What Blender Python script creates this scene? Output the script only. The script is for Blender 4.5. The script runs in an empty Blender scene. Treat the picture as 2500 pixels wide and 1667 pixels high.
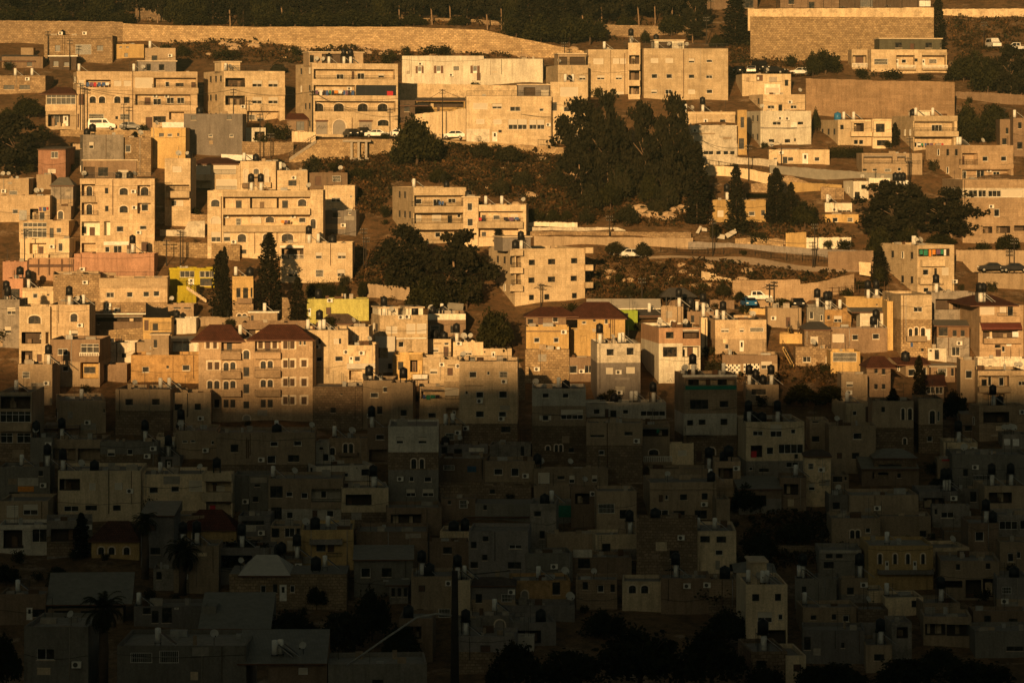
import bpy, math, random
from mathutils import Vector
R = math.radians
scene = bpy.context.scene
col = scene.collection

# ------------------------------------------------------------------ camera
F = 8291.0                      # focal length in photograph pixels (2500 wide)
HY = 350.0                      # photograph row of the horizon
cd = bpy.data.cameras.new("camera"); cam = bpy.data.objects.new("camera", cd); col.objects.link(cam)
cam.location = (0, 0, 0); cam.rotation_euler = (R(90), 0, 0)
cd.sensor_width = 36; cd.lens = 36 * F / 2500; cd.shift_y = -(833.5 - HY) / 2500
cd.clip_start = 1; cd.clip_end = 6000
scene.camera = cam
# ------------------------------------------------------------------ sky, sun, exposure
SUN_EL, SUN_AZ = 9.0, 9.0      # degrees above the horizon, degrees to the left behind the camera
world = bpy.data.worlds.new("World"); scene.world = world; world.use_nodes = True
nt = world.node_tree; bg = nt.nodes["Background"]
sky = nt.nodes.new("ShaderNodeTexSky"); sky.sky_type = 'NISHITA'; sky.sun_disc = False
sky.sun_elevation = R(SUN_EL); sky.sun_rotation = R(180 + SUN_AZ); sky.altitude = 700
sky.air_density = 0.25; sky.dust_density = 1.5; sky.ozone_density = 0.0
wb = nt.nodes.new("ShaderNodeMix"); wb.data_type = 'RGBA'; wb.blend_type = 'MULTIPLY'; wb.inputs[0].default_value = 1
wb.inputs[7].default_value = (.53, .56, .36, 1)      # the camera's warm white balance, the whole sky alike
nt.links.new(sky.outputs[0], wb.inputs[6]); nt.links.new(wb.outputs[2], bg.inputs[0]); bg.inputs[1].default_value = 0.05
sl_ = bpy.data.lights.new("sun", 'SUN'); sun = bpy.data.objects.new("sun", sl_); col.objects.link(sun)
sl_.energy = 5.0; sl_.angle = R(0.7); sl_.color = (1.0, 0.595, 0.23)
sdir = Vector((math.sin(R(SUN_AZ)), math.cos(R(SUN_AZ)), -math.tan(R(SUN_EL))))
sun.rotation_euler = sdir.to_track_quat('-Z', 'Y').to_euler(); sun.location = (-60, -200, 120)
scene.view_settings.view_transform = 'Standard'; scene.view_settings.look = 'None'
scene.view_settings.exposure = 0.44; scene.view_settings.gamma = 1.0
scene.cycles.max_bounces = 6; scene.cycles.diffuse_bounces = 3

# ------------------------------------------------------------------ tags and mesh helpers
def tag(o, label=None, cat=None, group=None, kind=None):
    if label: o['label'] = label
    if cat: o['category'] = cat
    if group: o['group'] = group
    if kind: o['kind'] = kind
    return o
def empty(name, loc=(0, 0, 0), rz=0.0):
    o = bpy.data.objects.new(name, None); o.empty_display_size = 0.5
    o.location = loc; o.rotation_euler = (0, 0, rz); col.objects.link(o); return o
def link(name, me, parent=None, loc=(0, 0, 0), rot=(0, 0, 0)):
    o = bpy.data.objects.new(name, me); o.location = loc; o.rotation_euler = rot
    if parent is not None: o.parent = parent
    col.objects.link(o); return o
class MB:
    def __init__(s): s.v = []; s.f = []; s.m = []; s.ms = []; s.sm = []
    def mi(s, m):
        if m not in s.ms: s.ms.append(m)
        return s.ms.index(m)
    def poly(s, pts, m, smooth=False):
        n = len(s.v); s.v += [tuple(p) for p in pts]; s.f.append(tuple(range(n, n + len(pts))))
        s.m.append(s.mi(m)); s.sm.append(smooth)
    def box(s, x0, x1, y0, y1, z0, z1, m, skip=''):
        n = len(s.v)
        s.v += [(x0,y0,z0),(x1,y0,z0),(x1,y1,z0),(x0,y1,z0),(x0,y0,z1),(x1,y0,z1),(x1,y1,z1),(x0,y1,z1)]
        for k, q in (('f',(0,1,5,4)),('r',(1,2,6,5)),('b',(2,3,7,6)),('l',(3,0,4,7)),('t',(4,5,6,7)),('d',(3,2,1,0))):
            if k in skip: continue
            s.f.append(tuple(n + i for i in q)); s.m.append(s.mi(m)); s.sm.append(False)
    def cyl(s, cx, cy, z0, z1, r0, m, n=10, r1=None, dome=0.0):
        r1 = r0 if r1 is None else r1; b = len(s.v); k = s.mi(m)
        ca = [(math.cos(2*math.pi*i/n), math.sin(2*math.pi*i/n)) for i in range(n)]
        s.v += [(cx + r0*c, cy + r0*d, z0) for c, d in ca] + [(cx + r1*c, cy + r1*d, z1) for c, d in ca]
        rings = [(b, b + n)]
        if dome:
            s.v += [(cx + r1*.6*c, cy + r1*.6*d, z1 + dome*.75) for c, d in ca]; rings.append((b + n, b + 2*n))
        for a0, a1 in rings:
            for i in range(n):
                j = (i + 1) % n; s.f.append((a0+i, a0+j, a1+j, a1+i)); s.m.append(k); s.sm.append(True)
        last = rings[-1][1]
        if dome:
            s.v.append((cx, cy, z1 + dome)); c = len(s.v) - 1
            for i in range(n): s.f.append((last+i, last+(i+1) % n, c)); s.m.append(k); s.sm.append(True)
        else:
            s.f.append(tuple(last + i for i in range(n))); s.m.append(k); s.sm.append(False)
        s.f.append(tuple(b + n - 1 - i for i in range(n))); s.m.append(k); s.sm.append(False)
    def tube(s, pts, r, m, n=6, r1=None):
        pts = [Vector(p) for p in pts]; rings = []; k = s.mi(m); L = len(pts)
        for i, p in enumerate(pts):
            d = (pts[min(i+1, L-1)] - pts[max(i-1, 0)]).normalized()
            u = d.cross(Vector((0, 0, 1)));
            if u.length < 1e-3: u = Vector((1, 0, 0))
            u.normalize(); w = d.cross(u).normalized(); rr = r if r1 is None else r + (r1 - r) * i / max(1, L-1)
            rings.append(len(s.v))
            s.v += [tuple(p + rr*(math.cos(2*math.pi*j/n)*u + math.sin(2*math.pi*j/n)*w)) for j in range(n)]
        for a, b in zip(rings, rings[1:]):
            for j in range(n):
                q = (j+1) % n; s.f.append((a+j, a+q, b+q, b+j)); s.m.append(k); s.sm.append(True)
        s.f.append(tuple(rings[0]+n-1-j for j in range(n))); s.m.append(k); s.sm.append(False)
        s.f.append(tuple(rings[-1]+j for j in range(n))); s.m.append(k); s.sm.append(False)
    def mesh(s, name):
        me = bpy.data.meshes.new(name); me.from_pydata(s.v, [], s.f)
        for m in s.ms: me.materials.append(M(m))
        if s.f:
            me.polygons.foreach_set('material_index', s.m); me.polygons.foreach_set('use_smooth', s.sm)
        me.update(); return me
    def build(s, name, parent=None, loc=(0, 0, 0), rot=(0, 0, 0)):
        return link(name, s.mesh(name), parent, loc, rot)

# ------------------------------------------------------------------ materials
_M = {}
def nodes(name):
    m = bpy.data.materials.new(name); m.use_nodes = True; t = m.node_tree
    b = t.nodes["Principled BSDF"]; b.inputs['Roughness'].default_value = .85
    b.inputs['Specular IOR Level'].default_value = .2
    return m, t, b, t.nodes.new, t.links.new
def ramp(N, L, src, stops):
    r = N("ShaderNodeValToRGB"); e = r.color_ramp.elements
    while len(e) < len(stops): e.new(.5)
    for i, (p, c) in enumerate(stops):
        e[i].position = p; e[i].color = (c, c, c, 1) if isinstance(c, (int, float)) else (*c, 1)
    L(src, r.inputs[0]); return r.outputs[0]
def mixc(N, L, f, a, b, mode='MIX'):
    x = N("ShaderNodeMix"); x.data_type = 'RGBA'; x.blend_type = mode
    for i, s in ((0, f), (6, a), (7, b)):
        if isinstance(s, (int, float)): x.inputs[i].default_value = s
        elif isinstance(s, tuple): x.inputs[i].default_value = (*s, 1)
        else: L(s, x.inputs[i])
    return x.outputs[2]
def noise(N, L, vec, sc, det=4, rough=.6, dist=0):
    n = N("ShaderNodeTexNoise"); n.inputs['Scale'].default_value = sc; n.inputs['Detail'].default_value = det
    n.inputs['Roughness'].default_value = rough; n.inputs['Distortion'].default_value = dist
    if vec is not None: L(vec, n.inputs['Vector'])
    return n.outputs['Fac']
def wallmat(name, c, kind):
    m, t, b, N, L = nodes(name)
    tc = N("ShaderNodeTexCoord"); oi = N("ShaderNodeObjectInfo")
    sx = N("ShaderNodeSeparateXYZ"); L(tc.outputs['Object'], sx.inputs[0])
    ad = N("ShaderNodeMath"); L(sx.outputs[0], ad.inputs[0]); L(sx.outputs[1], ad.inputs[1])
    cb = N("ShaderNodeCombineXYZ"); L(ad.outputs[0], cb.inputs[0]); L(sx.outputs[2], cb.inputs[1]); L(oi.outputs['Random'], cb.inputs[2])
    rs = N("ShaderNodeMath"); rs.operation = 'MULTIPLY'; L(oi.outputs['Random'], rs.inputs[0]); rs.inputs[1].default_value = 60
    off = N("ShaderNodeVectorMath"); L(tc.outputs['Object'], off.inputs[0]); L(rs.outputs[0], off.inputs[1])
    base = c
    big = noise(N, L, off.outputs[0], .35, 5, .65)
    col_ = mixc(N, L, ramp(N, L, big, [(.3, .0), (.7, 1.)]), tuple(x*.76 for x in c), tuple(min(.85, x*1.1) for x in c))
    if kind in ('block', 'rubble'):
        br = N("ShaderNodeTexBrick"); L(cb.outputs[0], br.inputs['Vector'])
        br.inputs['Scale'].default_value = 1.0
        if kind == 'block':
            br.inputs['Brick Width'].default_value = .62; br.inputs['Row Height'].default_value = .28; br.inputs['Mortar Size'].default_value = .018
            br.inputs['Color1'].default_value = (1, 1, 1, 1); br.inputs['Color2'].default_value = (.90, .87, .84, 1); br.inputs['Mortar'].default_value = (.66, .62, .58, 1)
        else:
            br.inputs['Brick Width'].default_value = .52; br.inputs['Row Height'].default_value = .34; br.inputs['Mortar Size'].default_value = .05
            br.inputs['Mortar Smooth'].default_value = .6
            br.inputs['Color1'].default_value = (1.1, 1.08, 1.0, 1); br.inputs['Color2'].default_value = (.55, .5, .46, 1); br.inputs['Mortar'].default_value = (.36, .32, .28, 1)
            nz = N("ShaderNodeTexNoise"); nz.inputs['Scale'].default_value = 1.6; L(cb.outputs[0], nz.inputs['Vector'])
            wr = N("ShaderNodeVectorMath"); wr.operation = 'MULTIPLY_ADD'; L(nz.outputs['Color'], wr.inputs[0]); wr.inputs[1].default_value = (.35, .3, 0); L(cb.outputs[0], wr.inputs[2])
            L(wr.outputs[0], br.inputs['Vector'])
        col_ = mixc(N, L, .85, col_, br.outputs['Color'], 'MULTIPLY')
    # streaks and blotches of weathering
    st = N("ShaderNodeVectorMath"); st.operation = 'MULTIPLY'; L(off.outputs[0], st.inputs[0]); st.inputs[1].default_value = (1.6, 1.6, .22)
    sk = noise(N, L, st.outputs[0], 1.1, 6, .7)
    col_ = mixc(N, L, ramp(N, L, sk, [(.46, 0.), (.72, .75)]), col_, tuple(x*.5 for x in (c[0], c[1]*.95, c[2]*.9)))
    b2 = N("ShaderNodeTexBrick"); L(cb.outputs[0], b2.inputs['Vector']); b2.inputs['Scale'].default_value = 1.0; b2.inputs['Brick Width'].default_value = 1.5; b2.inputs['Row Height'].default_value = .56; b2.inputs['Mortar Size'].default_value = 0
    b2.inputs['Color1'].default_value = (1.05, 1.05, 1.05, 1); b2.inputs['Color2'].default_value = (.80, .78, .75, 1)
    if kind in ('block', 'rubble'): col_ = mixc(N, L, .8, col_, b2.outputs['Color'], 'MULTIPLY')
    fine = noise(N, L, off.outputs[0], 5.0, 4, .7)
    col_ = mixc(N, L, .8, col_, ramp(N, L, fine, [(.3, .68), (.7, 1.2)]), 'MULTIPLY')
    if kind == 'stain':
        bl = noise(N, L, off.outputs[0], .9, 6, .75)
        col_ = mixc(N, L, ramp(N, L, bl, [(.5, 0.), (.62, .75)]), col_, tuple(x*.42 for x in c))
    # every wall a slightly different batch of stone
    vv = N("ShaderNodeMapRange"); L(oi.outputs['Random'], vv.inputs[0]); vv.inputs[3].default_value = .78; vv.inputs[4].default_value = 1.16
    hs = N("ShaderNodeHueSaturation"); L(vv.outputs[0], hs.inputs['Value']); L(col_, hs.inputs['Color'])
    L(hs.outputs[0], b.inputs['Base Color'])
    bp = N("ShaderNodeBump"); bp.inputs['Strength'].default_value = .35; bp.inputs['Distance'].default_value = .05
    L(fine, bp.inputs['Height']); L(bp.outputs[0], b.inputs['Normal'])
    return m
def plain(name, c, rough=.7, metal=0., var=.25, sc=2.0, spec=.25):
    m, t, b, N, L = nodes(name)
    tc = N("ShaderNodeTexCoord")
    n = noise(N, L, tc.outputs['Object'], sc, 5, .65)
    cc = mixc(N, L, ramp(N, L, n, [(.3, 0.), (.7, 1.)]), tuple(x*(1-var) for x in c), tuple(min(1, x*(1+var)) for x in c))
    L(cc, b.inputs['Base Color']); b.inputs['Roughness'].default_value = rough; b.inputs['Metallic'].default_value = metal
    b.inputs['Specular IOR Level'].default_value = spec
    return m
def ribbed(name, c, axis, sc, dark=.6, rough=.6, var=.2):
    m, t, b, N, L = nodes(name); tc = N("ShaderNodeTexCoord")
    w = N("ShaderNodeTexWave"); w.bands_direction = axis; w.inputs['Scale'].default_value = sc; w.inputs['Distortion'].default_value = .1
    L(tc.outputs['Object'], w.inputs['Vector'])
    cc = mixc(N, L, ramp(N, L, w.outputs['Fac'], [(.15, 0.), (.5, 1.)]), tuple(x*dark for x in c), c)
    n = noise(N, L, tc.outputs['Object'], 1.3, 5, .7)
    cc = mixc(N, L, var, cc, ramp(N, L, n, [(.3, .5), (.7, 1.1)]), 'MULTIPLY')
    L(cc, b.inputs['Base Color']); b.inputs['Roughness'].default_value = rough
    bp = N("ShaderNodeBump"); bp.inputs['Strength'].default_value = .5; bp.inputs['Distance'].default_value = .06
    L(w.outputs['Fac'], bp.inputs['Height']); L(bp.outputs[0], b.inputs['Normal'])
    return m
def leafmat(name, c1, c2):
    m, t, b, N, L = nodes(name); ge = N("ShaderNodeNewGeometry"); oi = N("ShaderNodeObjectInfo")
    n = noise(N, L, ge.outputs['Position'], .55, 3, .6)
    n2 = noise(N, L, ge.outputs['Position'], 4.0, 2, .6)
    cc = mixc(N, L, ramp(N, L, n, [(.35, 0.), (.65, 1.)]), c1, c2)
    cc = mixc(N, L, .6, cc, ramp(N, L, n2, [(.3, .55), (.7, 1.4)]), 'MULTIPLY')
    L(cc, b.inputs['Base Color']); b.inputs['Roughness'].default_value = .8; b.inputs['Specular IOR Level'].default_value = .05
    return m
def earthmat(name):
    m, t, b, N, L = nodes(name); ge = N("ShaderNodeNewGeometry")
    P_ = ge.outputs['Position']
    a = noise(N, L, P_, .12, 6, .65); d = noise(N, L, P_, .7, 8, .75); f = noise(N, L, P_, 3.5, 5, .7)
    cc = mixc(N, L, ramp(N, L, a, [(.35, 0.), (.65, 1.)]), (.17, .092, .042), (.25, .145, .07))
    cc = mixc(N, L, ramp(N, L, d, [(.45, 0.), (.62, .85)]), cc, (.07, .05, .024))
    vo = N("ShaderNodeTexVoronoi"); vo.inputs['Scale'].default_value = .55; L(P_, vo.inputs['Vector'])
    rk = noise(N, L, P_, .22, 4, .6)
    rm = N("ShaderNodeMath"); rm.operation = 'MULTIPLY'; L(ramp(N, L, rk, [(.56, 0.), (.64, 1.)]), rm.inputs[0]); L(ramp(N, L, d, [(.4, 1.), (.55, 0.)]), rm.inputs[1])
    cc = mixc(N, L, rm.outputs[0], cc, (.36, .26, .17))
    cc = mixc(N, L, .7, cc, ramp(N, L, f, [(.3, .5), (.7, 1.35)]), 'MULTIPLY')
    L(cc, b.inputs['Base Color'])
    bp = N("ShaderNodeBump"); bp.inputs['Strength'].default_value = .8; bp.inputs['Distance'].default_value = .35
    L(d, bp.inputs['Height']); L(bp.outputs[0], b.inputs['Normal'])
    return m
def glassmat(name):
    m, t, b, N, L = nodes(name); oi = N("ShaderNodeObjectInfo"); tc = N("ShaderNodeTexCoord")
    n = noise(N, L, tc.outputs['Object'], 2.2, 2, .5)
    cc = mixc(N, L, ramp(N, L, n, [(.45, 0.), (.6, 1.)]), (.012, .014, .015), (.05, .042, .032))
    L(cc, b.inputs['Base Color']); b.inputs['Roughness'].default_value = .18; b.inputs['Specular IOR Level'].default_value = .35
    return m
def tilemat(name, c):
    m, t, b, N, L = nodes(name); ge = N("ShaderNodeTexCoord")
    br = N("ShaderNodeTexBrick"); br.inputs['Scale'].default_value = 1; br.inputs['Brick Width'].default_value = .3; br.inputs['Row Height'].default_value = .33
    br.inputs['Mortar Size'].default_value = .03; br.inputs['Color1'].default_value = (1.15, 1.1, 1, 1); br.inputs['Color2'].default_value = (.7, .68, .66, 1); br.inputs['Mortar'].default_value = (.4, .36, .33, 1)
    L(ge.outputs['Object'], br.inputs['Vector'])
    n = noise(N, L, ge.outputs['Object'], .8, 5, .7)
    cc = mixc(N, L, ramp(N, L, n, [(.3, 0.), (.7, 1.)]), tuple(x*.65 for x in c), tuple(x*1.25 for x in c))
    cc = mixc(N, L, .9, cc, br.outputs['Color'], 'MULTIPLY')
    L(cc, b.inputs['Base Color']); return m
WALLS = {  # name: (colour, kind)
 'stone': ((.62, .49, .34), 'block'), 'pinkstone': ((.66, .51, .34), 'block'), 'palestone': ((.70, .56, .38), 'block'),
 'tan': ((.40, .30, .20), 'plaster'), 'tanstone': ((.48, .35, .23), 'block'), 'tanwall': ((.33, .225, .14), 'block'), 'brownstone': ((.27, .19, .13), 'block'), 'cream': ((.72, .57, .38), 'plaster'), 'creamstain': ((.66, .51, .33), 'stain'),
 'white': ((.82, .73, .60), 'plaster'), 'whitestain': ((.70, .62, .50), 'stain'), 'ochre': ((.57, .39, .17), 'plaster'), 'orange': ((.55, .34, .15), 'stain'),
 'grey': ((.25, .22, .20), 'plaster'), 'greystain': ((.30, .26, .22), 'stain'), 'brown': ((.26, .18, .12), 'plaster'), 'darkbrown': ((.10, .07, .05), 'plaster'),
 'pink': ((.50, .28, .19), 'plaster'), 'dustpink': ((.36, .20, .14), 'block'), 'salmon': ((.52, .32, .20), 'plaster'), 'yellow': ((.46, .38, .03), 'plaster'),
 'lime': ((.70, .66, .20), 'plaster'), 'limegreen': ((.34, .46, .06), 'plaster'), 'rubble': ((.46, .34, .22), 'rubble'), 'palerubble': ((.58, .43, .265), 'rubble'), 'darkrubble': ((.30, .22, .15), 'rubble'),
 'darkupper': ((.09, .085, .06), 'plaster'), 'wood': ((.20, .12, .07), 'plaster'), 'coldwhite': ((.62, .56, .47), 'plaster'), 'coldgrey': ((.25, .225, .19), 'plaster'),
}
PLAIN = {  # name: colour, rough, metal
 'frame': ((.72, .68, .60), .5, 0), 'darkframe': ((.05, .045, .04), .5, 0), 'surround': ((.66, .55, .42), .8, 0), 'trim': ((.56, .45, .32), .8, 0),
 'doorwood': ((.10, .05, .03), .6, 0), 'doorwhite': ((.75, .72, .66), .5, 0), 'browns': ((.13, .06, .035), .6, 0), 'iron': ((.025, .024, .022), .6, 0), 'rustiron': ((.10, .055, .03), .8, 0),
 'voidshade': ((.018, .016, .014), .9, 0), 'roofgrey': ((.24, .21, .18), .9, 0), 'roofpale': ((.29, .26, .22), .9, 0), 'concrete': ((.36, .31, .25), .9, 0),
 'tankblack': ((.012, .012, .013), .45, 0), 'tankwhite': ((.74, .72, .68), .45, 0), 'tankblue': ((.03, .16, .34), .4, 0), 'collector': ((.02, .022, .028), .6, 0), 'galv': ((.34, .33, .31), .7, 0),
 'dish': ((.42, .40, .36), .55, 0), 'acwhite': ((.68, .64, .57), .5, 0), 'acdark': ((.06, .055, .05), .7, 0), 'canvas': ((.012, .012, .012), .9, 0), 'navy': ((.018, .022, .028), .8, 0),
 'redcloth': ((.45, .03, .04), .8, 0), 'bluecloth': ((.05, .10, .25), .8, 0), 'greencloth': ((.03, .20, .12), .8, 0), 'whitecloth': ((.75, .72, .68), .8, 0), 'darkcloth': ((.03, .025, .035), .9, 0), 'purplecloth': ((.15, .08, .14), .9, 0), 'orangecloth': ((.65, .25, .04), .8, 0),
 'pole': ((.035, .028, .022), .8, 0), 'bark': ((.10, .065, .04), .9, 0), 'palebark': ((.24, .16, .10), .9, 0), 'asphalt': ((.055, .052, .05), .9, 0), 'dirt': ((.42, .32, .23), .95, 0),
 'carwhite': ((.72, .70, .66), .35, 0), 'carsilver': ((.42, .41, .39), .35, .2), 'carblack': ((.015, .015, .017), .25, 0), 'carblue': ((.02, .12, .28), .3, 0), 'tyre': ((.012, .012, .012), .9, 0), 'lamp': ((.85, .82, .75), .2, 0), 'redlamp': ((.35, .02, .02), .3, 0), 'plate': ((.75, .50, .05), .5, 0), 'carglass': ((.012, .013, .015), .12, 0),
 'rock': ((.42, .30, .19), .95, 0), 'tarp': ((.04, .09, .16), .8, 0), 'redawn': ((.12, .035, .025), .85, 0), 'graffiti': ((.03, .03, .05), .9, 0), 'signwhite': ((.72, .72, .72), .6, 0), 'palmtrunk': ((.09, .06, .04), .95, 0),
}
HAZE = 1.4e-4  # density of the added haze that lifts the blacks
def M(n):
    if n in _M: return _M[n]
    if n in WALLS: m = wallmat(n, *WALLS[n])
    elif n in PLAIN: c, r, k = PLAIN[n]; m = plain(n, c, r, k)
    elif n == 'glass': m = glassmat(n)
    elif n == 'shutter': m = ribbed(n, (.74, .66, .54), 'Z', 5.0, .8, .6, .2)
    elif n == 'shutterbrown': m = ribbed(n, (.13, .085, .06), 'Z', 5.0, .65, .7, .3)
    elif n == 'garage': m = ribbed(n, (.40, .35, .30), 'Z', 4.0, .75, .6, .4)
    elif n == 'corrugated': m = ribbed(n, (.30, .275, .23), 'X', 2.4, .7, .6, .6)
    elif n == 'corrwhite': m = ribbed(n, (.66, .60, .52), 'X', 2.4, .75, .6, .4)
    elif n == 'corrdark': m = ribbed(n, (.13, .12, .11), 'X', 2.4, .7, .6, .5)
    elif n == 'tile': m = tilemat(n, (.11, .044, .028))
    elif n == 'tilebright': m = tilemat(n, (.13, .042, .027))
    elif n == 'tilegrey': m = tilemat(n, (.12, .085, .07))
    elif n == 'pineleaf': m = leafmat(n, (.013, .013, .007), (.024, .021, .010))
    elif n == 'cypressleaf': m = leafmat(n, (.011, .011, .006), (.020, .018, .009))
    elif n == 'broadleaf': m = leafmat(n, (.013, .014, .006), (.032, .030, .010))
    elif n == 'oliveleaf': m = leafmat(n, (.018, .019, .009), (.036, .032, .015))
    elif n == 'dryleaf': m = leafmat(n, (.075, .040, .016), (.17, .088, .034))
    elif n == 'scrubleaf': m = leafmat(n, (.022, .018, .008), (.055, .034, .014))
    elif n == 'haze':
        m = bpy.data.materials.new(n); m.use_nodes = True; t = m.node_tree; t.nodes.clear(); ou = t.nodes.new('ShaderNodeOutputMaterial'); pv = t.nodes.new('ShaderNodeVolumePrincipled')
        pv.inputs['Color'].default_value = (.56, .74, .60, 1); pv.inputs['Density'].default_value = HAZE; t.links.new(pv.outputs[0], ou.inputs['Volume'])
    elif n == 'earth': m = earthmat(n)
    else: raise KeyError(n)
    _M[n] = m; return m

# ------------------------------------------------------------------ photograph row -> distance on the hillside
PROF = [(-900, 10), (-400, 40), (-170, 70.9), (-40, 10), (0, -6), (60, -24), (140, -42), (240, -56), (330, -58.5), (360, -57.2), (385, -53.4), (415, -47.5), (445, -40.3),
        (490, -32.5), (525, -22.2), (560, -10.1), (590, 0), (630, 11.4), (680, 23.8), (760, 46), (1000, 120), (1500, 180)]
def ZT(D):
    for (a, za), (b, zb) in zip(PROF, PROF[1:]):
        if a <= D <= b: return za + (zb - za) * (D - a) / (b - a)
    return PROF[-1][1] if D > 0 else PROF[0][1]
def DT(y):
    k = -(y - HY) / F
    for (a, za), (b, zb) in zip(PROF[9:], PROF[10:]):
        s = (zb - za) / (b - a); D = (za - s * a) / (k - s) if abs(k - s) > 1e-9 else a
        if a - 1e-6 <= D <= b + 1e-6: return D
    return 300 if y > 1600 else 760
ROW0 = [0, 330, 640, 930, 1240]
def px(rc, x, y):
    """zoom-sheet coordinates -> photograph coordinates; 'P' is already the photograph"""
    if rc == 'P': return x, y
    r, c = int(rc[0]), int(rc[1]); k = 4.612 if r < 4 else 3.672
    return 500 * c + x / k, ROW0[r] + y / k
def zk(rc): return 1.0 if rc == 'P' else (4.612 if int(rc[0]) < 4 else 3.672)
def wp(x, y, D): return Vector(((x - 1250) / F * D, D, (HY - y) / F * D))
PADS = []       # (x0, x1, D0, D1, z): shelves cut into the slope for roads and parked cars
def wob(X, D): return .22*math.sin(X*.11 + D*.07) + .18*math.sin(X*.23 - D*.19 + 1) + .14*math.sin(X*.53 + D*.41)
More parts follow.
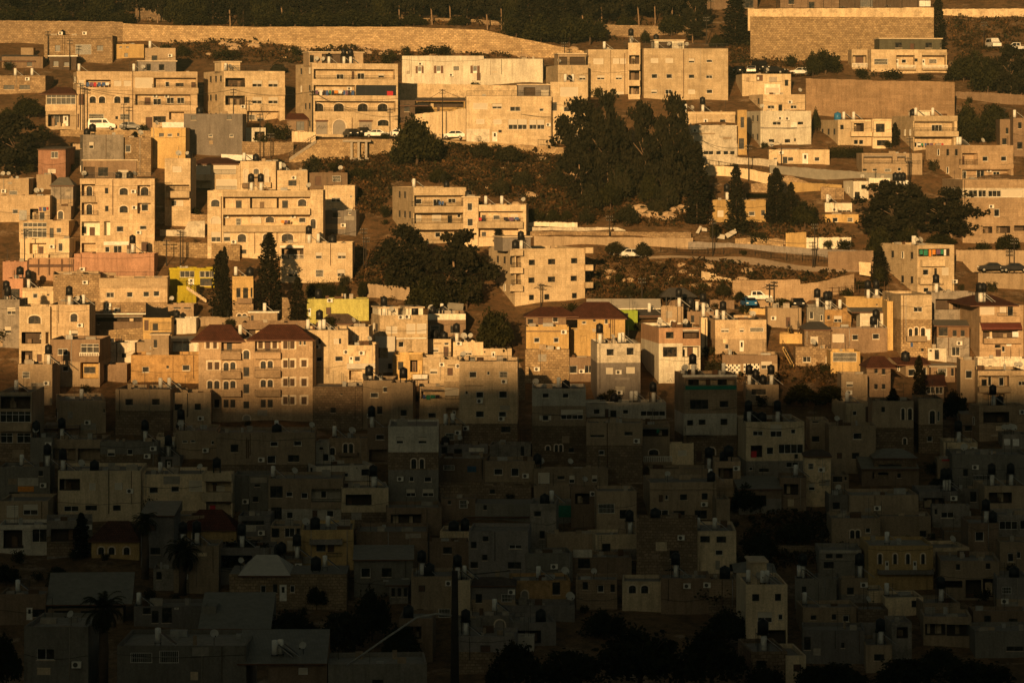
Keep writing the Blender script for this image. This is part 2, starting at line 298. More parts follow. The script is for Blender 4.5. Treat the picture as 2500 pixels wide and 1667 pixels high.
# ------------------------------------------------------------------ windows, doors and other facade pieces (cached meshes)
_W = {}
def wmesh(kind, w, h):
    """list of (part name, mesh) of one opening, x 0..w, z 0..h, front at y=0 going back"""
    w = max(.2, round(w, 1)); h = max(.2, round(h, 1)); key = (kind, w, h)
    if key in _W: return _W[key]
    out = []; p = MB(); fr = MB(); t = .055
    def frame(mat, y0=.10, y1=.2, z0=0., z1=None, n=None):
        z1 = h if z1 is None else z1
        fr.box(0, t, y0, y1, z0, z1, mat); fr.box(w-t, w, y0, y1, z0, z1, mat)
        fr.box(t, w-t, y0, y1, z0, z0+t, mat); fr.box(t, w-t, y0, y1, z1-t, z1, mat)
        n = n if n is not None else max(1, round((w) / .75))
        for i in range(1, n):
            x = w*i/n; fr.box(x-t*.4, x+t*.4, y0+.01, y1-.01, z0+t, z1-t, mat)
    if kind in 'wf':
        p.box(.01, w-.01, .17, .21, .01, h-.01, 'glass' if kind == 'w' else 'shutterbrown'); frame('frame' if kind == 'w' else 'surround'); fr.box(-.06, w+.06, -.06, .1, -.08, 0, 'trim')
        if kind == 'f':
            for a, b, c, d in ((-.2, 0, 0, h), (w, w+.2, 0, h), (-.2, w+.2, h, h+.22)): fr.box(a, b, -.03, .02, c, d, 'surround')
    elif kind == 'k':
        p.box(.01, w-.01, .17, .21, .01, h-.01, 'glass'); frame('darkframe')
        fr.box(-.05, w+.05, -.04, .1, -.07, 0, 'trim')
    elif kind == 's':
        p.box(.01, w-.01, .06, .12, .01, h-.01, 'shutter'); frame('frame', .04, .14, n=1)
    elif kind == 'h':
        p.box(.01, w-.01, .17, .21, .01, h*.48, 'glass'); frame('frame', .1, .2, 0, h*.5)
        s = MB(); s.box(.02, w-.02, .05, .12, h*.45, h-.01, 'shutter'); out.append(('shutter', s.mesh('shutter')))
    elif kind == 'e':
        q = w*.27; p.box(q, w-q, .17, .21, .01, h-.01, 'glass'); fr.box(q, q+t, .1, .2, 0, h, 'frame'); fr.box(w-q-t, w-q, .1, .2, 0, h, 'frame'); fr.box(q+t, w-q-t, .1, .2, h-t, h, 'frame')
        fr.box(q+t, w-q-t, .05, .2, 0, h*.3, 'frame')
        s = MB(); s.box(0.01, q-.02, -.05, .05, 0, h-.02, 'browns'); s.box(w-q+.02, w-.01, -.05, .05, 0, h-.02, 'browns'); out.append(('shutter', s.mesh('shutter')))
    elif kind == 'n':
        p.box(.01, w-.01, .17, .21, .01, h-.01, 'glass'); frame('frame', n=max(2, round(w/.8)))
        if h > 1.2: fr.box(t, w-t, .11, .19, h*.68, h*.68+.06, 'frame')
    elif kind == 'g':
        p.box(.01, w-.01, .17, .21, .01, h-.01, 'glass'); frame('frame', n=1)
        g = MB(); n = max(3, int(w/.16))
        for i in range(n+1): g.box(w*i/n-.012, w*i/n+.012, -.04, -.015, 0, h, 'frame')
        for z in (.02, h*.5, h-.04): g.box(0, w, -.015, .005, z, z+.025, 'frame')
        out.append(('grille', g.mesh('grille')))
    elif kind in 'aAV':
        rise = min(h*.45, w*.5) if kind != 'a' else min(h*.4, w*.38)
        n = 8; arc = [(w/2 - w/2*math.cos(math.pi*i/n), h - rise + rise*math.sin(math.pi*i/n)) for i in range(n+1)]
        mat = {'a': 'glass', 'A': 'shutter', 'V': 'garage'}[kind]
        y = .16
        for yy in (y,): p.poly([(0, yy, 0), (w, yy, 0)] + [(x, yy, z) for x, z in reversed(arc)], mat)
        p.box(.02, w-.02, y+.004, y+.05, 0.01, h-rise, mat)
        ro = [(w/2 - (w/2+.16)*math.cos(math.pi*i/n), h - rise + (rise+.16)*math.sin(math.pi*i/n)) for i in range(n+1)]
        for i in range(n):
            a, b, c, d = arc[i], arc[i+1], ro[i+1], ro[i]
            fr.poly([(a[0], -.03, a[1]), (b[0], -.03, b[1]), (c[0], -.03, c[1]), (d[0], -.03, d[1])], 'surround')
            fr.poly([(b[0], -.03, b[1]), (a[0], -.03, a[1]), (a[0], .16, a[1]), (b[0], .16, b[1])], 'surround')
            fr.poly([(d[0], -.03, d[1]), (c[0], -.03, c[1]), (c[0], .0, c[1]), (d[0], .0, d[1])], 'surround')
        fr.box(-.16, 0, -.03, .02, 0, h-rise, 'surround'); fr.box(w, w+.16, -.03, .02, 0, h-rise, 'surround')
        if kind == 'a':
            fr.box(w/2-.03, w/2+.03, .1, .155, 0, h-.04, 'darkframe'); fr.box(0.02, w-.02, .1, .155, h-rise-.03, h-rise+.03, 'darkframe')
    elif kind in 'dD':
        mt = 'doorwood' if kind == 'd' else 'doorwhite'
        p.box(.05, w-.05, .12, .18, .0, h-.05, mt); frame('darkframe' if kind == 'd' else 'frame', .08, .2, n=1)
        if kind == 'D': p.box(w*.3, w*.7, .105, .12, h*.5, h*.85, 'glass')
    elif kind == 'G':
        p.box(.02, w-.02, .1, .16, 0, h-.3, 'garage'); fr.box(-.1, w+.1, -.1, .1, h-.3, h, 'browns')
    elif kind == 'l':
        nx, nz = max(3, round(w/.3)), max(3, round(h/.3))
        p.box(0, w, .28, .32, 0, h, 'voidshade')  # dark backing stands in for the shade behind the lattice
        for i in range(nx+1): fr.box(w*i/nx-.04, w*i/nx+.04, .02, .2, 0, h, 'frame')
        for j in range(nz+1): fr.box(0, w, .04, .18, h*j/nz-.035, h*j/nz+.035, 'frame')
        for i in range(nx):
            for j in range(nz):
                if (i+j) % 2: fr.box(w*i/nx+.04, w*(i+1)/nx-.04, .06, .16, h*j/nz+.035, h*(j+1)/nz-.035, 'frame')
    nm = {'d': 'door', 'D': 'door', 'G': 'garage_door', 'V': 'arched_door', 'l': 'lattice'}.get(kind, 'window')
    res = [(nm, p.mesh(nm))]
    if fr.f: res.append(('frame', fr.mesh('frame')))
    _W[key] = res + out; return _W[key]
def opening(root, kind, x, y, z, w, h, rz=0):
    ms = wmesh(kind, w, h); o = link(ms[0][0], ms[0][1], root, (x, y, z), (0, 0, rz))
    for n, me in ms[1:]: link(n, me, o)
    return o
def rail_mb(mb, x0, x1, y, z0, h, mat='iron', step=.16):
    mb.box(x0, x1, y-.03, y+.03, z0+h-.05, z0+h, mat); mb.box(x0, x1, y-.02, y+.02, z0+.06, z0+.1, mat)
    n = max(1, int((x1-x0)/step))
    for i in range(n+1):
        x = x0 + (x1-x0)*i/n; r = .022 if i % 8 == 0 else .011
        mb.box(x-r, x+r, y-r, y+r, z0, z0+h-.05, mat)
_AC = []
def ac_mesh():
    if not _AC:
        b = MB(); b.box(0, .82, -.42, -.08, 0, .58, 'acwhite'); b.box(.05, .75, -.08, 0, .0, .05, 'iron')
        n = 12; ring = [(.33+.22*math.cos(2*math.pi*i/n), -.424, .29+.22*math.sin(2*math.pi*i/n)) for i in range(n)]
        b.poly(ring, 'acdark'); _AC.append(b.mesh('air_conditioner'))
    return _AC[0]
HOLES = set('wkshegaAVdDGnflLOm')
BUILD = []
def B(rc, x0, x1, yt, yb, mat, name, feats='', roof='', **kw):
    BUILD.append((rc, x0, x1, yt, yb, mat, name, feats, roof, kw))
TANKS = []
def parse(s):
    out = []
    for it in s.split(';'):
        it = it.split()
        if not it: continue
        k = it[0]; xs = [float(v) for v in it[1].split(',')]; a = [float(v) for v in it[2:5]]; ex = it[5:]
        for x in xs: out.append((k, x, a, ex))
    return out
def prep():
    """distance, width, depth and turn of every building, so that none runs into the one behind"""
    P_ = []
    for b in BUILD:
        rc, x0, x1, yt, yb, mat, name, feats, roof, kw = b
        X0, Yt = px(rc, x0, yt); X1, Yb = px(rc, x1, yb)
        base = px(rc, 0, kw['base'])[1] if 'base' in kw else Yb
        D = DT(base); P_.append([X0, X1, Yt, Yb, D])
    res = []
    for i, b in enumerate(BUILD):
        X0, X1, Yt, Yb, D = P_[i]; kw = b[9]; ppm = F / D; rnd = random.Random(i*7+3)
        H = (Yb - Yt) / ppm; d = kw.get('d', rnd.uniform(8, 11)); d = 13.5 if kw.get('sl', 0) > 80 else d; d = min(d, max(3.0, H/.34))
        for j, q in enumerate(P_):
            if j == i or q[4] <= D + .8: continue
            ov = min(X1, q[1]) - max(X0, q[0])
            if ov > 6 and q[3] > Yt - 40: d = min(d, max(2.4, q[4] - D - .3))
        sl = kw.get('sl', 0) / zk(b[0]); th = 0.
        if sl: th = math.asin(min(.62, sl / ppm / max(d, 4.5))); d = max(d, 4.5)
        sr = kw.get('sr', 0) / zk(b[0])
        if sr: th = -math.asin(min(.62, sr / ppm / max(d, 4.5))); d = max(d, 4.5)
        if not th: th = R(rnd.uniform(-4, 4))
        res.append((X0, X1, Yt, Yb, D, ppm, H, d, th))
    return res
ORD = ['first', 'second', 'third', 'fourth', 'fifth', 'sixth', 'seventh', 'eighth']
def which(i, n, noun, on):
    w = '' if n == 1 else ['left ', 'right '][i] if n == 2 else ['left ', 'middle ', 'right '][i] if n == 3 else ORD[i] + ' '
    return f"{w}{noun}{' from left' if n > 3 else ''} on the {on}"
def heater_parts(o, kind, rnd):
    s = MB()
    if kind == 'H':
        for a in (-.45, .45):
            for c in (-.45, .45): s.box(a-.03, a+.03, c-.03, c+.03, 0, 1.75, 'iron')
        s.box(-.55, .55, -.55, .55, 1.72, 1.78, 'iron'); s.build('stand', o)
        t = MB(); t.cyl(0, 0, 1.78, 2.85, .5, 'tankblack', 12, .5, .22); t.cyl(0, 0, 3.05, 3.12, .14, 'tankblack', 8); t.build('cold_tank', o)
        w = MB(); w.cyl(.05, -.1, .35, 1.6, .27, 'tankwhite', 12, None, .06); w.build('boiler', o)
    elif kind == 'W':
        for a in (-.25, .25): s.box(a-.03, a+.03, -.03, .03, 0, .5, 'iron')
        s.box(-.3, .3, -.3, .3, .46, .5, 'iron'); s.build('stand', o)
        w = MB(); w.cyl(0, 0, .5, 1.75, .27, 'tankwhite', 12, None, .06); w.build('boiler', o)
    c = MB(); x0 = .3; L_ = 1.7; a = R(38); n0 = rnd.uniform(-.7, -.4)
    p0, p1 = Vector((x0, n0, 1.35)), Vector((x0 + L_*math.cos(a), n0, 1.35 - L_*math.sin(a)))
    nrm = Vector((math.sin(a), 0, math.cos(a)))*.07; dv = Vector((0, .95, 0))
    q = [p0, p1, p1+dv, p0+dv]; u = [v + nrm for v in q]
    c.poly(u, 'collector'); c.poly(list(reversed(q)), 'galv')
    for i in range(4): c.poly([q[i], q[(i+1) % 4], u[(i+1) % 4], u[i]], 'galv')
    c.build('collector', o)
def make_roof_items(bname, items, root, zr, d, rnd, Wd):
    by = {}
    for k, x in items: by.setdefault(k, []).append(x)
    for k, xs in by.items():
        xs.sort()
        for i, x in enumerate(xs):
            yy = min(max(.9, rnd.uniform(1.0, 2.4)), max(.7, d-.8)); x = min(max(.5, x), max(.6, Wd-.5))
            th = root.rotation_euler.z; c, s = math.cos(th), math.sin(th); L0 = root.location
            loc = (L0.x + c*x - s*yy, L0.y + s*x + c*yy, L0.z + zr)
            if k in 'HW':
                o = empty('solar_water_heater', loc, th); heater_parts(o, k, rnd)
                w = 'black topped solar heater' if k == 'H' else 'white solar boiler'
                tag(o, which(i, len(xs), w, bname), 'water heater', 'solar water heaters on the rooftops')
            elif k in 'TU':
                m = MB(); r = rnd.uniform(.5, .66); h = rnd.uniform(1.0, 1.35); mt = 'tankblack' if k == 'T' else 'tankblue'; q = rnd.choice((.15, .15, .9))
                o = empty('water_tank', loc, th)
                for a in (-.4, .4):
                    for e in (-.4, .4): m.box(a-.05, a+.05, e-.05, e+.05, 0, q, 'iron')
                m.build('stand', o)
                m = MB(); m.cyl(0, 0, q, q+h, r, mt, 12, r*.97, .22); m.build('barrel', o); m = MB(); m.cyl(0, 0, q+h+.21, q+h+.3, .17, mt, 8); m.build('lid', o)
                cn = 'black' if k == 'T' else 'blue'
                tag(o, which(i, len(xs), f'{cn} water tank', bname), 'water tank', 'water tanks on the rooftops')
            elif k == 'D':
                o = empty('satellite_dish', loc, th + R(rnd.uniform(-35, 55)))
                m = MB(); m.cyl(0, 0, 0, 1.2, .03, 'iron', 6); m.build('mast', o)
                m = MB(); r = rnd.uniform(.34, .5); n = 14; til = R(28)
                def pt(rr, a, off=0):
                    x_, z_ = rr*math.cos(a), rr*math.sin(a); y_ = -.28*rr*rr + off
                    return (x_, -.12 - y_*math.cos(til)*-1 - z_*math.sin(til)*-.0 + z_*math.sin(til), 1.25 + z_*math.cos(til))
                for a in range(n):
                    a0, a1 = 2*math.pi*a/n, 2*math.pi*(a+1)/n
                    for r0, r1 in ((.02, r*.55), (r*.55, r)):
                        m.poly([pt(r0, a0), pt(r1, a0), pt(r1, a1), pt(r0, a1)], 'dish', True)
                        m.poly([pt(r0, a1, .03), pt(r1, a1, .03), pt(r1, a0, .03), pt(r0, a0, .03)], 'dish', True)
                m.build('reflector', o)
                m = MB(); m.tube([(0, -.15, .9), (0, -.75, 1.05)], .015, 'iron', 5); m.box(-.05, .05, -.82, -.72, 1.0, 1.12, 'iron'); m.build('feed_arm', o)
                tag(o, which(i, len(xs), 'pale satellite dish', bname), 'satellite dish', 'satellite dishes on the rooftops')
LAUNDRY = []
def build_building(i, b, g):
    rc, x0, x1, yt, yb, mat, name, feats, roof, kw = b
    X0, X1, Yt, Yb, D, ppm, H, d, th = g; rnd = random.Random(i*13+5)
    ct = math.cos(th); Wd = (X1 - X0) / ppm / ct; k = zk(rc)
    zb = (HY - Yb) / F * D; zt = (HY - Yt) / F * D
    loc = wp(X0, Yb, D); under = max(1.5, zb - (ZT(D) - 1.8)); under = min(under, 9.)
    if th < 0:  # turned the other way: keep the near corner where the photograph has it
        pass
    nm = kw.get('nm') or ('apartment_block' if H > 8.5 else 'house')
    root = empty(nm, loc, th)
    tag(root, name, {'apartment_block': 'apartment block', 'house': 'house'}.get(nm, nm.replace('_', ' ')), kw.get('group'))
    def lx(xz): return ((px(rc, xz, 0)[0]) - X0) / ppm / ct
    def lz(yz): return (Yb - px(rc, 0, yz)[1]) / ppm
    fs = parse(feats); tilek = kw.get('tile')
    logs, holes, lst = [], [], []
    for kk, x, a, ex in fs:
        if kk in 'LOm':
            xa, xb, za, zc = lx(x), lx(x + a[1]), lz(a[0] + a[2]), lz(a[0])
            xa, xb = max(.18, xa), min(Wd-.18, xb); zc = min(zc, H-.25)
            if xb - xa < .3 or zc - za < .3: continue
            logs.append((kk, xa, xb, za, zc, min({'L': 1.5, 'O': 1.9, 'm': .12}[kk], d-.7), ex))
    def inlog(x, z):
        for q in logs:
            if q[0] in 'LO' and q[1]-.05 <= x <= q[2]+.05 and q[3]-.05 <= z <= q[4]+.05: return q
    for kk, x, a, ex in fs:
        if kk in 'LOm': continue
        xa, xb, za, zc = lx(x), lx(x + a[1]), lz(a[0] + a[2]), lz(a[0])
        q = inlog((xa+xb)/2, (za+zc)/2) if kk in 'wkshegaAVdDGnfl' else None
        lst.append((kk, xa, xb, za, zc, q, ex))
        if kk in 'wkshegaAVdDGnfl' and not q:
            xa, xb, zc = max(.12, xa), min(Wd-.12, xb), min(zc, H-.15)
            if xb-xa < .15 or zc-za < .15: lst.pop(); continue
            lst[-1] = (kk, xa, xb, za, zc, None, ex); holes.append((xa, xb, za, zc, kk))
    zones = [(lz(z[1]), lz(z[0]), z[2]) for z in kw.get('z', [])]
    # ---- wall with real openings
    wb = MB(); hs = [(q[1], q[2], q[3], q[4]) for q in logs] + [h[:4] for h in holes]
    xs = sorted({0., Wd} | {round(v, 4) for h in hs for v in h[:2]})
    zs = sorted({-under, 0., H} | {round(v, 4) for h in hs for v in h[2:] if -under < v < H} | {round(v, 4) for z in zones for v in z[:2] if 0 < v < H})
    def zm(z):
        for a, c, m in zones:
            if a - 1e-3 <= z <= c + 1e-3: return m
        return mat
    for xa, xb in zip(xs, xs[1:]):
        if xb - xa < 1e-3: continue
        for za, zc in zip(zs, zs[1:]):
            if zc - za < 1e-3: continue
            cx, cz = (xa+xb)/2, (za+zc)/2
            if any(h[0]-1e-3 < cx < h[1]+1e-3 and h[2]-1e-3 < cz < h[3]+1e-3 for h in hs): continue
            wb.poly([(xa, 0, za), (xb, 0, za), (xb, 0, zc), (xa, 0, zc)], zm(cz))
    side = kw.get('side', mat)
    bands = [-under] + [z for z in zs if 0 < z < H and any(abs(z-q) < 1e-3 for zn in zones for q in zn[:2])] + [H]
    for za, zc in zip(bands, bands[1:]):
        m_ = zm((za+zc)/2) if zones else side
        wb.poly([(0, d, za), (0, 0, za), (0, 0, zc), (0, d, zc)], m_); wb.poly([(Wd, 0, za), (Wd, d, za), (Wd, d, zc), (Wd, 0, zc)], m_)
        wb.poly([(Wd, d, za), (0, d, za), (0, d, zc), (Wd, d, zc)], m_)
    for xa, xb, za, zc, kk in holes:
        dp = .22 if kk != 'l' else .33; m_ = zm((za+zc)/2)
        wb.poly([(xa, 0, za), (xa, dp, za), (xa, dp, zc), (xa, 0, zc)], m_); wb.poly([(xb, dp, za), (xb, 0, za), (xb, 0, zc), (xb, dp, zc)], m_)
        wb.poly([(xa, 0, zc), (xa, dp, zc), (xb, dp, zc), (xb, 0, zc)], m_); wb.poly([(xa, 0, za), (xb, 0, za), (xb, dp, za), (xa, dp, za)], m_)
        wb.poly([(xa, dp, za), (xb, dp, za), (xb, dp, zc), (xa, dp, zc)], 'voidshade')  # dark plane stands in for the unlit room behind the hole
        if kk in 'aAV':    # masonry above the arch
            w, h = xb-xa, zc-za; rise = min(h*.45, w*.5) if kk != 'a' else min(h*.4, w*.38); n = 8
            arc = [(xa + w/2 - w/2*math.cos(math.pi*t/n), zc - rise + rise*math.sin(math.pi*t/n)) for t in range(n+1)]
            for p, q in zip(arc, arc[1:]): wb.poly([(p[0], 0, p[1]), (q[0], 0, q[1]), (q[0], 0, zc), (p[0], 0, zc)], m_)
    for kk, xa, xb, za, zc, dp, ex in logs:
        m_ = ex[0] if ex else (zm((za+zc)/2) if kk == 'L' else 'voidshade')
        i_ = m_ if kk == 'L' else ('darkbrown' if kk == 'O' else m_)  # open recesses are lined dark in place of the shade inside them
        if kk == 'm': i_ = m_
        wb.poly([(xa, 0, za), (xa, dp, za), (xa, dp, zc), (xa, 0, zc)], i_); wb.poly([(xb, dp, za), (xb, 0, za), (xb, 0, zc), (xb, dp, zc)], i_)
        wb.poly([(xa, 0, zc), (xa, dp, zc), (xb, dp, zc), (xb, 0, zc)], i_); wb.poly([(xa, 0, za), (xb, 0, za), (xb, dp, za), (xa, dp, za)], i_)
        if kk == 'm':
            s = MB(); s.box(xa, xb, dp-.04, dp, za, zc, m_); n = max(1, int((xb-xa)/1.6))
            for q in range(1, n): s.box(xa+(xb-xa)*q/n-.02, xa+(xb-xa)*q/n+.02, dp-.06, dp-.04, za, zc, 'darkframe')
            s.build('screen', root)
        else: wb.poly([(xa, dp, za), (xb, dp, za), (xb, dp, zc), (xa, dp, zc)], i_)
        if kk == 'O' and rnd.random() < .8:   # pale things standing inside the dark recess
            s = MB()
            for q in range(rnd.randint(1, 3)):
                u = rnd.uniform(xa+.2, max(xa+.25, xb-.8)); hh = min(zc-za-.2, rnd.uniform(.5, 1.5))
                s.box(u, min(xb-.05, u+rnd.uniform(.3, .7)), dp-.5, dp-.2, za+.002, za+hh, rnd.choice(['tan', 'brown', 'cream', 'wood']))
            s.build('balcony_furniture', root)
    # ---- roof
    rb = MB(); rm = kw.get('rm', 'roofgrey')
    if tilek:
        tm = {1: 'tile', 2: 'tilebright', 3: 'tilegrey', 4: 'corrugated', 5: 'corrwhite', 6: 'corrdark'}[kw.get('tm', 1)]
        for (ta, tb, ye, ya, sh) in tilek:
            xa, xb, ze, za_ = lx(ta), lx(tb), lz(ye), lz(ya); o_ = .45; rise = za_-ze; y0, y1 = -o_, max(d+o_, 4.)
            if sh == 'hip':
                run = min((xb-xa)*.3, (y1-y0)/2); ym = (y0+y1)/2
                a, b_, c, e = (xa, y0, ze), (xb, y0, ze), (xb, y1, ze), (xa, y1, ze); r0, r1 = (xa+run, ym, za_), (xb-run, ym, za_)
                for pl in ([a, b_, r1, r0], [b_, c, r1], [c, e, r0, r1], [e, a, r0]): rb.poly(pl, tm)
            elif sh == 'mono':  # rises to the back
                a, b_, c, e = (xa, y0, ze), (xb, y0, ze), (xb, y1, za_), (xa, y1, za_)
                rb.poly([a, b_, c, e], tm)
                rb.poly([(xa, 0, ze-.1), (xa, y0, ze-.1), a, e, (xa, y1, ze-.1)], side); rb.poly([b_, (xb, y0, ze-.1), (xb, y1, ze-.1), c], side)
            elif sh == 'gable':  # ridge runs across
                ym = (y0+y1)/2; a, b_, c, e = (xa, y0, ze), (xb, y0, ze), (xb, y1, ze), (xa, y1, ze); r0, r1 = (xa, ym, za_), (xb, ym, za_)
                rb.poly([a, b_, r1, r0], tm); rb.poly([c, e, r0, r1], tm); rb.poly([e, a, r0], side); rb.poly([b_, c, r1], side)
            rb.box(xa, xb, y0, y1, ze-.14, ze-.01, 'browns')
        wb.poly([(0, 0, H), (Wd, 0, H), (Wd, d, H), (0, d, H)], 'roofgrey'); zr = H
        rb.build('roof', root)
    else:
        ph = kw.get('ph', .4); zr = H - ph; t = .18
        wb.poly([(0, 0, H), (Wd, 0, H), (Wd-t, t, H), (t, t, H)], zm(H-.01)); wb.poly([(Wd, 0, H), (Wd, d, H), (Wd-t, d-t, H), (Wd-t, t, H)], side)
        wb.poly([(Wd, d, H), (0, d, H), (t, d-t, H), (Wd-t, d-t, H)], side); wb.poly([(0, d, H), (0, 0, H), (t, t, H), (t, d-t, H)], side)
        for q in ([(t, t), (Wd-t, t)], [(Wd-t, t), (Wd-t, d-t)], [(Wd-t, d-t), (t, d-t)], [(t, d-t), (t, t)]):
            (ax, ay), (bx, by) = q; wb.poly([(bx, by, zr), (ax, ay, zr), (ax, ay, H), (bx, by, H)], side)
        rb.box(t, Wd-t, t, d-t, zr-.2, zr, rm)
        if kw.get('slab'): rb.box(-.3, Wd+.3, -.35, d+.3, H+.003, H+.2, kw['slab'])
        rb.build('roof', root)
        # small clutter every flat roof here carries
        n = rnd.randint(2, 6) if Wd > 5 else rnd.randint(0, 2)
        for q in range(n):
            cb_ = MB()
            u = rnd.uniform(.4, max(.5, Wd-1.2)); v = rnd.uniform(.5, max(.6, d-1.2)); s_ = rnd.uniform(.2, .8)
            cb_.box(u, min(Wd-.3, u+s_*rnd.uniform(.8, 2.2)), v, min(d-.25, v+s_), zr, zr+rnd.uniform(.25, .85), rnd.choice(['concrete', 'roofpale', 'tan', 'galv', 'rustiron'])); cb_.build('rooftop_box', root)
        for q in range(rnd.randint(0, 3)):
            an = MB(); u, v, h_ = rnd.uniform(.4, Wd-.4), rnd.uniform(.4, d-.4), rnd.uniform(1.2, 2.6)
            an.box(u-.02, u+.02, v-.02, v+.02, zr, zr+h_, 'iron')
            if rnd.random() < .5:
                for zz in (h_-.1, h_-.35, h_-.6): an.box(u-.4, u+.4, v-.01, v+.01, zr+zz, zr+zz+.02, 'iron')
            an.build('antenna', root)
    if kw.get('rr'):
        r_ = MB(); rail_mb(r_, .05, Wd-.05, .1, H, .95, kw.get('rrm', 'iron')); r_.build('roof_railing', root)
    wb.build('wall', root)
    # ---- rooms on the roof
    for (pa, pb, py, pm, pf) in kw.get('pent', []):
        xa, xb, z1 = lx(pa), lx(pb), lz(py); back = kw.get('pback', 1.6 if d > 5 else .6); dd = max(back+1.5, min(d-.3, back+4.5)); pbm = MB()
        z0 = zr + .0; ops = []
        for kk, x, a, ex in parse(pf): ops.append((kk, lx(x), lx(x+a[1]), lz(a[0]+a[2]), lz(a[0])))
        hs2 = [(o[1], o[2], max(o[3], z0+.05), min(o[4], z1-.12)) for o in ops if o[0] in 'Okdws']
        xs2 = sorted({xa, xb} | {v for h in hs2 for v in h[:2] if xa < v < xb}); zs2 = sorted({z0, z1} | {v for h in hs2 for v in h[2:]})
        for u, v in zip(xs2, xs2[1:]):
            for p, q in zip(zs2, zs2[1:]):
                if any(h[0]-.001 < (u+v)/2 < h[1]+.001 and h[2]-.001 < (p+q)/2 < h[3]+.001 for h in hs2): continue
                pbm.poly([(u, back, p), (v, back, p), (v, back, q), (u, back, q)], pm)
        pbm.box(xa, xb, back, dd, z0, z1, pm, skip='fd'); pbm.box(xa-.2, xb+.2, back-.3, dd+.15, z1+.002, z1+.2, 'trim')
        for h in hs2: pbm.box(h[0], h[1], back+.02, min(dd-.05, back+.6), h[2], h[3], 'darkbrown', skip='f')  # dark lining paints in the shade of the room openings
        po = pbm.build('rooftop_room', root)
        for o_ in ops:
            if o_[0] in 'kdws': opening(po, o_[0], o_[1], back-.02, max(o_[3], z0+.05), o_[2]-o_[1], max(.3, min(o_[4], z1-.12)-max(o_[3], z0+.05)))
    # ---- openings and trimmings
    for kk, xa, xb, za, zc, q, ex in lst:
        w, h = xb-xa, zc-za
        if kk in 'wkshegaAVdDGnfl':
            if q: opening(root, kk, max(xa, q[1]), q[5]-.23, max(za, q[3]+.01), min(xb, q[2])-max(xa, q[1]), h)
            else: opening(root, kk, xa, .0, za, w, h)
        elif kk == 'c': link('air_conditioner', ac_mesh(), root, (xa, (inlog(xa+.3, za+.3) or (0,)*6)[5], za))
        elif kk in 'bu':
            m_ = ex[0] if ex else zm((za+zc)/2); p = MB(); bd = 1.0
            if kk == 'b':
                p.box(xa, xb, -bd, -bd+.15, za, zc, m_); p.box(xa, xa+.15, -bd+.15, -.003, za, zc, m_); p.box(xb-.15, xb, -bd+.15, -.003, za, zc, m_); p.box(xa+.15, xb-.15, -bd+.15, -.003, za, za+.16, m_)
            else:
                p.box(xa, xb, -bd, -.003, za, za+h*.32, m_); p.box(xa, xb, -bd, -bd+.14, zc-.1, zc, 'frame'); n = max(2, int(w/.24))
                for t in range(n+1): u = xa + .05 + (w-.1)*t/n; p.box(u-.055, u+.055, -bd+.02, -bd+.12, za+h*.32, zc-.1, 'frame')
            p.build('balcony', root)
        elif kk == 'B':
            p = MB(); p.box(xa, xb, -.22, -.003, za, zc, ex[0] if ex else zm((za+zc)/2)); p.build('parapet_band', root)
        elif kk == 'R':
            p = MB(); rail_mb(p, max(xa, -.6), xb, -.06, za, h, ex[0] if ex else 'iron'); p.build('railing', root)
        elif kk == 'r':
            p = MB(); p.box(xa, xb, -.9, -.003, za-.16, za, zm(za)); rail_mb(p, xa+.02, xb-.02, -.85, za, h); p.build('balcony', root)
        elif kk == 'p':
            p = MB(); p.box(xa, xa+.1, -.12, -.02, za, zc, ex[0] if ex else 'rustiron'); p.build('drainpipe', root)
        elif kk == 't':
            p = MB(); m_ = ex[0] if ex else 'redawn'
            p.poly([(xa, -1.5, za+.25*h), (xb, -1.5, za+.25*h), (xb, -.02, zc), (xa, -.02, zc)], m_); p.poly([(xa, -.02, zc-.06), (xb, -.02, zc-.06), (xb, -1.5, za+.25*h-.06), (xa, -1.5, za+.25*h-.06)], m_)
            p.box(xa, xb, -1.53, -1.47, za, za+.25*h, m_); p.build('awning', root)
        elif kk == 'q':      # poster, sheet or board fixed flat on the wall
            p = MB(); p.box(xa, xb, -.06, -.004, za, zc, ex[0] if ex else 'whitecloth'); p.build('wall_panel', root)
        elif kk == 'y':
            LAUNDRY.append((name, root, xa, xb, za, zc, ex))
        elif kk == 'z':      # spray painted scribble
            p = MB(); n = 9; rr = random.Random(int(xa*100))
            pts = [(xa + w*t/n, -.012, za + h*rr.random()) for t in range(n+1)]; p.tube(pts, .025, 'graffiti', 4); p.build('graffiti', root)
    # ---- windows on the turned side
    if th > R(9) and not kw.get('noside'):
        n = max(1, int(H/3.0)); lz_ = H/n
        for s in range(n):
            for v in ((.12, .36, .62) if d > 9 else (.28, .62) if d > 6 else (.45,)):
                if rnd.random() < .85: opening(root, rnd.choice('kkw'), -.24, v*d+.4, H-lz_*(s+1)+lz_*.42, .7, 1.05, R(-90))
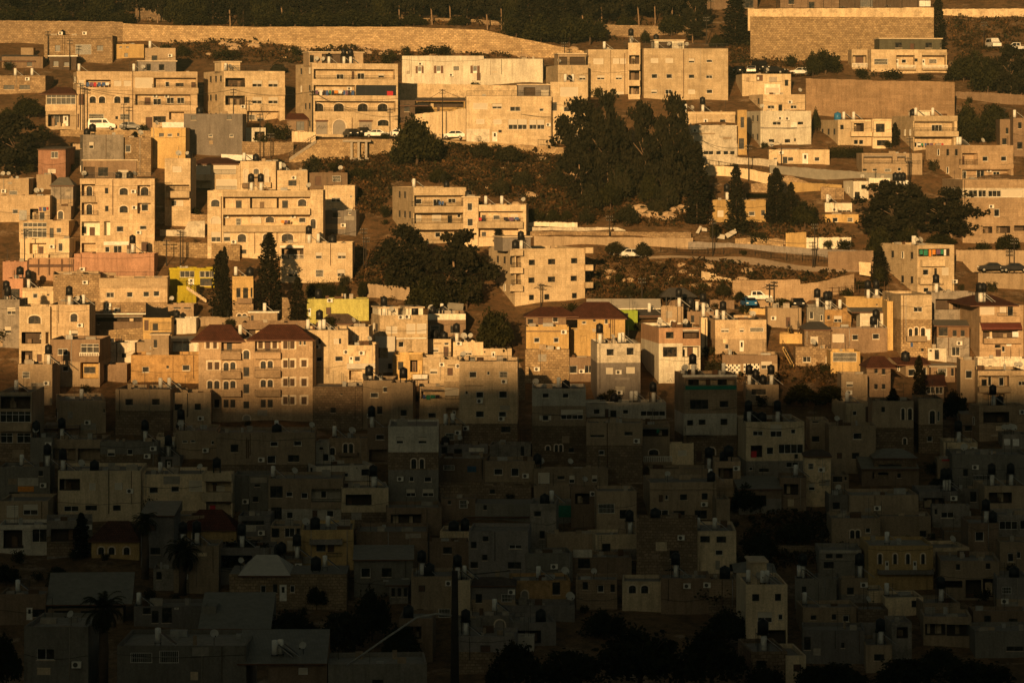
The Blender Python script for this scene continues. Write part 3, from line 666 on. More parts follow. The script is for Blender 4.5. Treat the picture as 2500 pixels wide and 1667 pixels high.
    if H > 3 and Wd > 3:
        def free(u, v, r0, r1): return not any(h[0]-.25 < v and h[1]+.25 > u and h[2]-.15 < r1 and h[3]+.15 > r0 for h in hs)
        for q in range(rnd.randint(1, 3)):
            u = rnd.uniform(.2, Wd-.3)
            if free(u, u+.1, .2, H): p = MB(); r_ = rnd.uniform(.025, .05); p.tube([(u, -.06, rnd.uniform(.1, H*.5)), (u, -.06, H-.05)], r_, rnd.choice(['rustiron', 'iron', 'galv', 'concrete']), 5); p.build('drainpipe', root)
        for q in range(rnd.randint(0, 2)):
            u, w_, z_, h_ = rnd.uniform(.2, Wd*.7), rnd.uniform(.5, 2.2), rnd.uniform(.3, H*.8), rnd.uniform(.3, 1.1)
            if u+w_ < Wd-.1 and z_+h_ < H-.1 and free(u, u+w_, z_, z_+h_) and not any(l_[5] is None and l_[1]-.1 < u+w_ and l_[2]+.1 > u and l_[3]-.1 < z_+h_ and l_[4]+.1 > z_ for l_ in lst):
                p = MB(); p.box(u, u+w_, -.02, -.003, z_, z_+h_, rnd.choice(['tan', 'cream', 'concrete', 'roofpale'])); p.build('plaster_patch', root)
        if rnd.random() < .5:
            z_ = rnd.uniform(H*.35, H*.95); p = MB(); p.tube([(Wd*t/8, -.05, z_ - .3*math.sin(math.pi*t/8) + rnd.uniform(-.08, .08)) for t in range(9)], .02, 'iron', 4); p.build('wall_cable', root)
        if rnd.random() < .5:
            u, z_ = rnd.uniform(.3, Wd-1.1), rnd.uniform(1., max(1.1, H-1.))
            if free(u, u+.8, z_, z_+.6): link('air_conditioner', ac_mesh(), root, (u, 0, z_))
    items = []
    for it in roof.split(','):
        it = it.split()
        if len(it) == 2: items.append((it[0], lx(float(it[1]))))
    make_roof_items(name, items, root, zr if not tilek else H+.1, d, rnd, Wd)
# ------------------------------------------------------------------ the buildings, in the coordinates of the enlarged photograph sheets
# upper rows, in the sun
B('00', 495,1265,400,690,'rubble','old rubble stone house under the long wall','k 620 510 60 70;g 850 505 175 110;k 1090 515 70 60;c 930 345 60 50;c 660 355 50 40','T 690',rm='roofpale')
B('00', 1300,1620,500,650,'ochre','small ochre hut beside the rubble house','k 1345 525 30 18;k 1420 525 30 18;k 1400 600 40 45')
B('00', 20,480,640,775,'brown','dim shed with blue tarpaulin roof','k 60 690 70 60;k 300 690 60 60',d=5,tile=[(-10,400,690,612,'mono')],tm=6)
B('00', 235,375,540,640,'tan','little square tan hut over the tarpaulin shed','',d=4)
B('00', -20,515,855,1065,'rubble','low rough stone house at the left edge','c 290 870 50 40;k 40 960 120 50;k 220 960 120 50','W 145,W 345')
B('00', 560,860,640,760,'darkbrown','dark stall with a pale edged canopy','k 600 690 60 60;k 720 700 60 50',d=4,slab='frame')
B('00', 865,2200,805,1455,'pinkstone','long four storey block above the white van',
  'L 965 900 275 85;y 970 930 260 50;s 885 905 60 70;s 1275,1385 910 80 60;a 1005,1108 1088 72 75;a 1278 1088 70 75;k 1383 1092 65 72;g 1000 1285 165 65;k 1290 1310 30 35;g 1345 1285 105 65;'
  'L 1715 875 475 112;L 1510 1062 615 122;s 1508 875 195 115;c 1710 1068 45 30;c 1840 1065 50 35;w 1850 915 45 60;k 1965 930 85 40;d 2140 920 45 65;d 1620 1095 60 85;w 1715 1110 90 70;w 1865 1095 80 70;w 1980 1095 80 70;'
  'R 1700 945 490 42;R 1500 1140 620 42;L 1885 1258 170 90;d 1625 1320 75 135;k 1710 1310 140 70;B 1490 990 720 62;B 1490 1190 715 60;B 1490 810 710 58;p 1478 805 10 640;d 885 1060 65 125;d 820 1285 70 150',
  'W 840,W 1500,D 1600',sl=150,pent=[(1550,1970,690,'grey','k 1640 715 50 80;k 1780 720 60 70')])
B('00', 515,862,1062,1455,'pinkstone','corner sunroom house with tiled hip roof','n 520 1070 335 108;q 615 1195 120 55 signwhite;O 540 1290 250 135;w 585 1300 65 120;D 690 1300 55 120;B 512 1182 352 70',tile=[(440,870,1060,980,'hip')],d=7)
B('01', 215,885,800,1430,'palestone','three storey block with dark left balconies','O 230 880 215 100;O 230 1080 215 105;h 527,703 905 110 75;h 527,703 1093 110 75;c 395 1182 55 38;L 468 1250 360 170;g 480 1290 100 60;w 600 1330 80 60;R 230 940 215 42;B 215 985 670 90;p 455 1090 8 150',
  'W 255,D 300,W 320',sl=300,pent=[(215,420,700,'cream','k 240 720 40 40')],rr=1)
B('01', -236,425,1283,1730,'grey','bare grey concrete cube house','k 250 1305 55 45;k -156 1305 60 50;w 42,278 1510 45 35','T -70')
B('00', 1700,2090,1440,1900,'ochre','small ochre house with a metal roof screen','w 1885 1505 55 35;k 1995 1500 25 35;k 1790 1500 55 40;q 1825 1378 245 60 whitecloth',roof='D 1750')
B('01', 425,685,1440,1590,'white','white garage with a wide dark doorway','O 560 1485 115 100')
B('01', 1210,2165,715,1515,'palestone','four storey block with arched garages',
  'L 1225 780 905 112;L 1225 960 465 116;m 1695 958 450 118 navy;L 1240 1140 900 118;G 1250 1355 130 158;V 1440 1350 140 165;G 1733 1355 140 158;a 1938 1350 125 68;w 1497 832 80 60;w 1730 820 78 72;h 1965 825 65 45;d 1670 800 25 90;s 1255 1000 95 40;s 1470 1000 100 40;'
  'c 1615 975 35 40;q 2042 1025 68 50 redcloth;a 1240,1468,1735,1957 1162 108 92;R 1225 850 905 42;R 1225 1035 465 42;R 1240 1215 890 42;y 1240 1020 430 55;z 1265 1410 100 50;z 1775 1400 70 60;p 1648 1325 10 190',
  'H 1420,H 1580,H 1650,D 1275,D 1350',sl=240,pent=[(1195,1800,592,'tan','O 1340 605 230 105;O 1580 605 110 105;k 1205 620 45 85')])
B('01', 925,1160,1345,1470,'brown','low brown lean-to with a red canopy','k 1030 1370 90 100',tile=[(905,1175,1345,1275,'mono')],tm=2,d=4)
B('02', -85,835,632,935,'white','long low cream house with brown shutters','e 68 748 90 80;e 275 743 105 85;k 495 752 62 45;e 685 743 105 85;d 755 825 45 85;s 720 825 35 80;c 100 720 30 20',sl=0,ph=.15)
B('02', 835,1500,665,945,'white','blank cream hall next to the shuttered house','q 925 810 60 8 trim',ph=.15,sr=20)
B('02', 75,640,1130,1290,'ochre','ochre terrace under a long dark canopy','O 90 1150 520 60;d 310 1200 30 60;R 60 1235 420 40',tile=[(50,650,1132,1095,'mono')],tm=6,d=6)
B('02', -110,60,1130,1400,'darkbrown','dark lean-to left of the ochre terrace','k -60 1180 60 80',tile=[(-130,210,1190,1160,'mono')],tm=6,d=4)
B('02', 640,1600,1085,1640,'palestone','pink stone block with closed white shutters',
  's 717 1163 160 70;h 930 1168 110 60;w 1130 1205 120 50;w 1462 1220 48 35;s 750 1345 92 52;s 945 1348 90 52;h 1112,1218 1345 105 115;h 1347,1435 1350 86 108;c 1535 1385 50 40;q 640 1455 260 180 whitestain;k 1000 1465 38 30;D 930 1485 60 110;p 1590 1135 10 500','D 1260',
  pent=[(1225,1580,960,'grey','O 1290 985 130 95;s 1485 1015 88 65')],rr=1)
B('02', 1585,2000,925,1600,'palestone','pink stone wing with a tall stair window','s 1697 985 200 105;k 1593 1155 65 95;w 1735 1210 70 50;L 1655 1345 140 120;c 1715 1350 35 28','W 1755,W 1840,T 1800')
B('02', 1670,2010,735,1180,'palestone','low pink stone wing with railed roof terrace','k 1915 865 70 40;h 1910 850 75 52','D 1700',sl=125,rr=1,pent=[(1690,2000,610,'tan','O 1820 640 170 95;O 1700 640 90 95')])
B('02', 2010,2468,560,1100,'palestone','left one of the twin pink stone blocks','s 2070 660 112 65;s 2290,2370 660 70 60;h 2110 850 85 50;h 2320 850 75 50;s 2325 1035 85 60;s 2120 1040 85 55;p 2420 600 8 500','W 2200',ph=.3)
B('03', 155,292,485,1130,'palestone','narrow balcony bay between twin pink blocks','O 165 625 120 100;O 165 800 120 105;O 165 970 120 95;b 158 725 130 70;b 158 905 130 65;b 158 1065 130 65','H 150,D 170',d=6)
B('03', 330,1285,548,1135,'palestone','right one of the twin pink stone blocks',
  's 410,577 660 85 50;h 838 660 70 50;w 1040 672 70 32;w 418,585 835 70 50;w 838 842 65 42;w 1035 845 75 40;h 415 1010 70 45;w 575 1010 75 50;s 835 1008 75 52;w 1042 1008 68 45;p 778 560 9 540;q 410 628 80 14 tan;q 580 630 70 12 tan',
  'H 490,D 630,D 750,D 840',sl=45,rr=1,pent=[(465,800,458,'white','O 512 468 150 80;w 740 480 30 40')])
B('03', 735,1365,1260,1420,'palestone','low house with plants and tanks on the roof','k 745 1340 25 75;D 1005 1340 50 70;w 1190 1343 72 40;k 1350 1330 30 70;B 735 1262 630 32','W 830,H 1020,D 900',sl=50,d=6)
B('03', 860,1388,1412,1795,'whitestain','pale house with a row of five windows','w 1005,1060,1145,1228,1302 1697 58 48;B 860 1500 270 12 tan;p 1380 1420 8 200')
B('03', 1440,1990,835,1075,'cream','cream terrace house with an arched gable door','d 1600 840 72 75;k 1920 900 40 70;q 1610 870 20 30 frame','D 1730')
B('03', 1690,1868,950,1075,'white','small white rooftop block with a blank panel','s 1700 990 160 72',d=4)
B('03', 1675,2158,1065,1255,'palestone','upper storey of the white tower house','w 1727 1188 82 38;k 1850 1178 45 72;w 1990 1185 75 40','D 2140',sl=120,d=7)
B('03', 1645,2225,1250,1668,'white','white tower house with two wall units','c 1840 1315 50 38;c 1920 1325 45 30;w 1785 1368 95 42;w 2068 1368 68 40;w 1738,1920 1567 72 45;k 2030 1560 20 35;q 1645 1438 420 12 grey;B 1990 1380 70 55 frame','D 1685',sl=155)
B('03', 1385,1490,1240,1760,'ochre','narrow ochre house in the alley','k 1420 1320 40 120;k 1400 1560 60 120',d=5)
B('13', 1740,2420,165,335,'cream','low cream house with white front door','k 1895 245 52 75;w 1950 250 65 45;w 1790 255 45 20;c 1850 190 30 28;D 2115 205 68 130;w 2250 250 60 45;q 1840 150 240 12 grey','D 1650',d=6)
B('04', 365,545,560,800,'palestone','narrow porch bay of the dark roofed villa','L 370 625 165 105;u 365 715 170 70;d 420 640 90 90',d=5)
B('04', 585,1450,560,835,'palestone','cream villa with dark set back upper storey',
  'g 620 665 158 65;L 872 622 210 170;L 1165 622 278 170;D 880 665 35 80;w 950 665 55 45;k 1080 660 35 35;D 1180 665 40 75;g 1265 665 92 48;u 868 735 215 55;u 1160 735 285 55;B 868 590 215 34;B 1165 590 285 34','D 870,W 1140',sl=60,
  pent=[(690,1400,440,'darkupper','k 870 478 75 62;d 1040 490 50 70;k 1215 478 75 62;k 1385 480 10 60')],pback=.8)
B('04', 210,600,1350,1645,'cream','house with curved balcony under the tall wall','k 238 1408 40 52;O 395 1388 115 95;b 345 1485 245 52;w 395,455 1578 48 50;B 350 1350 240 22','U 255,W 320,W 440,D 250',sl=190)
B('04', 600,815,1340,1645,'cream','house with a round crenellated corner terrace','k 638 1395 100 98;b 600 1490 210 52;k 650 1580 120 62;B 610 1340 205 22',d=6)
B('04', 1060,1565,1305,1690,'palestone','striped balcony house with planted railings',
  'L 1065 1370 465 110;b 1055 1480 508 60;L 1065 1550 460 112;w 1080,1130 1600 42 60;w 1295 1408 120 70;B 1060 1306 505 58;R 1060 1440 500 42;y 1100 1650 300 10','W 1110,T 1065,W 1305',sl=145,pent=[(1120,1280,1255,'white','')])
B('04', 2035,2170,1345,1700,'brown','brown house at the right edge behind trees','k 2100 1440 30 70;k 2060 1560 50 70',d=5)
B('04', 2185,2400,1330,1760,'brownstone','second brown house at the right edge','k 2240 1380 40 70;k 2230 1600 60 80','W 2220')
# second band
B('10', 430,740,160,540,'dustpink','dusky pink house behind the left pine','w 575 185 80 75;s 540 380 90 50;k 560 450 60 70','',tile=[(425,745,158,130,'mono')],tm=6)
B('10', 410,578,445,620,'tan','small tan cube below the pink house','',d=4)
B('10', -20,325,490,725,'pinkstone','upper half of the stepped left house','g 105 625 90 90','D 20,D 80')
B('10', -20,560,682,975,'pinkstone','lower half of the stepped left house','w 140 835 60 50;q 215 845 85 112 galv;O 335 830 95 118;w 440 870 60 80;R 310 905 250 50;y 440 840 100 20','D 400,D 450')
B('10', 215,775,965,1170,'pinkstone','house with a two row glazed porch','n 260 985 265 50;n 260 1045 265 108;k 560 1045 45 115;w 635 1045 55 55',sl=0)
B('10', 640,800,800,970,'tan','arched doorway house beside the tall block','a 655 855 55 90',d=4)
B('10', 225,785,1165,1420,'cream','small house with a square recessed porch','L 335 1215 190 122;d 420 1255 48 80;w 660 1215 50 92;c 565 1235 30 40;b 310 1340 250 60;R 560 1325 260 70',d=5)
B('10', 905,1732,490,1350,'pinkstone','tall stone block with arched windows',
  'L 905 555 165 132;L 905 760 190 140;a 970 580 65 105;a 970 780 65 115;k 1178 595 38 65;k 1180 798 38 62;a 1342 595 90 80;a 1342 795 90 80;L 1540 565 145 122;L 1540 765 148 120;a 1578 585 85 95;w 1583 783 80 75;c 1470 612 48 45;c 1480 792 48 45;w 1308 1025 75 65;w 1567 1020 75 45;'
  'L 895 975 225 158 white;L 1168 970 70 160 white;k 905 1035 60 75;d 1005 1040 60 95;w 1180 1255 50 65;w 1275 1245 90 85;d 1425 1230 70 100;d 1585 1205 78 110;L 915 1215 160 125;q 1165 1200 280 40 whitecloth;B 905 690 165 62;B 900 490 170 62;R 905 640 165 50;R 1540 640 145 48;R 905 850 200 50;R 920 1325 150 30;p 1262 500 7 400',
  'D 945,T 1330,T 1455,D 1500,W 1180,W 1250',sl=90,pent=[(930,1530,290,'brown','O 940 360 125 125;s 1325 395 110 90;k 1100 365 110 100')],rr=1)
B('10', 835,1735,1335,1635,'pink','salmon pink terrace house','q 1720 1340 10 4 pink;c 900 1500 30 30','H 1480',ph=.2,d=6)
B('10', 310,838,1395,1635,'salmon','orange terrace with a dark timber beam','B 325 1455 530 30 doorwood;B 310 1400 14 180 doorwood;B 425 1395 14 180 doorwood;B 545 1395 14 180 doorwood;B 685 1395 14 180 doorwood;B 815 1395 14 180 doorwood',d=5)
B('10', 30,300,1425,1640,'pink','rounded pink wall house at the left','',d=5,sl=40)
B('10', 1855,2145,262,810,'palestone','cream house with a railed upper balcony','s 1945 355 100 62;L 1870 560 262 72;b 1865 630 275 75;L 1885 710 248 92;R 1875 575 260 55;w 1915 740 60 60;s 1990 740 60 60','T 2190,D 1990,D 2100',base=1040)
B('11', -172,400,322,640,'palestone','pale house with wide shuttered balconies','s -112 340 178 102;s 100 340 250 102;L -110 512 175 122;s 130 500 230 108;R 100 390 250 52;R 130 575 230 40','',tile=[(-195,385,325,255,'hip')],tm=1,sl=0)
B('11', 400,800,295,640,'palestone','old facade with pointed blind arches','A 440 385 45 155;a 550 380 60 60;A 670 385 50 155;L 430 470 310 110 tan;b 425 545 90 50 brown;b 640 530 110 60','T 560,W 200,W 280',sr=20)
B('11', 815,1155,398,630,'palestone','small square house on the scrub edge','k 940 510 92 62','D 880,W 840',sl=20)
B('11', 1165,1605,425,590,'brown','brown flat roofed hut','d 1240 465 72 105;g 1435 458 92 68','D 1530',d=5)
B('11', 1340,1690,570,850,'palestone','narrow cream house with two tone window','w 1425 705 105 48;w 1635 680 24 26','',d=7)
B('11', 1345,1705,850,1200,'grey','unfinished grey storey under the narrow house','k 1437 873 90 55;w 1615 868 32 28;q 1360 1000 230 60 tan;k 1400 1090 60 60',base=1100,d=5)
B('11', 30,1330,625,1410,'palestone','wide cream block with two long balconies',
  'a 72 728 95 78;L 205 697 980 128;k 343 740 62 84;O 508 700 300 122;k 865 740 62 84;a 1045 722 95 80;L 205 900 980 120;c 205 903 48 34;g 345 935 60 82;A 520 920 100 76;a 680 920 90 66;c 962 903 48 34;w 1053 928 82 60;y 860 960 100 40;'
  'A 72 920 98 80;a 1190 945 60 108;h 72 1090 105 112;h 210 1090 75 108;a 370 1110 95 95;a 865 1110 130 90;a 655 1110 95 90;c 300 1188 48 34;c 305 1252 48 34;k 400 1290 68 46;b 203 825 983 70;b 203 1020 983 70;B 200 630 985 66;p 182 690 8 520;p 558 1095 8 240;p 808 1095 8 120',
  'H 515,H 625,D 1170',sl=15)
B('11', 850,1662,1215,1680,'palestone','cream house with white trellis terrace','O 862 1275 250 118;h 1247 1322 75 70;h 1495 1322 92 70;h 943 1515 102 82;g 1247 1515 90 82;h 1490 1510 90 82;R 862 1345 250 48 frame;B 848 1245 270 24 frame;p 1412 1220 8 250','H 1165,T 1435,W 1270',sl=0)
B('12', 40,630,590,1250,'palestone','three storey stone block with wraparound balconies',
  'L 45 680 560 122;L 45 875 560 122;L 45 1070 560 120;w 92 722 65 55;w 288 725 82 77;w 455 715 88 52;s 80 905 75 70;s 275 905 100 70;k 452 905 45 88;w 558 895 40 40;w 310 1100 62 55;R 20 745 610 57;R 20 940 615 57;y 320 745 60 50;b 40 805 595 70;b 40 1000 595 65;B 40 592 590 88','T 445,W 60,D 30',sl=265)
B('12', 605,775,705,1250,'palestone','slim stair tower with tall windows','w 650 765 58 84;w 650 938 60 86;w 640 1115 72 40','T 660',d=5,slab='trim')
B('12', 765,1312,785,1240,'palestone','two storey stone wing with laundry balcony','L 770 858 505 116;L 770 1048 455 100;k 808 900 40 72;w 935 905 80 48;s 1135 895 80 62;k 805 1092 50 50;R 755 925 520 50;b 765 974 515 72;y 1060 925 170 45;y 780 930 60 40','W 1030,D 1300,W 850')
B('12', 1185,1980,1280,1900,'palestone','pale four storey block beside two pines',
  'k 1342 1405 70 62;k 1560 1398 82 62;k 1822 1392 72 60;k 1338 1605 70 62;k 1558 1598 82 62;k 1817 1592 72 60;k 1345 1800 56 60;k 1518 1795 58 62;k 1832 1785 56 62;L 1190 1360 62 128;L 1190 1560 62 120;R 1120 1435 134 52;R 1120 1630 134 52;b 1110 1488 146 66;b 1110 1690 146 64;b 1110 1290 146 66;b 1965 1270 85 66;b 1965 1467 85 66;b 1965 1663 85 66',
  'T 1180,H 1275,D 1330',sl=300,pent=[(1085,1400,1155,'grey','')])
B('13', 1105,1700,732,950,'ochre','low yellow house between the cypresses','s 1162 850 66 70;w 1510 860 72 48;k 1650 845 50 58;p 1098 735 8 200','H 1265',d=6)
B('14', 385,560,520,760,'white','white cottage below the metal fence','w 475 560 62 52;k 400 640 60 100','D 540',sl=80,d=5)
B('14', 560,800,485,620,'white','white walled yard house beside the cottage','L 565 540 100 75 ochre',d=5)
B('14', 65,368,765,880,'white','small white house with a strip window','n 210 845 145 26;c 145 825 40 34;k 25 825 30 50','W 65,D 120',d=4)
B('14', 65,445,893,1000,'ochre','low ochre house with wall vines','w 150 930 62 48;g 320 930 62 48','',d=5)
B('14', 480,1165,205,470,'tan','old tan house behind the vine terrace','k 490 380 45 26;w 600 380 50 26;g 738 378 75 36;w 885 365 42 40;L 500 210 330 110;L 880 180 100 120;R 500 290 650 35','',d=6)
B('14', 560,1155,605,760,'brown','flat house under a row of black tanks','k 700 650 60 60;D 1070 500 40 40','H 870,H 915,H 960,W 1000',d=6)
B('14', 1600,2225,115,520,'tanstone','large tan stone house with four roof boilers','L 1572 205 228 135;d 1600 240 85 98;w 1855 240 70 56;w 2078 238 70 56;w 1630 410 80 95;w 1832 405 90 100;w 2030 415 82 72;c 1950 382 50 38;B 1565 335 655 42;R 1575 275 220 62;L 1610 390 590 112','W 1515,W 1560,W 1605,W 1645,D 1920',sl=310)
B('14', 1615,2400,500,1235,'tanstone','lower tan stone block with a white window band','n 1687 622 95 76;n 1795 622 90 76;n 1908 622 145 74;s 2060 610 235 88;w 1975 830 62 88;c 1910 785 50 40;O 1845 1030 110 75;O 2000 1025 160 80;O 2205 1020 140 60;R 1615 455 680 48',sl=110,z=[(598,705,'whitestain')],d=7)
B('14', 1105,1540,1240,1790,'palestone','three storey house with a dark laundry balcony','O 1115 1282 370 85;y 1120 1290 330 80;b 1130 1405 270 72;b 1110 1605 270 72;w 1172 1510 66 68;k 1305 1500 32 105;s 1395 1495 80 86;w 1180 1718 60 52;c 1510 1645 40 30','W 820,W 920,D 1040,D 1200',sl=330)
# third band
B('20', 600,1122,140,600,'tan','blank rubble walled block','k 625 165 15 15;k 915 150 15 15','',sl=130,z=[(140,600,'rubble')])
B('20', 1122,1880,180,600,'pinkstone','long stone house with a deep parapet','w 1195 340 90 60;w 1425 340 70 56;w 1610 335 66 56;w 1725 330 66 56;B 1118 182 765 105;c 1185 512 60 45;c 1283 507 68 50','',z=[(450,600,'rubble')],rr=1,rrm='rustiron')
B('20', 1070,1608,580,800,'brown','long dark veranda under the stone house','O 1075 598 525 72;k 1100 680 20 20;B 1055 575 585 14 frame','',d=5)
B('20', 1610,1930,625,870,'ochre','terrace with railings under the black sail','d 1625 650 48 118;R 1690 675 240 95;k 1720 690 60 80','',d=4)
B('20', 1930,2210,630,790,'white','white house behind the black sail','k 1960 660 30 40','T 1860',sl=0,d=5)
B('20', 1880,2182,475,640,'tanstone','flat hut with two slit windows','k 1955 507 80 20;k 2070 507 80 20','D 1920',d=5)
B('20', 252,602,290,450,'cream','small cream hut with a parapet','w 370 350 55 55;k 530 358 28 18;B 250 292 352 28','H 290',d=5)
B('20', 85,258,185,430,'pink','narrow pink house in the alley','k 120 300 100 110','T 210',d=5)
B('20', 215,566,500,1165,'palestone','left half of the two part stone house','a 322 600 138 92;O 243 785 225 132;L 515 785 45 132;O 240 998 128 160;w 425 820 42 48;d 418 1035 55 125;B 222 922 336 72;q 480 998 40 160 cream','',d=7,noside=1)
B('20', 562,1005,480,850,'pinkstone','right half of the two part stone house','a 793 580 80 92;h 800 765 78 66;q 780 768 18 60 frame','H 770,T 845,T 900,D 860,W 925',base=1150)
B('20', 565,1126,870,1420,'brown','brown house with white glazed balcony','w 650 970 112 75;n 910 918 205 112;b 910 1065 215 55;u 908 1010 218 58;w 705 1175 66 52;L 905 1130 215 180 ochre;k 930 1185 125 70','',z=[(1120,1420,'tan')])
B('20', 1175,1522,905,1160,'whitestain','small white house with one outside pipe','k 1185 1025 30 50;w 1365 1025 60 52;c 1220 855 60 45;p 1310 910 7 230','',sr=45,d=6)
B('20', 1150,1430,1150,1345,'brown','low brown wall house in the gap','',d=4)
B('20', 1925,2240,885,1045,'white','white metal clad roof shed','k 1955 1012 80 14;s 2090 945 95 80','',d=4,tile=[(1840,2240,890,850,'mono')],tm=4)
B('20', 1475,2245,1045,1345,'orange','stained ochre house with roof terrace','w 1600 1178 78 62;w 2050 1160 88 62;k 1872 1165 28 30;p 2255 1050 8 200','D 1700',sl=20,pent=[(1690,1890,830,'tan','k 1720 880 40 90')])
B('20', 1910,2422,70,280,'yellow','bright yellow house with white window grids','n 2025 100 165 72;n 2250,2300 100 130 72;D 2120 182 68 82;k 2255 182 140 82;R 2020 180 90 88;B 1905 65 520 24','',d=6)
B('20', 1890,2210,265,440,'yellow','lower yellow house wall with drip stains','q 1900 290 290 4 yellow','',d=4)
B('21', 310,545,160,630,'ochre','ochre house between two cypresses','k 355 290 46 108;k 430 288 56 155;k 515 288 28 108;b 362 402 170 58 brown;a 365 578 42 48;a 425 578 42 48;B 312 165 230 20','W 345,T 520',d=6,z=[(440,630,'rubble')])
B('21', 510,816,570,720,'tan','flat hut with one boiler on a white slab','k 520 600 30 60','W 665',d=4,slab='frame')
B('21', -70,500,625,725,'tan','long wall house behind the mansion','k 195 680 15 30','',d=4)
B('21', -70,1215,868,1780,'tanstone','large mansion with red tiled roofs',
  'f 10,90 895 50 80;L 185 895 230 105;k 235 905 55 85;L 565 890 295 112;f 590 900 60 80;d 670 900 55 100;f 750 900 58 80;f 880,957 890 62 88;w 1060,1108 885 30 48;a 435 990 66 100;f 30,107 1125 55 88;a 212 1125 56 95;a 288 1125 56 80;a 630 1110 58 85;a 708 1110 58 80;f 880,957 1100 62 90;f 1085 1100 65 80;'
  'a 30,107 1335 55 88;a 212 1335 56 95;a 288 1335 56 80;a 630,708 1320 58 85;f 880,957 1305 62 92;f 1085 1305 65 92;k 435 1180 66 105;k 435 1370 66 105;k 30,107 1545 55 90;k 212,288 1545 56 90;k 630,708 1545 58 90;f 880,957 1512 62 90;f 1085 1512 65 90;k 435 1565 66 80;V 435 1725 76 55;'
  'b 185 1020 230 72;b 565 1012 295 72;b 185 1235 230 70;b 565 1218 295 72;b 185 1440 230 68;b 565 1432 295 72;R 185 975 230 45;R 565 970 295 42;R 185 1195 230 40;R 565 1180 295 38','W 385',
  tile=[(-160,455,885,715,'hip'),(470,1240,872,712,'hip')],noside=1,d=9)
B('21', 1120,1612,765,1410,'cream','cream house with sliding half shutters','s 1230 862 50 56;k 1280 862 26 56;s 1452 860 55 60;k 1507 860 28 60;c 1235 938 44 36;w 1255 1065 68 52;w 1465 1062 86 55;c 1560 1000 48 34','W 1065,H 1290,W 1340',base=1640)
B('21', 1612,1848,725,940,'cream','upper cream annex with a small terrace','s 1660 825 52 58;k 1714 825 26 58;R 1625 895 200 42','D 1640',d=5,base=1500)
B('21', 1608,1918,935,1400,'creamstain','lower cream annex with ribbed white balcony','D 1622 1060 50 80;w 1685 1060 68 56;b 1605 1135 318 60 corrwhite;k 1780 1250 60 70;L 1620 1215 150 110','D 1840',base=1660)
B('21', 1215,1778,1400,1860,'darkrubble','rough stone base under the black tent','k 1415 1632 62 62;k 1530 1475 20 20','',d=6,ph=.1)
B('21', 1150,1845,415,690,'lime','lime yellow walled house','d 1365 510 56 80;D 1165 520 30 90;c 1378 430 26 22','T 1280',d=5,ph=.1)
B('21', 1345,1745,672,735,'tan','low house under a grey hip roof','','',tile=[(1250,1750,690,585,'hip')],tm=3,d=6)
B('21', 1970,2505,600,1240,'creamstain','stained cream house with wide shutters','s 2040 725 126 80;s 2268 700 100 110;s 2385 700 110 110;c 2170 605 55 38;c 2240 602 55 38;w 2180 900 60 60;B 2130 855 360 12 frame;k 2290 1010 60 90','H 2045,D 2115,T 2390',sl=115,pent=[(1980,2200,525,'white',''),(2290,2480,528,'white','')])
B('21', 1920,2142,835,1250,'corrwhite','leaning shed of corrugated sheets','O 1928 965 135 112;k 2065 1140 40 60','',d=4)
B('21', 1780,2112,1330,1860,'tan','tan house with two unmatched windows','w 2005 1400 46 62;w 1862 1465 96 60;c 1830 1720 40 30;k 1940 1620 60 90','T 1835,W 1850',sl=0)
B('22', -190,145,1040,1350,'ochre','small ochre house with an open front','O 5 1100 85 135;k -130 1120 60 90;B -5 1040 140 60','',d=6)
B('22', 205,632,580,850,'brown','brown house under a blank white band','q 206 582 424 68 white;k 460 715 100 85;g 235 715 100 80','T 260,W 365,T 385,D 190,D 120',sl=0)
B('22', 120,465,865,1080,'cream','cream terrace house with crossed bar','h 250 955 75 56;w 388 905 56 28;d 382 950 56 112;B 275 908 80 8 browns;R 130 1015 330 50','T 270,T 380',d=6)
B('22', 490,828,900,1115,'cream','cream terrace house with half shut window','h 610 995 95 52;c 525 903 55 34;R 540 1050 290 60','H 510,D 610,D 690',d=6)
B('22', 828,1150,972,1115,'cream','low cream terrace house with white door','D 920 1008 50 100;q 975 1070 115 12 browns;q 985 1085 95 22 browns;k 835 1000 20 20','D 1000',d=5)
B('22', 150,392,1070,1400,'palestone','narrow stone house with a wall unit','h 228 1200 86 56;c 335 1130 52 44','',d=6)
B('22', 392,562,1095,1420,'palestone','stone stair house with a brown door','d 425 1190 62 85;c 515 1145 30 45;B 425 1158 120 6 iron','',d=6)
B('22', 20,205,1330,1420,'tan','small balcony house with drying cloth','q 35 1265 165 48 whitecloth;R 25 1255 190 70','',d=4)
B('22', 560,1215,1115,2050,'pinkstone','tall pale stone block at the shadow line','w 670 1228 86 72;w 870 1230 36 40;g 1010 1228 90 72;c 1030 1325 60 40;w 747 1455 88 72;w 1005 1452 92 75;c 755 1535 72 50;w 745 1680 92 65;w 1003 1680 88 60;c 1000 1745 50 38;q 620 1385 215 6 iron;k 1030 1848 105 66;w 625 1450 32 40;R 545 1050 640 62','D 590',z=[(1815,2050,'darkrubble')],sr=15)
B('22', 105,560,1400,1830,'pinkstone','terraced front house with two balconies','L 130 1412 260 125;s 400 1410 160 90;R 400 1502 160 45;w 208 1695 92 58;L 408 1640 150 130;D 480 1680 42 90;y 150 1510 200 40;B 388 1340 220 66','',d=6)
B('22', 1312,1792,725,985,'ochre','yellow house below the red roofed veranda','w 1400 848 66 56;w 1622 848 58 56;B 1310 770 480 12 brown','',base=1300,d=6)
B('22', 1302,1796,985,1350,'palerubble','coarse stone base of the yellow house','','',ph=.05,d=8)
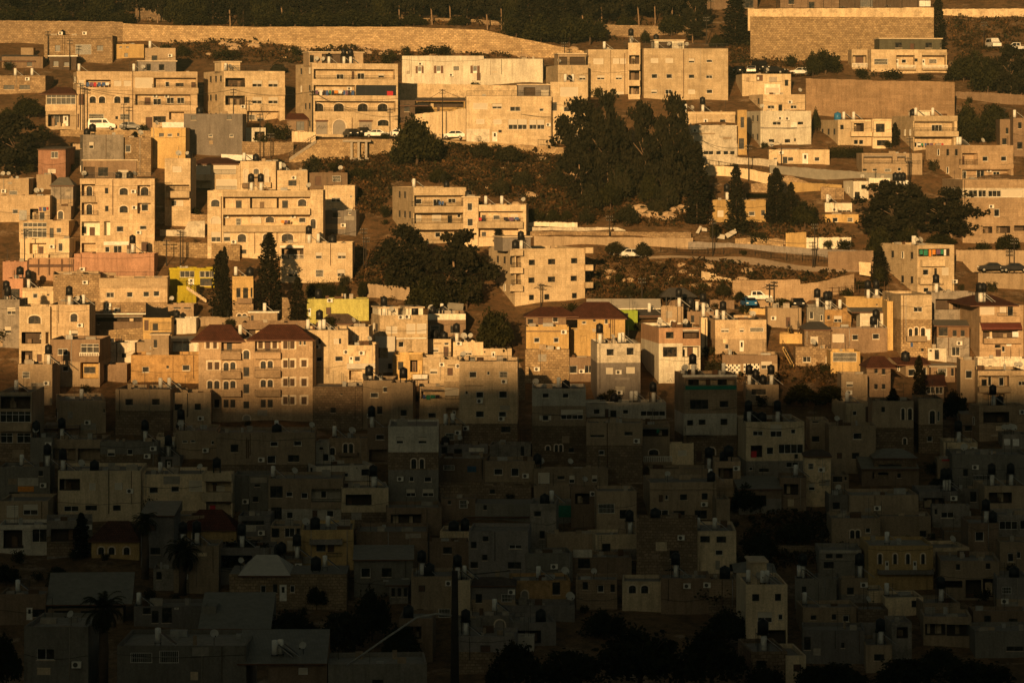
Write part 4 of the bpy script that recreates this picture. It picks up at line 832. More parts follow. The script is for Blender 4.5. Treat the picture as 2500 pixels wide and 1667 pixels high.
B('22', 1310,1762,600,735,'brown','brown veranda room with red tile roof','d 1450 615 52 85;w 1610 622 60 52;k 1330 640 60 60','',base=1200,tile=[(1285,1905,610,512,'hip')],d=6)
B('22', 1890,2425,630,910,'ochre','yellow house with red hip roof','w 1940 665 48 30;k 2065 640 30 30;w 2195 640 36 54;q 2240 690 24 46 browns;p 2300 640 6 200','',base=1180,tile=[(1760,2450,630,462,'hip')],d=9)
B('22', 1800,2000,760,1080,'ochre','narrow ochre wall house behind a small tree','O 1920 830 70 68','',base=1190,d=5)
B('23', -290,535,520,600,'white','low hall with a wide white metal roof','','',tile=[(-310,530,540,425,'mono')],tm=5,d=8)
B('23', -60,262,545,760,'limegreen','lime green house under the white roof','k 90 575 66 66;k 0 660 60 60','',d=6)
B('23', 225,600,610,700,'darkbrown','dark wooden veranda with a grey roof','O 260 615 300 60','W 400',tile=[(215,600,600,540,'mono')],tm=6,d=5)
B('22', 2110,2600,915,1640,'whitestain','flaking white house with a grey ground storey','w 2215 970 92 85;w 2440 962 92 88;s 2212 1188 78 72;s 2440 1182 96 72;c 2318 1220 50 40;q 2310 1300 170 25 grey','W 2375,W 2415,D 2300,H 2130',sl=50,z=[(1132,1640,'grey')])
B('22', 1490,2122,1070,1345,'brown','low brown house with two big windows','w 1800 1165 90 86;w 1970 1165 92 84;c 1905 1212 48 38;k 1565 1198 36 26','W 1680,D 1560',sl=0)
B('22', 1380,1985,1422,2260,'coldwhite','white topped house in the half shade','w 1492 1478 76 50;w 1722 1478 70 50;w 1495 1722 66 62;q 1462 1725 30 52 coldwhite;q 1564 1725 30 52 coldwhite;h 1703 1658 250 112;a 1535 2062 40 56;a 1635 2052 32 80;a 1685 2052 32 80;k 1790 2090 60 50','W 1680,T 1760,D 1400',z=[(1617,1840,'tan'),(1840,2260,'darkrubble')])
B('23', 500,972,740,1365,'white','three storey house with peach upper wall','k 580 785 88 74;O 770 750 195 112;k 547 955 160 110;L 768 950 195 122 white;k 770 990 50 82;d 845 970 65 100;s 570 1175 100 72;B 770 865 200 75;z 590 1310 60 40','W 400,D 430,T 835,D 820',sl=160,z=[(740,915,'salmon')])
B('23', 975,1047,625,1050,'cream','slim cream chimney house with cables','p 1020 640 6 380','W 1010',d=4)
B('23', 1135,1714,650,1045,'pinkstone','cream house over a brown ground storey','h 1200 742 92 48;h 1410 742 54 48;g 1530 738 156 48;w 1245 925 48 52;D 1410 880 50 160','H 1245,W 1165,D 1560,D 1580',sl=85,z=[(865,1045,'tan')])
B('23', 820,1120,555,700,'brown','dark flat house with two boilers and a dish','k 860 600 40 80;k 980 580 40 80','W 935,H 1000,D 1035,T 840',d=5)
B('23', 1215,1832,1042,1260,'tan','low house with white lattice blocks','l 1250 1150 166 100;l 1452 1142 180 100;h 1648 1115 122 84;k 1460 1205 75 38','',z=[(1042,1140,'brown')])
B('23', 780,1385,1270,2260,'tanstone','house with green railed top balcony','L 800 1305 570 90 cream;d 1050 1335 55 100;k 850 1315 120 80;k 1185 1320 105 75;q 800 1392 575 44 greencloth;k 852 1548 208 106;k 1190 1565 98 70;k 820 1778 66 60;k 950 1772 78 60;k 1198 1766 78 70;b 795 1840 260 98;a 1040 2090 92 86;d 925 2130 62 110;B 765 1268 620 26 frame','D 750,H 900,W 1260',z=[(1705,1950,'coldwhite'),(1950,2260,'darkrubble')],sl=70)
B('23', 2040,2445,970,1165,'rubble','low rubble house with a white window','w 2120 1065 95 60;D 2380 1060 30 90','D 2250',d=6)
B('23', 1725,2105,515,770,'tan','tan walled yard house with a door','d 1930 618 52 110','D 1570,D 1600',d=6,ph=.1)
B('23', 1860,2130,805,930,'ochre','small sunlit landing house by the stairs','',d=4)
B('24', -140,58,505,760,'coldgrey','grey house with two narrow windows','w -110 560 45 80;w 10 590 30 70;c -95 720 30 30','H -20',sl=0)
B('24', 55,362,535,750,'orange','orange house with terrace railing','k 90 600 30 46;h 165 605 92 72;R 60 675 300 60','H 40,H 130,W 250,D 70',d=6)
B('24', 460,768,560,760,'white','white shuttered porch on the roof','s 470 605 118 60;s 590 605 118 60;q 475 720 236 24 canvas','',tile=[(360,770,560,525,'mono')],tm=4,d=4,base=900)
B('24', 135,768,742,1020,'brown','brown rendered house with a white shutter','s 150 810 134 92;w 370 815 66 62;w 600 805 80 62;q 135 735 630 7 grey','T 620,H 650')
B('24', 128,462,1005,1275,'ochre','small house with a large barred window','g 155 1012 265 108','',d=6)
B('24', 300,835,405,620,'ochre','long yellow wall house under the pole','k 640 470 20 16;k 720 480 12 12','H 560,H 660',d=6)
B('24', 765,832,440,1010,'ochre','tall narrow yellow wall','',d=5)
B('24', 920,1272,370,1095,'palestone','stone tower house with three pointed windows','w 1065 505 100 56;a 1010 745 42 88;a 1075 735 42 92;a 1148 740 46 92;b 975 830 225 58 tan;q 1200 755 55 122 whitecloth;k 1150 970 30 36;q 1030 905 26 50 bluecloth','',sl=95,z=[(645,1095,'palerubble')],d=7)
B('24', 1325,1688,720,1100,'greystain','grey shed house with a boarded upper wall','w 1490 955 92 98;k 1500 765 46 70;k 1590 765 46 70;k 1345 730 100 100;p 1450 850 7 200','',z=[(720,845,'wood')],tile=[(1290,1690,712,672,'mono')],tm=4,sl=0,d=6)
B('24', 1225,1432,970,1110,'white','low white shed at the foot of the tower','k 1300 985 50 110;k 1240 985 30 20','',d=4)
B('24', 1805,2310,485,1095,'tanstone','red roofed house with a red awning','s 1815 490 160 102;w 2125 500 66 108;s 2040 495 70 80;R 2010 570 220 42;b 1800 605 450 72;t 1800 655 465 100 redawn;O 1842 775 400 80;d 1990 985 60 100;k 1980 930 66 36;w 2060 950 36 60;b 1838 852 425 62;q 2180 785 70 60 signwhite;q 2110 860 60 85 whitecloth;c 1880 860 36 26','H 1420,H 1655,H 1810,H 1885',sl=115,tile=[(1690,2250,487,392,'hip')])
B('24', 975,1258,1148,1300,'tan','right wing with a small red gable roof','w 1005 1200 86 82;w 1172 1190 48 84','T 1000',sl=110,tile=[(865,1258,1150,1082,'gable')],d=6)
B('24', 535,805,1185,1560,'brown','left wing under a dark red hip roof','k 620 1180 40 70;k 705 1195 40 70;k 620 1370 40 60;k 705 1370 40 60','',tile=[(520,870,1185,1072,'hip')],d=6)
B('24', 1200,1405,1385,1640,'brown','porch with white windows under red tiles','n 1205 1390 92 92;n 1305 1390 92 92','',tile=[(1185,1430,1385,1290,'mono')],tm=1,d=4)
B('24', 1260,1530,1180,1330,'brown','brown house with a barred square window','g 1335 1195 105 92;k 1485,1530 1170 30 110','',slab='concrete',d=5)
B('24', 1590,1752,1100,1600,'tan','plain tan house with one tall window','w 1648 1215 70 92','',d=6)
B('24', 1785,2340,1225,1640,'pinkstone','curved balcony house at the right edge','L 1790 1280 350 122;n 2245 1340 85 50;b 1785 1400 360 60;k 1850 1330 60 70;w 1920 1290 40 110;w 2045 1300 60 100;L 1850 1480 240 70;B 1785 1222 555 52','D 2240,D 2280',sl=0)
B('24', 1785,2340,1085,1225,'whitestain','white flaking parapet house above the curve','k 1905 1165 40 45','',d=5)
# fourth band, in the shade
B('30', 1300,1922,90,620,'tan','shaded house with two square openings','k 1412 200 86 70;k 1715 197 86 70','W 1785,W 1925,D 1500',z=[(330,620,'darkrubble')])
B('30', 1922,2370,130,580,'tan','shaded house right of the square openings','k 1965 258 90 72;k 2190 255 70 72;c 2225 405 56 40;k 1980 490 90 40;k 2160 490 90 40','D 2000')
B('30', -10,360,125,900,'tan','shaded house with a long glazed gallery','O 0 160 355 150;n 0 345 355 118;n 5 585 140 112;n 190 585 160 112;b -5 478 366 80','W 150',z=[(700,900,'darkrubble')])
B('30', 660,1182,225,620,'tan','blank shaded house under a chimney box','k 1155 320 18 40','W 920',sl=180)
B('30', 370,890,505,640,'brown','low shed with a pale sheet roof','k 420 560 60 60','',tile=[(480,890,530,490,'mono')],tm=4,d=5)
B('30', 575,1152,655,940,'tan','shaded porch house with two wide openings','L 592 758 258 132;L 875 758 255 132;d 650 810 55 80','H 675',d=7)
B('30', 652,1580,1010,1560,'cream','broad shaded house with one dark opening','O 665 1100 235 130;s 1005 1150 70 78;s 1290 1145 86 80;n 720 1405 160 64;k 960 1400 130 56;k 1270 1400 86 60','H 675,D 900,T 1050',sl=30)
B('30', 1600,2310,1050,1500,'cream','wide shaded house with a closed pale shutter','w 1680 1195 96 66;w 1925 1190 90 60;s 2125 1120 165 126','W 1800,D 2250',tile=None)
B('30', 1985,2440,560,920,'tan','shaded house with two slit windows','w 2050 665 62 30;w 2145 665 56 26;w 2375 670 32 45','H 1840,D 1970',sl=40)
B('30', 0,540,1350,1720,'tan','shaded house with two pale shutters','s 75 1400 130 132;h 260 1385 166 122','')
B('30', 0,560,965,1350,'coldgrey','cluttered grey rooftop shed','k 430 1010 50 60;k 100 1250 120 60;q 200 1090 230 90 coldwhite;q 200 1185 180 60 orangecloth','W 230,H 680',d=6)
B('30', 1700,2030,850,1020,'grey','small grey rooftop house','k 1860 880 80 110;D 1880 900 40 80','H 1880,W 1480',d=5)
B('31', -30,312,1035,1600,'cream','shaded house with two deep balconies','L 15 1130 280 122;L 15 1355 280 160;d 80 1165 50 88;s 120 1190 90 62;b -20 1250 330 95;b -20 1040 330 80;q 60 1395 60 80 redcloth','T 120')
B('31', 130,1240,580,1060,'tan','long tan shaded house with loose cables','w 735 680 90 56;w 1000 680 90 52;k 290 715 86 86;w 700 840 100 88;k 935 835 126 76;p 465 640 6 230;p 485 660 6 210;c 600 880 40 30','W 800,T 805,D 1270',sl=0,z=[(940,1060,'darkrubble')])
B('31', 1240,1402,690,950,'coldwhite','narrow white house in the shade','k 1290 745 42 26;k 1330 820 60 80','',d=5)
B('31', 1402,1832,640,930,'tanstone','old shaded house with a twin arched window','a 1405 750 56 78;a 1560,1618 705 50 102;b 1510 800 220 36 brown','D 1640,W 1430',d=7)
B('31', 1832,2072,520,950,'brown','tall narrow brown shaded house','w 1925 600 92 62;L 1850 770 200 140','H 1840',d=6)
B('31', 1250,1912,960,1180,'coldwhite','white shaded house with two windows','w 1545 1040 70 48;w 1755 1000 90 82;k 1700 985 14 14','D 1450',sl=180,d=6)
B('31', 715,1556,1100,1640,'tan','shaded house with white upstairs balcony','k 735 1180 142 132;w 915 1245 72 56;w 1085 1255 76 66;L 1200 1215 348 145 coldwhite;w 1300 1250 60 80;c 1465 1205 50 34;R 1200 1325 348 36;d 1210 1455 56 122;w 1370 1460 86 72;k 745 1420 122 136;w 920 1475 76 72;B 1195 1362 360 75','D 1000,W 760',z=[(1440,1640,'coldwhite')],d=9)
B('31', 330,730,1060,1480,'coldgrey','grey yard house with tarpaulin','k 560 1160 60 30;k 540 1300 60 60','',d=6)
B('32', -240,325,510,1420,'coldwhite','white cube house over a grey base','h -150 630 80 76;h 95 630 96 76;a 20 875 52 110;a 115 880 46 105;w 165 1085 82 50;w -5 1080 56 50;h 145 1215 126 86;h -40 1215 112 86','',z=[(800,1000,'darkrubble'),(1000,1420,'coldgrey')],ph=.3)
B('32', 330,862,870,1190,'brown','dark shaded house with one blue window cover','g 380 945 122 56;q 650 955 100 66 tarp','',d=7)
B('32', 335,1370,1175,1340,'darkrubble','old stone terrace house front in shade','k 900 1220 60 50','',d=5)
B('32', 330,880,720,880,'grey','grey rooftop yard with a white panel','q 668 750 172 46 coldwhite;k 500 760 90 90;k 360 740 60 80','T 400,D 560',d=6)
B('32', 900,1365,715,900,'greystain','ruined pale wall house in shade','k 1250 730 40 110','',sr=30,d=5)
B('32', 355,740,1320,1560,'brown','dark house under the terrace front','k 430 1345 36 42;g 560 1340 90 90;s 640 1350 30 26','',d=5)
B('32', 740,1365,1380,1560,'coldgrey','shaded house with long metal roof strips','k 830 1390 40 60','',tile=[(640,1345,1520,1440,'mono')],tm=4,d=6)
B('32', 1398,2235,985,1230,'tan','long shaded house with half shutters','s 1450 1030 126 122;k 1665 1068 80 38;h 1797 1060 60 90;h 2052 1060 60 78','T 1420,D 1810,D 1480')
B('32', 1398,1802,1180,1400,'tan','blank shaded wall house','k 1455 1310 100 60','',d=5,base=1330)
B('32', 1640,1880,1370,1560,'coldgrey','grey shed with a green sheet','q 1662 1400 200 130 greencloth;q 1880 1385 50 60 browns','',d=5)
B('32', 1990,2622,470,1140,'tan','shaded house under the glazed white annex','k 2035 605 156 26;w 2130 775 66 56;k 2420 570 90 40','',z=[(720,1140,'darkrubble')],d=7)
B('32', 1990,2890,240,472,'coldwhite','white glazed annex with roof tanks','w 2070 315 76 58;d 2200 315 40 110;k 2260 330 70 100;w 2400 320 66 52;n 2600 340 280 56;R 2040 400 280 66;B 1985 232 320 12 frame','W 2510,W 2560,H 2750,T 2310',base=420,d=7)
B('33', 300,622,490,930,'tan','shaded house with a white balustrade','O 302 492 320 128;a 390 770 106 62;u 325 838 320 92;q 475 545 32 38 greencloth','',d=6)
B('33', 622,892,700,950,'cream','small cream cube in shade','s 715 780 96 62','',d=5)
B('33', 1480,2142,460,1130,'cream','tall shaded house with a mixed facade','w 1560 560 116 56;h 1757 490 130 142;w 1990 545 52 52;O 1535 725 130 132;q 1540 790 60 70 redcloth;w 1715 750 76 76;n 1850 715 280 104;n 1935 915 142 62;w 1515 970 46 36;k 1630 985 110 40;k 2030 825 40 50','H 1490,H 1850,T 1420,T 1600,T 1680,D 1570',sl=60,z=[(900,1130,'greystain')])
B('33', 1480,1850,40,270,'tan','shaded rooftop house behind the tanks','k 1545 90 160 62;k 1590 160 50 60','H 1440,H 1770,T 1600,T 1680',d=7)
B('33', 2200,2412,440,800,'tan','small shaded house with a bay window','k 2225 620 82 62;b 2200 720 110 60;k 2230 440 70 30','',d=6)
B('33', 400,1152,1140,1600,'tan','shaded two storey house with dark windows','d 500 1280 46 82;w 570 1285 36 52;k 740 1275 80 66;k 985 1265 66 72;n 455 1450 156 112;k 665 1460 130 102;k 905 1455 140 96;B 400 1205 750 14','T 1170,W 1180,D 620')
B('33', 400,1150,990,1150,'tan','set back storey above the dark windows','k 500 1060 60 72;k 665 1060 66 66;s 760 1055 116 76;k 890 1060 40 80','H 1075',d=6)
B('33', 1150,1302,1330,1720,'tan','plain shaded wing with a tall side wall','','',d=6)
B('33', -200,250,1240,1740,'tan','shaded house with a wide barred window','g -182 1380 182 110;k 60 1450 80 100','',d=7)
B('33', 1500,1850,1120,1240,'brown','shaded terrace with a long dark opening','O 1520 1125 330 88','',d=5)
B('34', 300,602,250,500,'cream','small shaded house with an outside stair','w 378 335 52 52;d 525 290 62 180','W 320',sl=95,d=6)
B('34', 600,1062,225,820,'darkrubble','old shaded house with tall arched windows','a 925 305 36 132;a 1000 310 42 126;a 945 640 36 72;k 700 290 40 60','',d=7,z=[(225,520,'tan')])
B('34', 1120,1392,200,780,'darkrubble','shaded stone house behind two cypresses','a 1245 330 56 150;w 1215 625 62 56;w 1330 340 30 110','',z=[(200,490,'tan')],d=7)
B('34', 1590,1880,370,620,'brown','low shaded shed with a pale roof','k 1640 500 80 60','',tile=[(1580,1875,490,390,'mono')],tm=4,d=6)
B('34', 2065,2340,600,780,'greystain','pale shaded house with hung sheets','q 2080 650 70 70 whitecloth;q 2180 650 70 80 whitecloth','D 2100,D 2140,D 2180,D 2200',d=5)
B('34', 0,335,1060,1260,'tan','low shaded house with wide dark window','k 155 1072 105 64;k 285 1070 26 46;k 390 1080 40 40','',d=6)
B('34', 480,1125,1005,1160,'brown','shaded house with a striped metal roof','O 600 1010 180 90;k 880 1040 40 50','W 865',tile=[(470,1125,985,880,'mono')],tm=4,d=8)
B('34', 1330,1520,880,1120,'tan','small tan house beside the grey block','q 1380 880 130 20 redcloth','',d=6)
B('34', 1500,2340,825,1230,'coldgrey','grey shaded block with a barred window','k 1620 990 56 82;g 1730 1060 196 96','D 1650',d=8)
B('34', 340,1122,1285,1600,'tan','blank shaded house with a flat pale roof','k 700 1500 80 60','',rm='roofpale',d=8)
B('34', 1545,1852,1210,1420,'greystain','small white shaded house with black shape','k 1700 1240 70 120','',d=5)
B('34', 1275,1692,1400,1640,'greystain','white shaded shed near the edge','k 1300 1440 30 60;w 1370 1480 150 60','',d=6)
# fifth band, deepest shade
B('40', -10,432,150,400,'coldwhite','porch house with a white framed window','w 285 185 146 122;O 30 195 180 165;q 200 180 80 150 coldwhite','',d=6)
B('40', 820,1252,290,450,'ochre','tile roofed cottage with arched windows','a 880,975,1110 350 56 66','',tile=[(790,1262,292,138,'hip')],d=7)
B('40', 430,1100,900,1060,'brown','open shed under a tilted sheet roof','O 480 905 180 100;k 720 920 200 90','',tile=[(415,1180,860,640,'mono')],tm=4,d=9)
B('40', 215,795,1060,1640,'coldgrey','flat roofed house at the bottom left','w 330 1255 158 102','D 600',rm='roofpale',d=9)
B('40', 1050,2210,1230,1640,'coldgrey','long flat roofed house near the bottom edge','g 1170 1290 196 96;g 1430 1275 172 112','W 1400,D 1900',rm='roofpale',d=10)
B('40', 1200,1900,880,1080,'grey','cluttered yard house behind the palm','k 1280 890 70 60;k 1450 880 90 150;D 1560 830 40 80;k 1360 920 60 110','W 1220',d=6)
B('40', 1375,1560,545,720,'greystain','small pale house between the palms','k 1400 570 50 70','',d=5)
B('40', 0,410,770,1060,'brown','dim house with a white door at left','D 235 890 56 112;k 290 905 190 72','W 140',d=6)
B('41', -205,285,190,310,'ochre','house with a bright red tiled roof','a -110 210 45 70','',tile=[(-225,290,192,28,'hip')],tm=2,d=8)
B('41', 300,590,70,330,'grey','grey shaded yard house','k 330 110 200 40;q 330 150 130 60 coldwhite','',d=6)
B('41', 590,862,160,450,'tan','narrow shaded house with stacked windows','k 592 180 76 82;w 715 180 92 80;s 740 290 70 90;k 820 180 36 160','',d=6)
B('41', 862,1332,195,580,'ochre','shaded ochre house with a stone canopy','k 1000 285 82 102;d 1100 325 60 70;b 940 272 292 48 grey;R 1090 400 140 40','W 1100,T 985,D 620')
B('41', 1360,1995,210,500,'brown','long brown house in deep shade','w 1675 365 88 62;k 1500 375 40 50;k 1400 370 40 30','')
B('41', 220,1272,590,900,'rubble','stone house with a white panelled door','w 500 690 46 82;D 670 685 66 148;w 765 690 42 66;k 610 680 40 80','D 310,T 990,W 1070',tile=[(300,770,600,455,'hip')],tm=5,d=9)
B('41', -20,100,880,1240,'coldgrey','grey gable wall with metal roof','k 0 950 30 60','',d=6)
B('41', 100,590,1075,1330,'grey','low house with a broad metal roof','O 110 1080 400 90;k 500 1150 60 60','',tile=[(-60,595,1075,855,'mono')],tm=4,d=9)
B('41', 570,1095,1390,1640,'brown','house with a sloping slab roof','s 840 1430 86 62','W 575,W 670,D 875',tile=[(290,1095,1385,1195,'mono')],tm=4,d=10)
B('41', 1655,1822,685,870,'greystain','white kiosk with three windows','k 1672,1728,1782 715 34 78','',d=3,tile=[(1620,1835,685,655,'mono')],tm=4)
B('41', 1105,1990,1400,1640,'coldgrey','wide flat roof at the bottom edge','k 1500 1540 100 60','',rm='roofpale',d=10)
B('42', 530,1062,205,670,'grey','grey shaded house with scattered openings','k 655 250 52 46;w 890 320 112 42;k 550 300 50 60;k 650 415 48 52;k 545 480 68 56;k 880 480 120 60','')
B('42', 0,530,300,600,'brown','low dark house beside a white pole','k 80 380 60 60;k 300 350 80 60','',d=7)
B('42', 920,1442,650,880,'orange','shaded orange house with a dark arch','V 1005 740 56 102;k 1280 665 70 112','W 1165,D 1450',d=7)
B('42', 1490,1860,640,900,'tanstone','shaded house of coursed stone','w 1685 690 56 62;k 1550 660 50 70;k 1800 680 40 70','D 1650',d=6)
B('42', 1230,1660,230,420,'tan','long shaded wall house','k 1540 190 50 50;g 1660 150 170 90','',d=6)
B('42', 1460,1990,440,620,'brown','dark house with a pale blue sheet','q 1465 370 170 70 coldwhite;k 1510 440 110 100','',d=6)
B('42', 500,932,960,1130,'greystain','shaded yard wall with an arched gate','V 765 1000 86 112','W 755',d=3,ph=.1)
B('42', 945,1115,1150,1310,'corrwhite','shaded metal gate house','','',d=3)
B('42', 835,1480,870,1020,'grey','shaded roof terrace with rubble','k 1100 960 60 40','D 1460,D 1660',d=6)
B('42', 430,640,985,1160,'coldgrey','pale shaded yard house','k 500 1020 50 60','',d=5)
B('43', 715,1092,205,590,'cream','shaded cream house with two dark windows','k 770 250 86 56;k 915 252 86 56;w 905 375 66 46;k 1030 500 45 66','W 905,W 330')
B('43', 480,728,280,500,'cream','small shaded house left of the dark windows','w 590 345 66 50','D 400',d=6)
B('43', 70,425,655,920,'cream','shaded cottage with two round windows','a 130 690 62 72;a 240 690 62 72','',d=6)
B('43', 1178,1552,685,1290,'cream','cream shaded tower house','k 1235 770 64 62;k 1440 768 56 62;h 1285 930 130 96;w 1470 950 40 52;O 1312 1092 232 130','W 1215,W 1340,W 1380,D 1300',pent=[(1235,1380,505,'cream','')],sl=30)
B('43', 1690,2190,890,1110,'tan','shaded house right of the tower','k 1760 960 50 40;k 1950 950 40 50;w 2050 960 60 60','W 1690',d=6)
B('43', 1690,2240,1090,1380,'grey','shaded grey house below the vents','k 1700 1150 60 120;k 2030 1200 30 50','',d=6)
B('43', 1620,1990,630,880,'coldgrey','grey rooftop in deep shade','k 1680 700 40 60','H 1690,W 1490',d=6)
B('44', 110,545,90,370,'tan','shaded house with paired arches','a 278,328 195 36 76;w 415 180 46 42','',d=7)
B('44', 540,1000,70,270,'tan','pale shaded wall with a sloped ramp','k 900 200 60 60','',d=6)
B('44', 1010,1360,30,120,'coldwhite','pale shaded rooftop house','k 1020 20 40 50','',d=5)
B('44', 1120,1420,210,330,'brown','small brown shaded house','k 1060 210 60 90','',d=5)
B('44', 440,1022,335,740,'ochre','shaded ochre mansion with tall shutters','a 530,665,780,915 410 34 92;D 590 470 36 88;D 840 470 36 88;b 520 545 500 40 grey','W 625',rm='roofpale')
B('44', 1090,1612,470,840,'tan','shaded house with three dark archways','k 1225 500 36 52;k 1490 490 42 52;O 1310 640 140 162;O 1465 630 145 162;O 1092 650 190 60','')
B('44', 1600,1990,60,330,'greystain','shaded house with a strip of windows','n 1615 115 162 76;n 1800 110 120 80','',d=7)
B('44', 1620,1990,300,600,'tan','shaded yellow wall under the window strip','w 1690 400 50 80;w 1770 390 36 60','',d=5)
B('44', 0,380,375,640,'coldgrey','grey shaded house with a pale eave','k 60 410 60 40;k 150 410 60 40;k 40 480 90 60;B 0 375 375 26 coldwhite','',d=7)
B('44', 0,212,630,820,'greystain','small pale shaded house','k 60 700 40 40','',d=5)
B('44', 368,585,740,910,'cream','small yellow shaded cube','','',d=5)
B('44', 590,935,800,980,'cream','low yellow shaded house','k 830 830 60 60','W 400',d=6)
B('44', 1380,1990,920,1060,'brown','low brown shaded house at the right','k 1480 960 60 60;k 1700 990 80 30','',d=6)
B('44', 650,832,1020,1330,'greystain','white shaded house with a dark doorway','O 695 1060 100 105','',d=5)
B('44', 370,655,1050,1200,'grey','grey shaded house beside the white one','k 500 1080 60 80;k 600 1080 40 80','',d=5)
B('44', 935,1362,970,1230,'tan','shaded house with a two bay loggia','O 950 1035 182 102;O 1140 1040 204 102','',d=7)
B('44', 1400,1990,1100,1340,'coldgrey','pale flat house at the right bottom','k 1680 1240 150 40','',d=7)
# the strip of dark buildings at the very top right
B('P', 1718,1850,-30,22,'brownstone','dark building above the concrete wall','k 1790 -10 30 30;k 1820 -10 20 30','',d=10)
B('P', 1905,2050,-40,22,'brownstone','long brown building above the concrete wall','k 1925 -15 14 26;k 1975 5 14 16','',d=10)
B('P', 2050,2260,-20,20,'darkbrown','fenced yard building above the concrete wall','q 2243 3 27 14 whitecloth;k 2100 0 30 18','',d=10)

# ------------------------------------------------------------------ plain houses that close the gaps of the crowded quarter
KEEP = [[(1800,1240),(2080,1240),(2080,1400),(1800,1400)], [(640,1480),(980,1440),(980,1660),(760,1660),(640,1560)], [(1380,1480),(1840,1480),(1840,1667),(1200,1667),(1300,1600)], [(2000,1600),(2500,1590),(2500,1667),(2000,1667)],
        [(1300,600),(2120,600),(2120,735),(1800,780),(1420,740)], [(1790,870),(2060,870),(2060,960),(1790,960)], [(850,600),(1170,600),(1170,860),(940,760)], [(0,1450),(60,1450),(60,1667),(0,1667)]]
KEEP += [[(2055,575),(2185,575),(2185,720),(2055,720)], [(1690,440),(2100,440),(2100,560),(1690,560)], [(735,680),(915,680),(915,745),(735,745)], [(500,600),(765,600),(765,800),(500,800)], [(1150,720),(1290,720),(1290,880),(1150,880)], [(2220,880),(2280,880),(2280,1060),(2220,1060)], [(2180,940),(2210,940),(2210,1070),(2180,1070)], [(200,1440),(305,1440),(305,1667),(200,1667)],
         [(0,0),(2500,0),(2500,110),(0,110)], [(120,290),(420,300),(420,345),(120,345)], [(650,310),(1420,320),(1420,410),(650,410)], [(1770,80),(2000,100),(2000,195),(1770,195)], [(1600,395),(2200,400),(2200,460),(1600,450)], [(2100,440),(2420,440),(2420,600),(2100,600)], [(0,210),(130,210),(130,430),(0,430)],
         [(2150,100),(2500,100),(2500,340),(2330,340),(2330,200),(2150,170)], [(1960,190),(2340,190),(2340,270),(1960,270)], [(2330,600),(2500,600),(2500,720),(2330,720)], [(420,90),(1540,110),(1540,150),(420,160)], [(1340,220),(1720,220),(1730,560),(1340,560)], [(940,290),(1090,290),(1090,430),(940,430)],
         [(960,340),(1620,400),(1700,560),(1440,560),(1320,540),(960,440)], [(1240,540),(2080,540),(2080,620),(1240,620)], [(1700,540),(1960,540),(1960,600),(1700,600)], [(870,330),(1000,330),(940,560),(870,460)]]
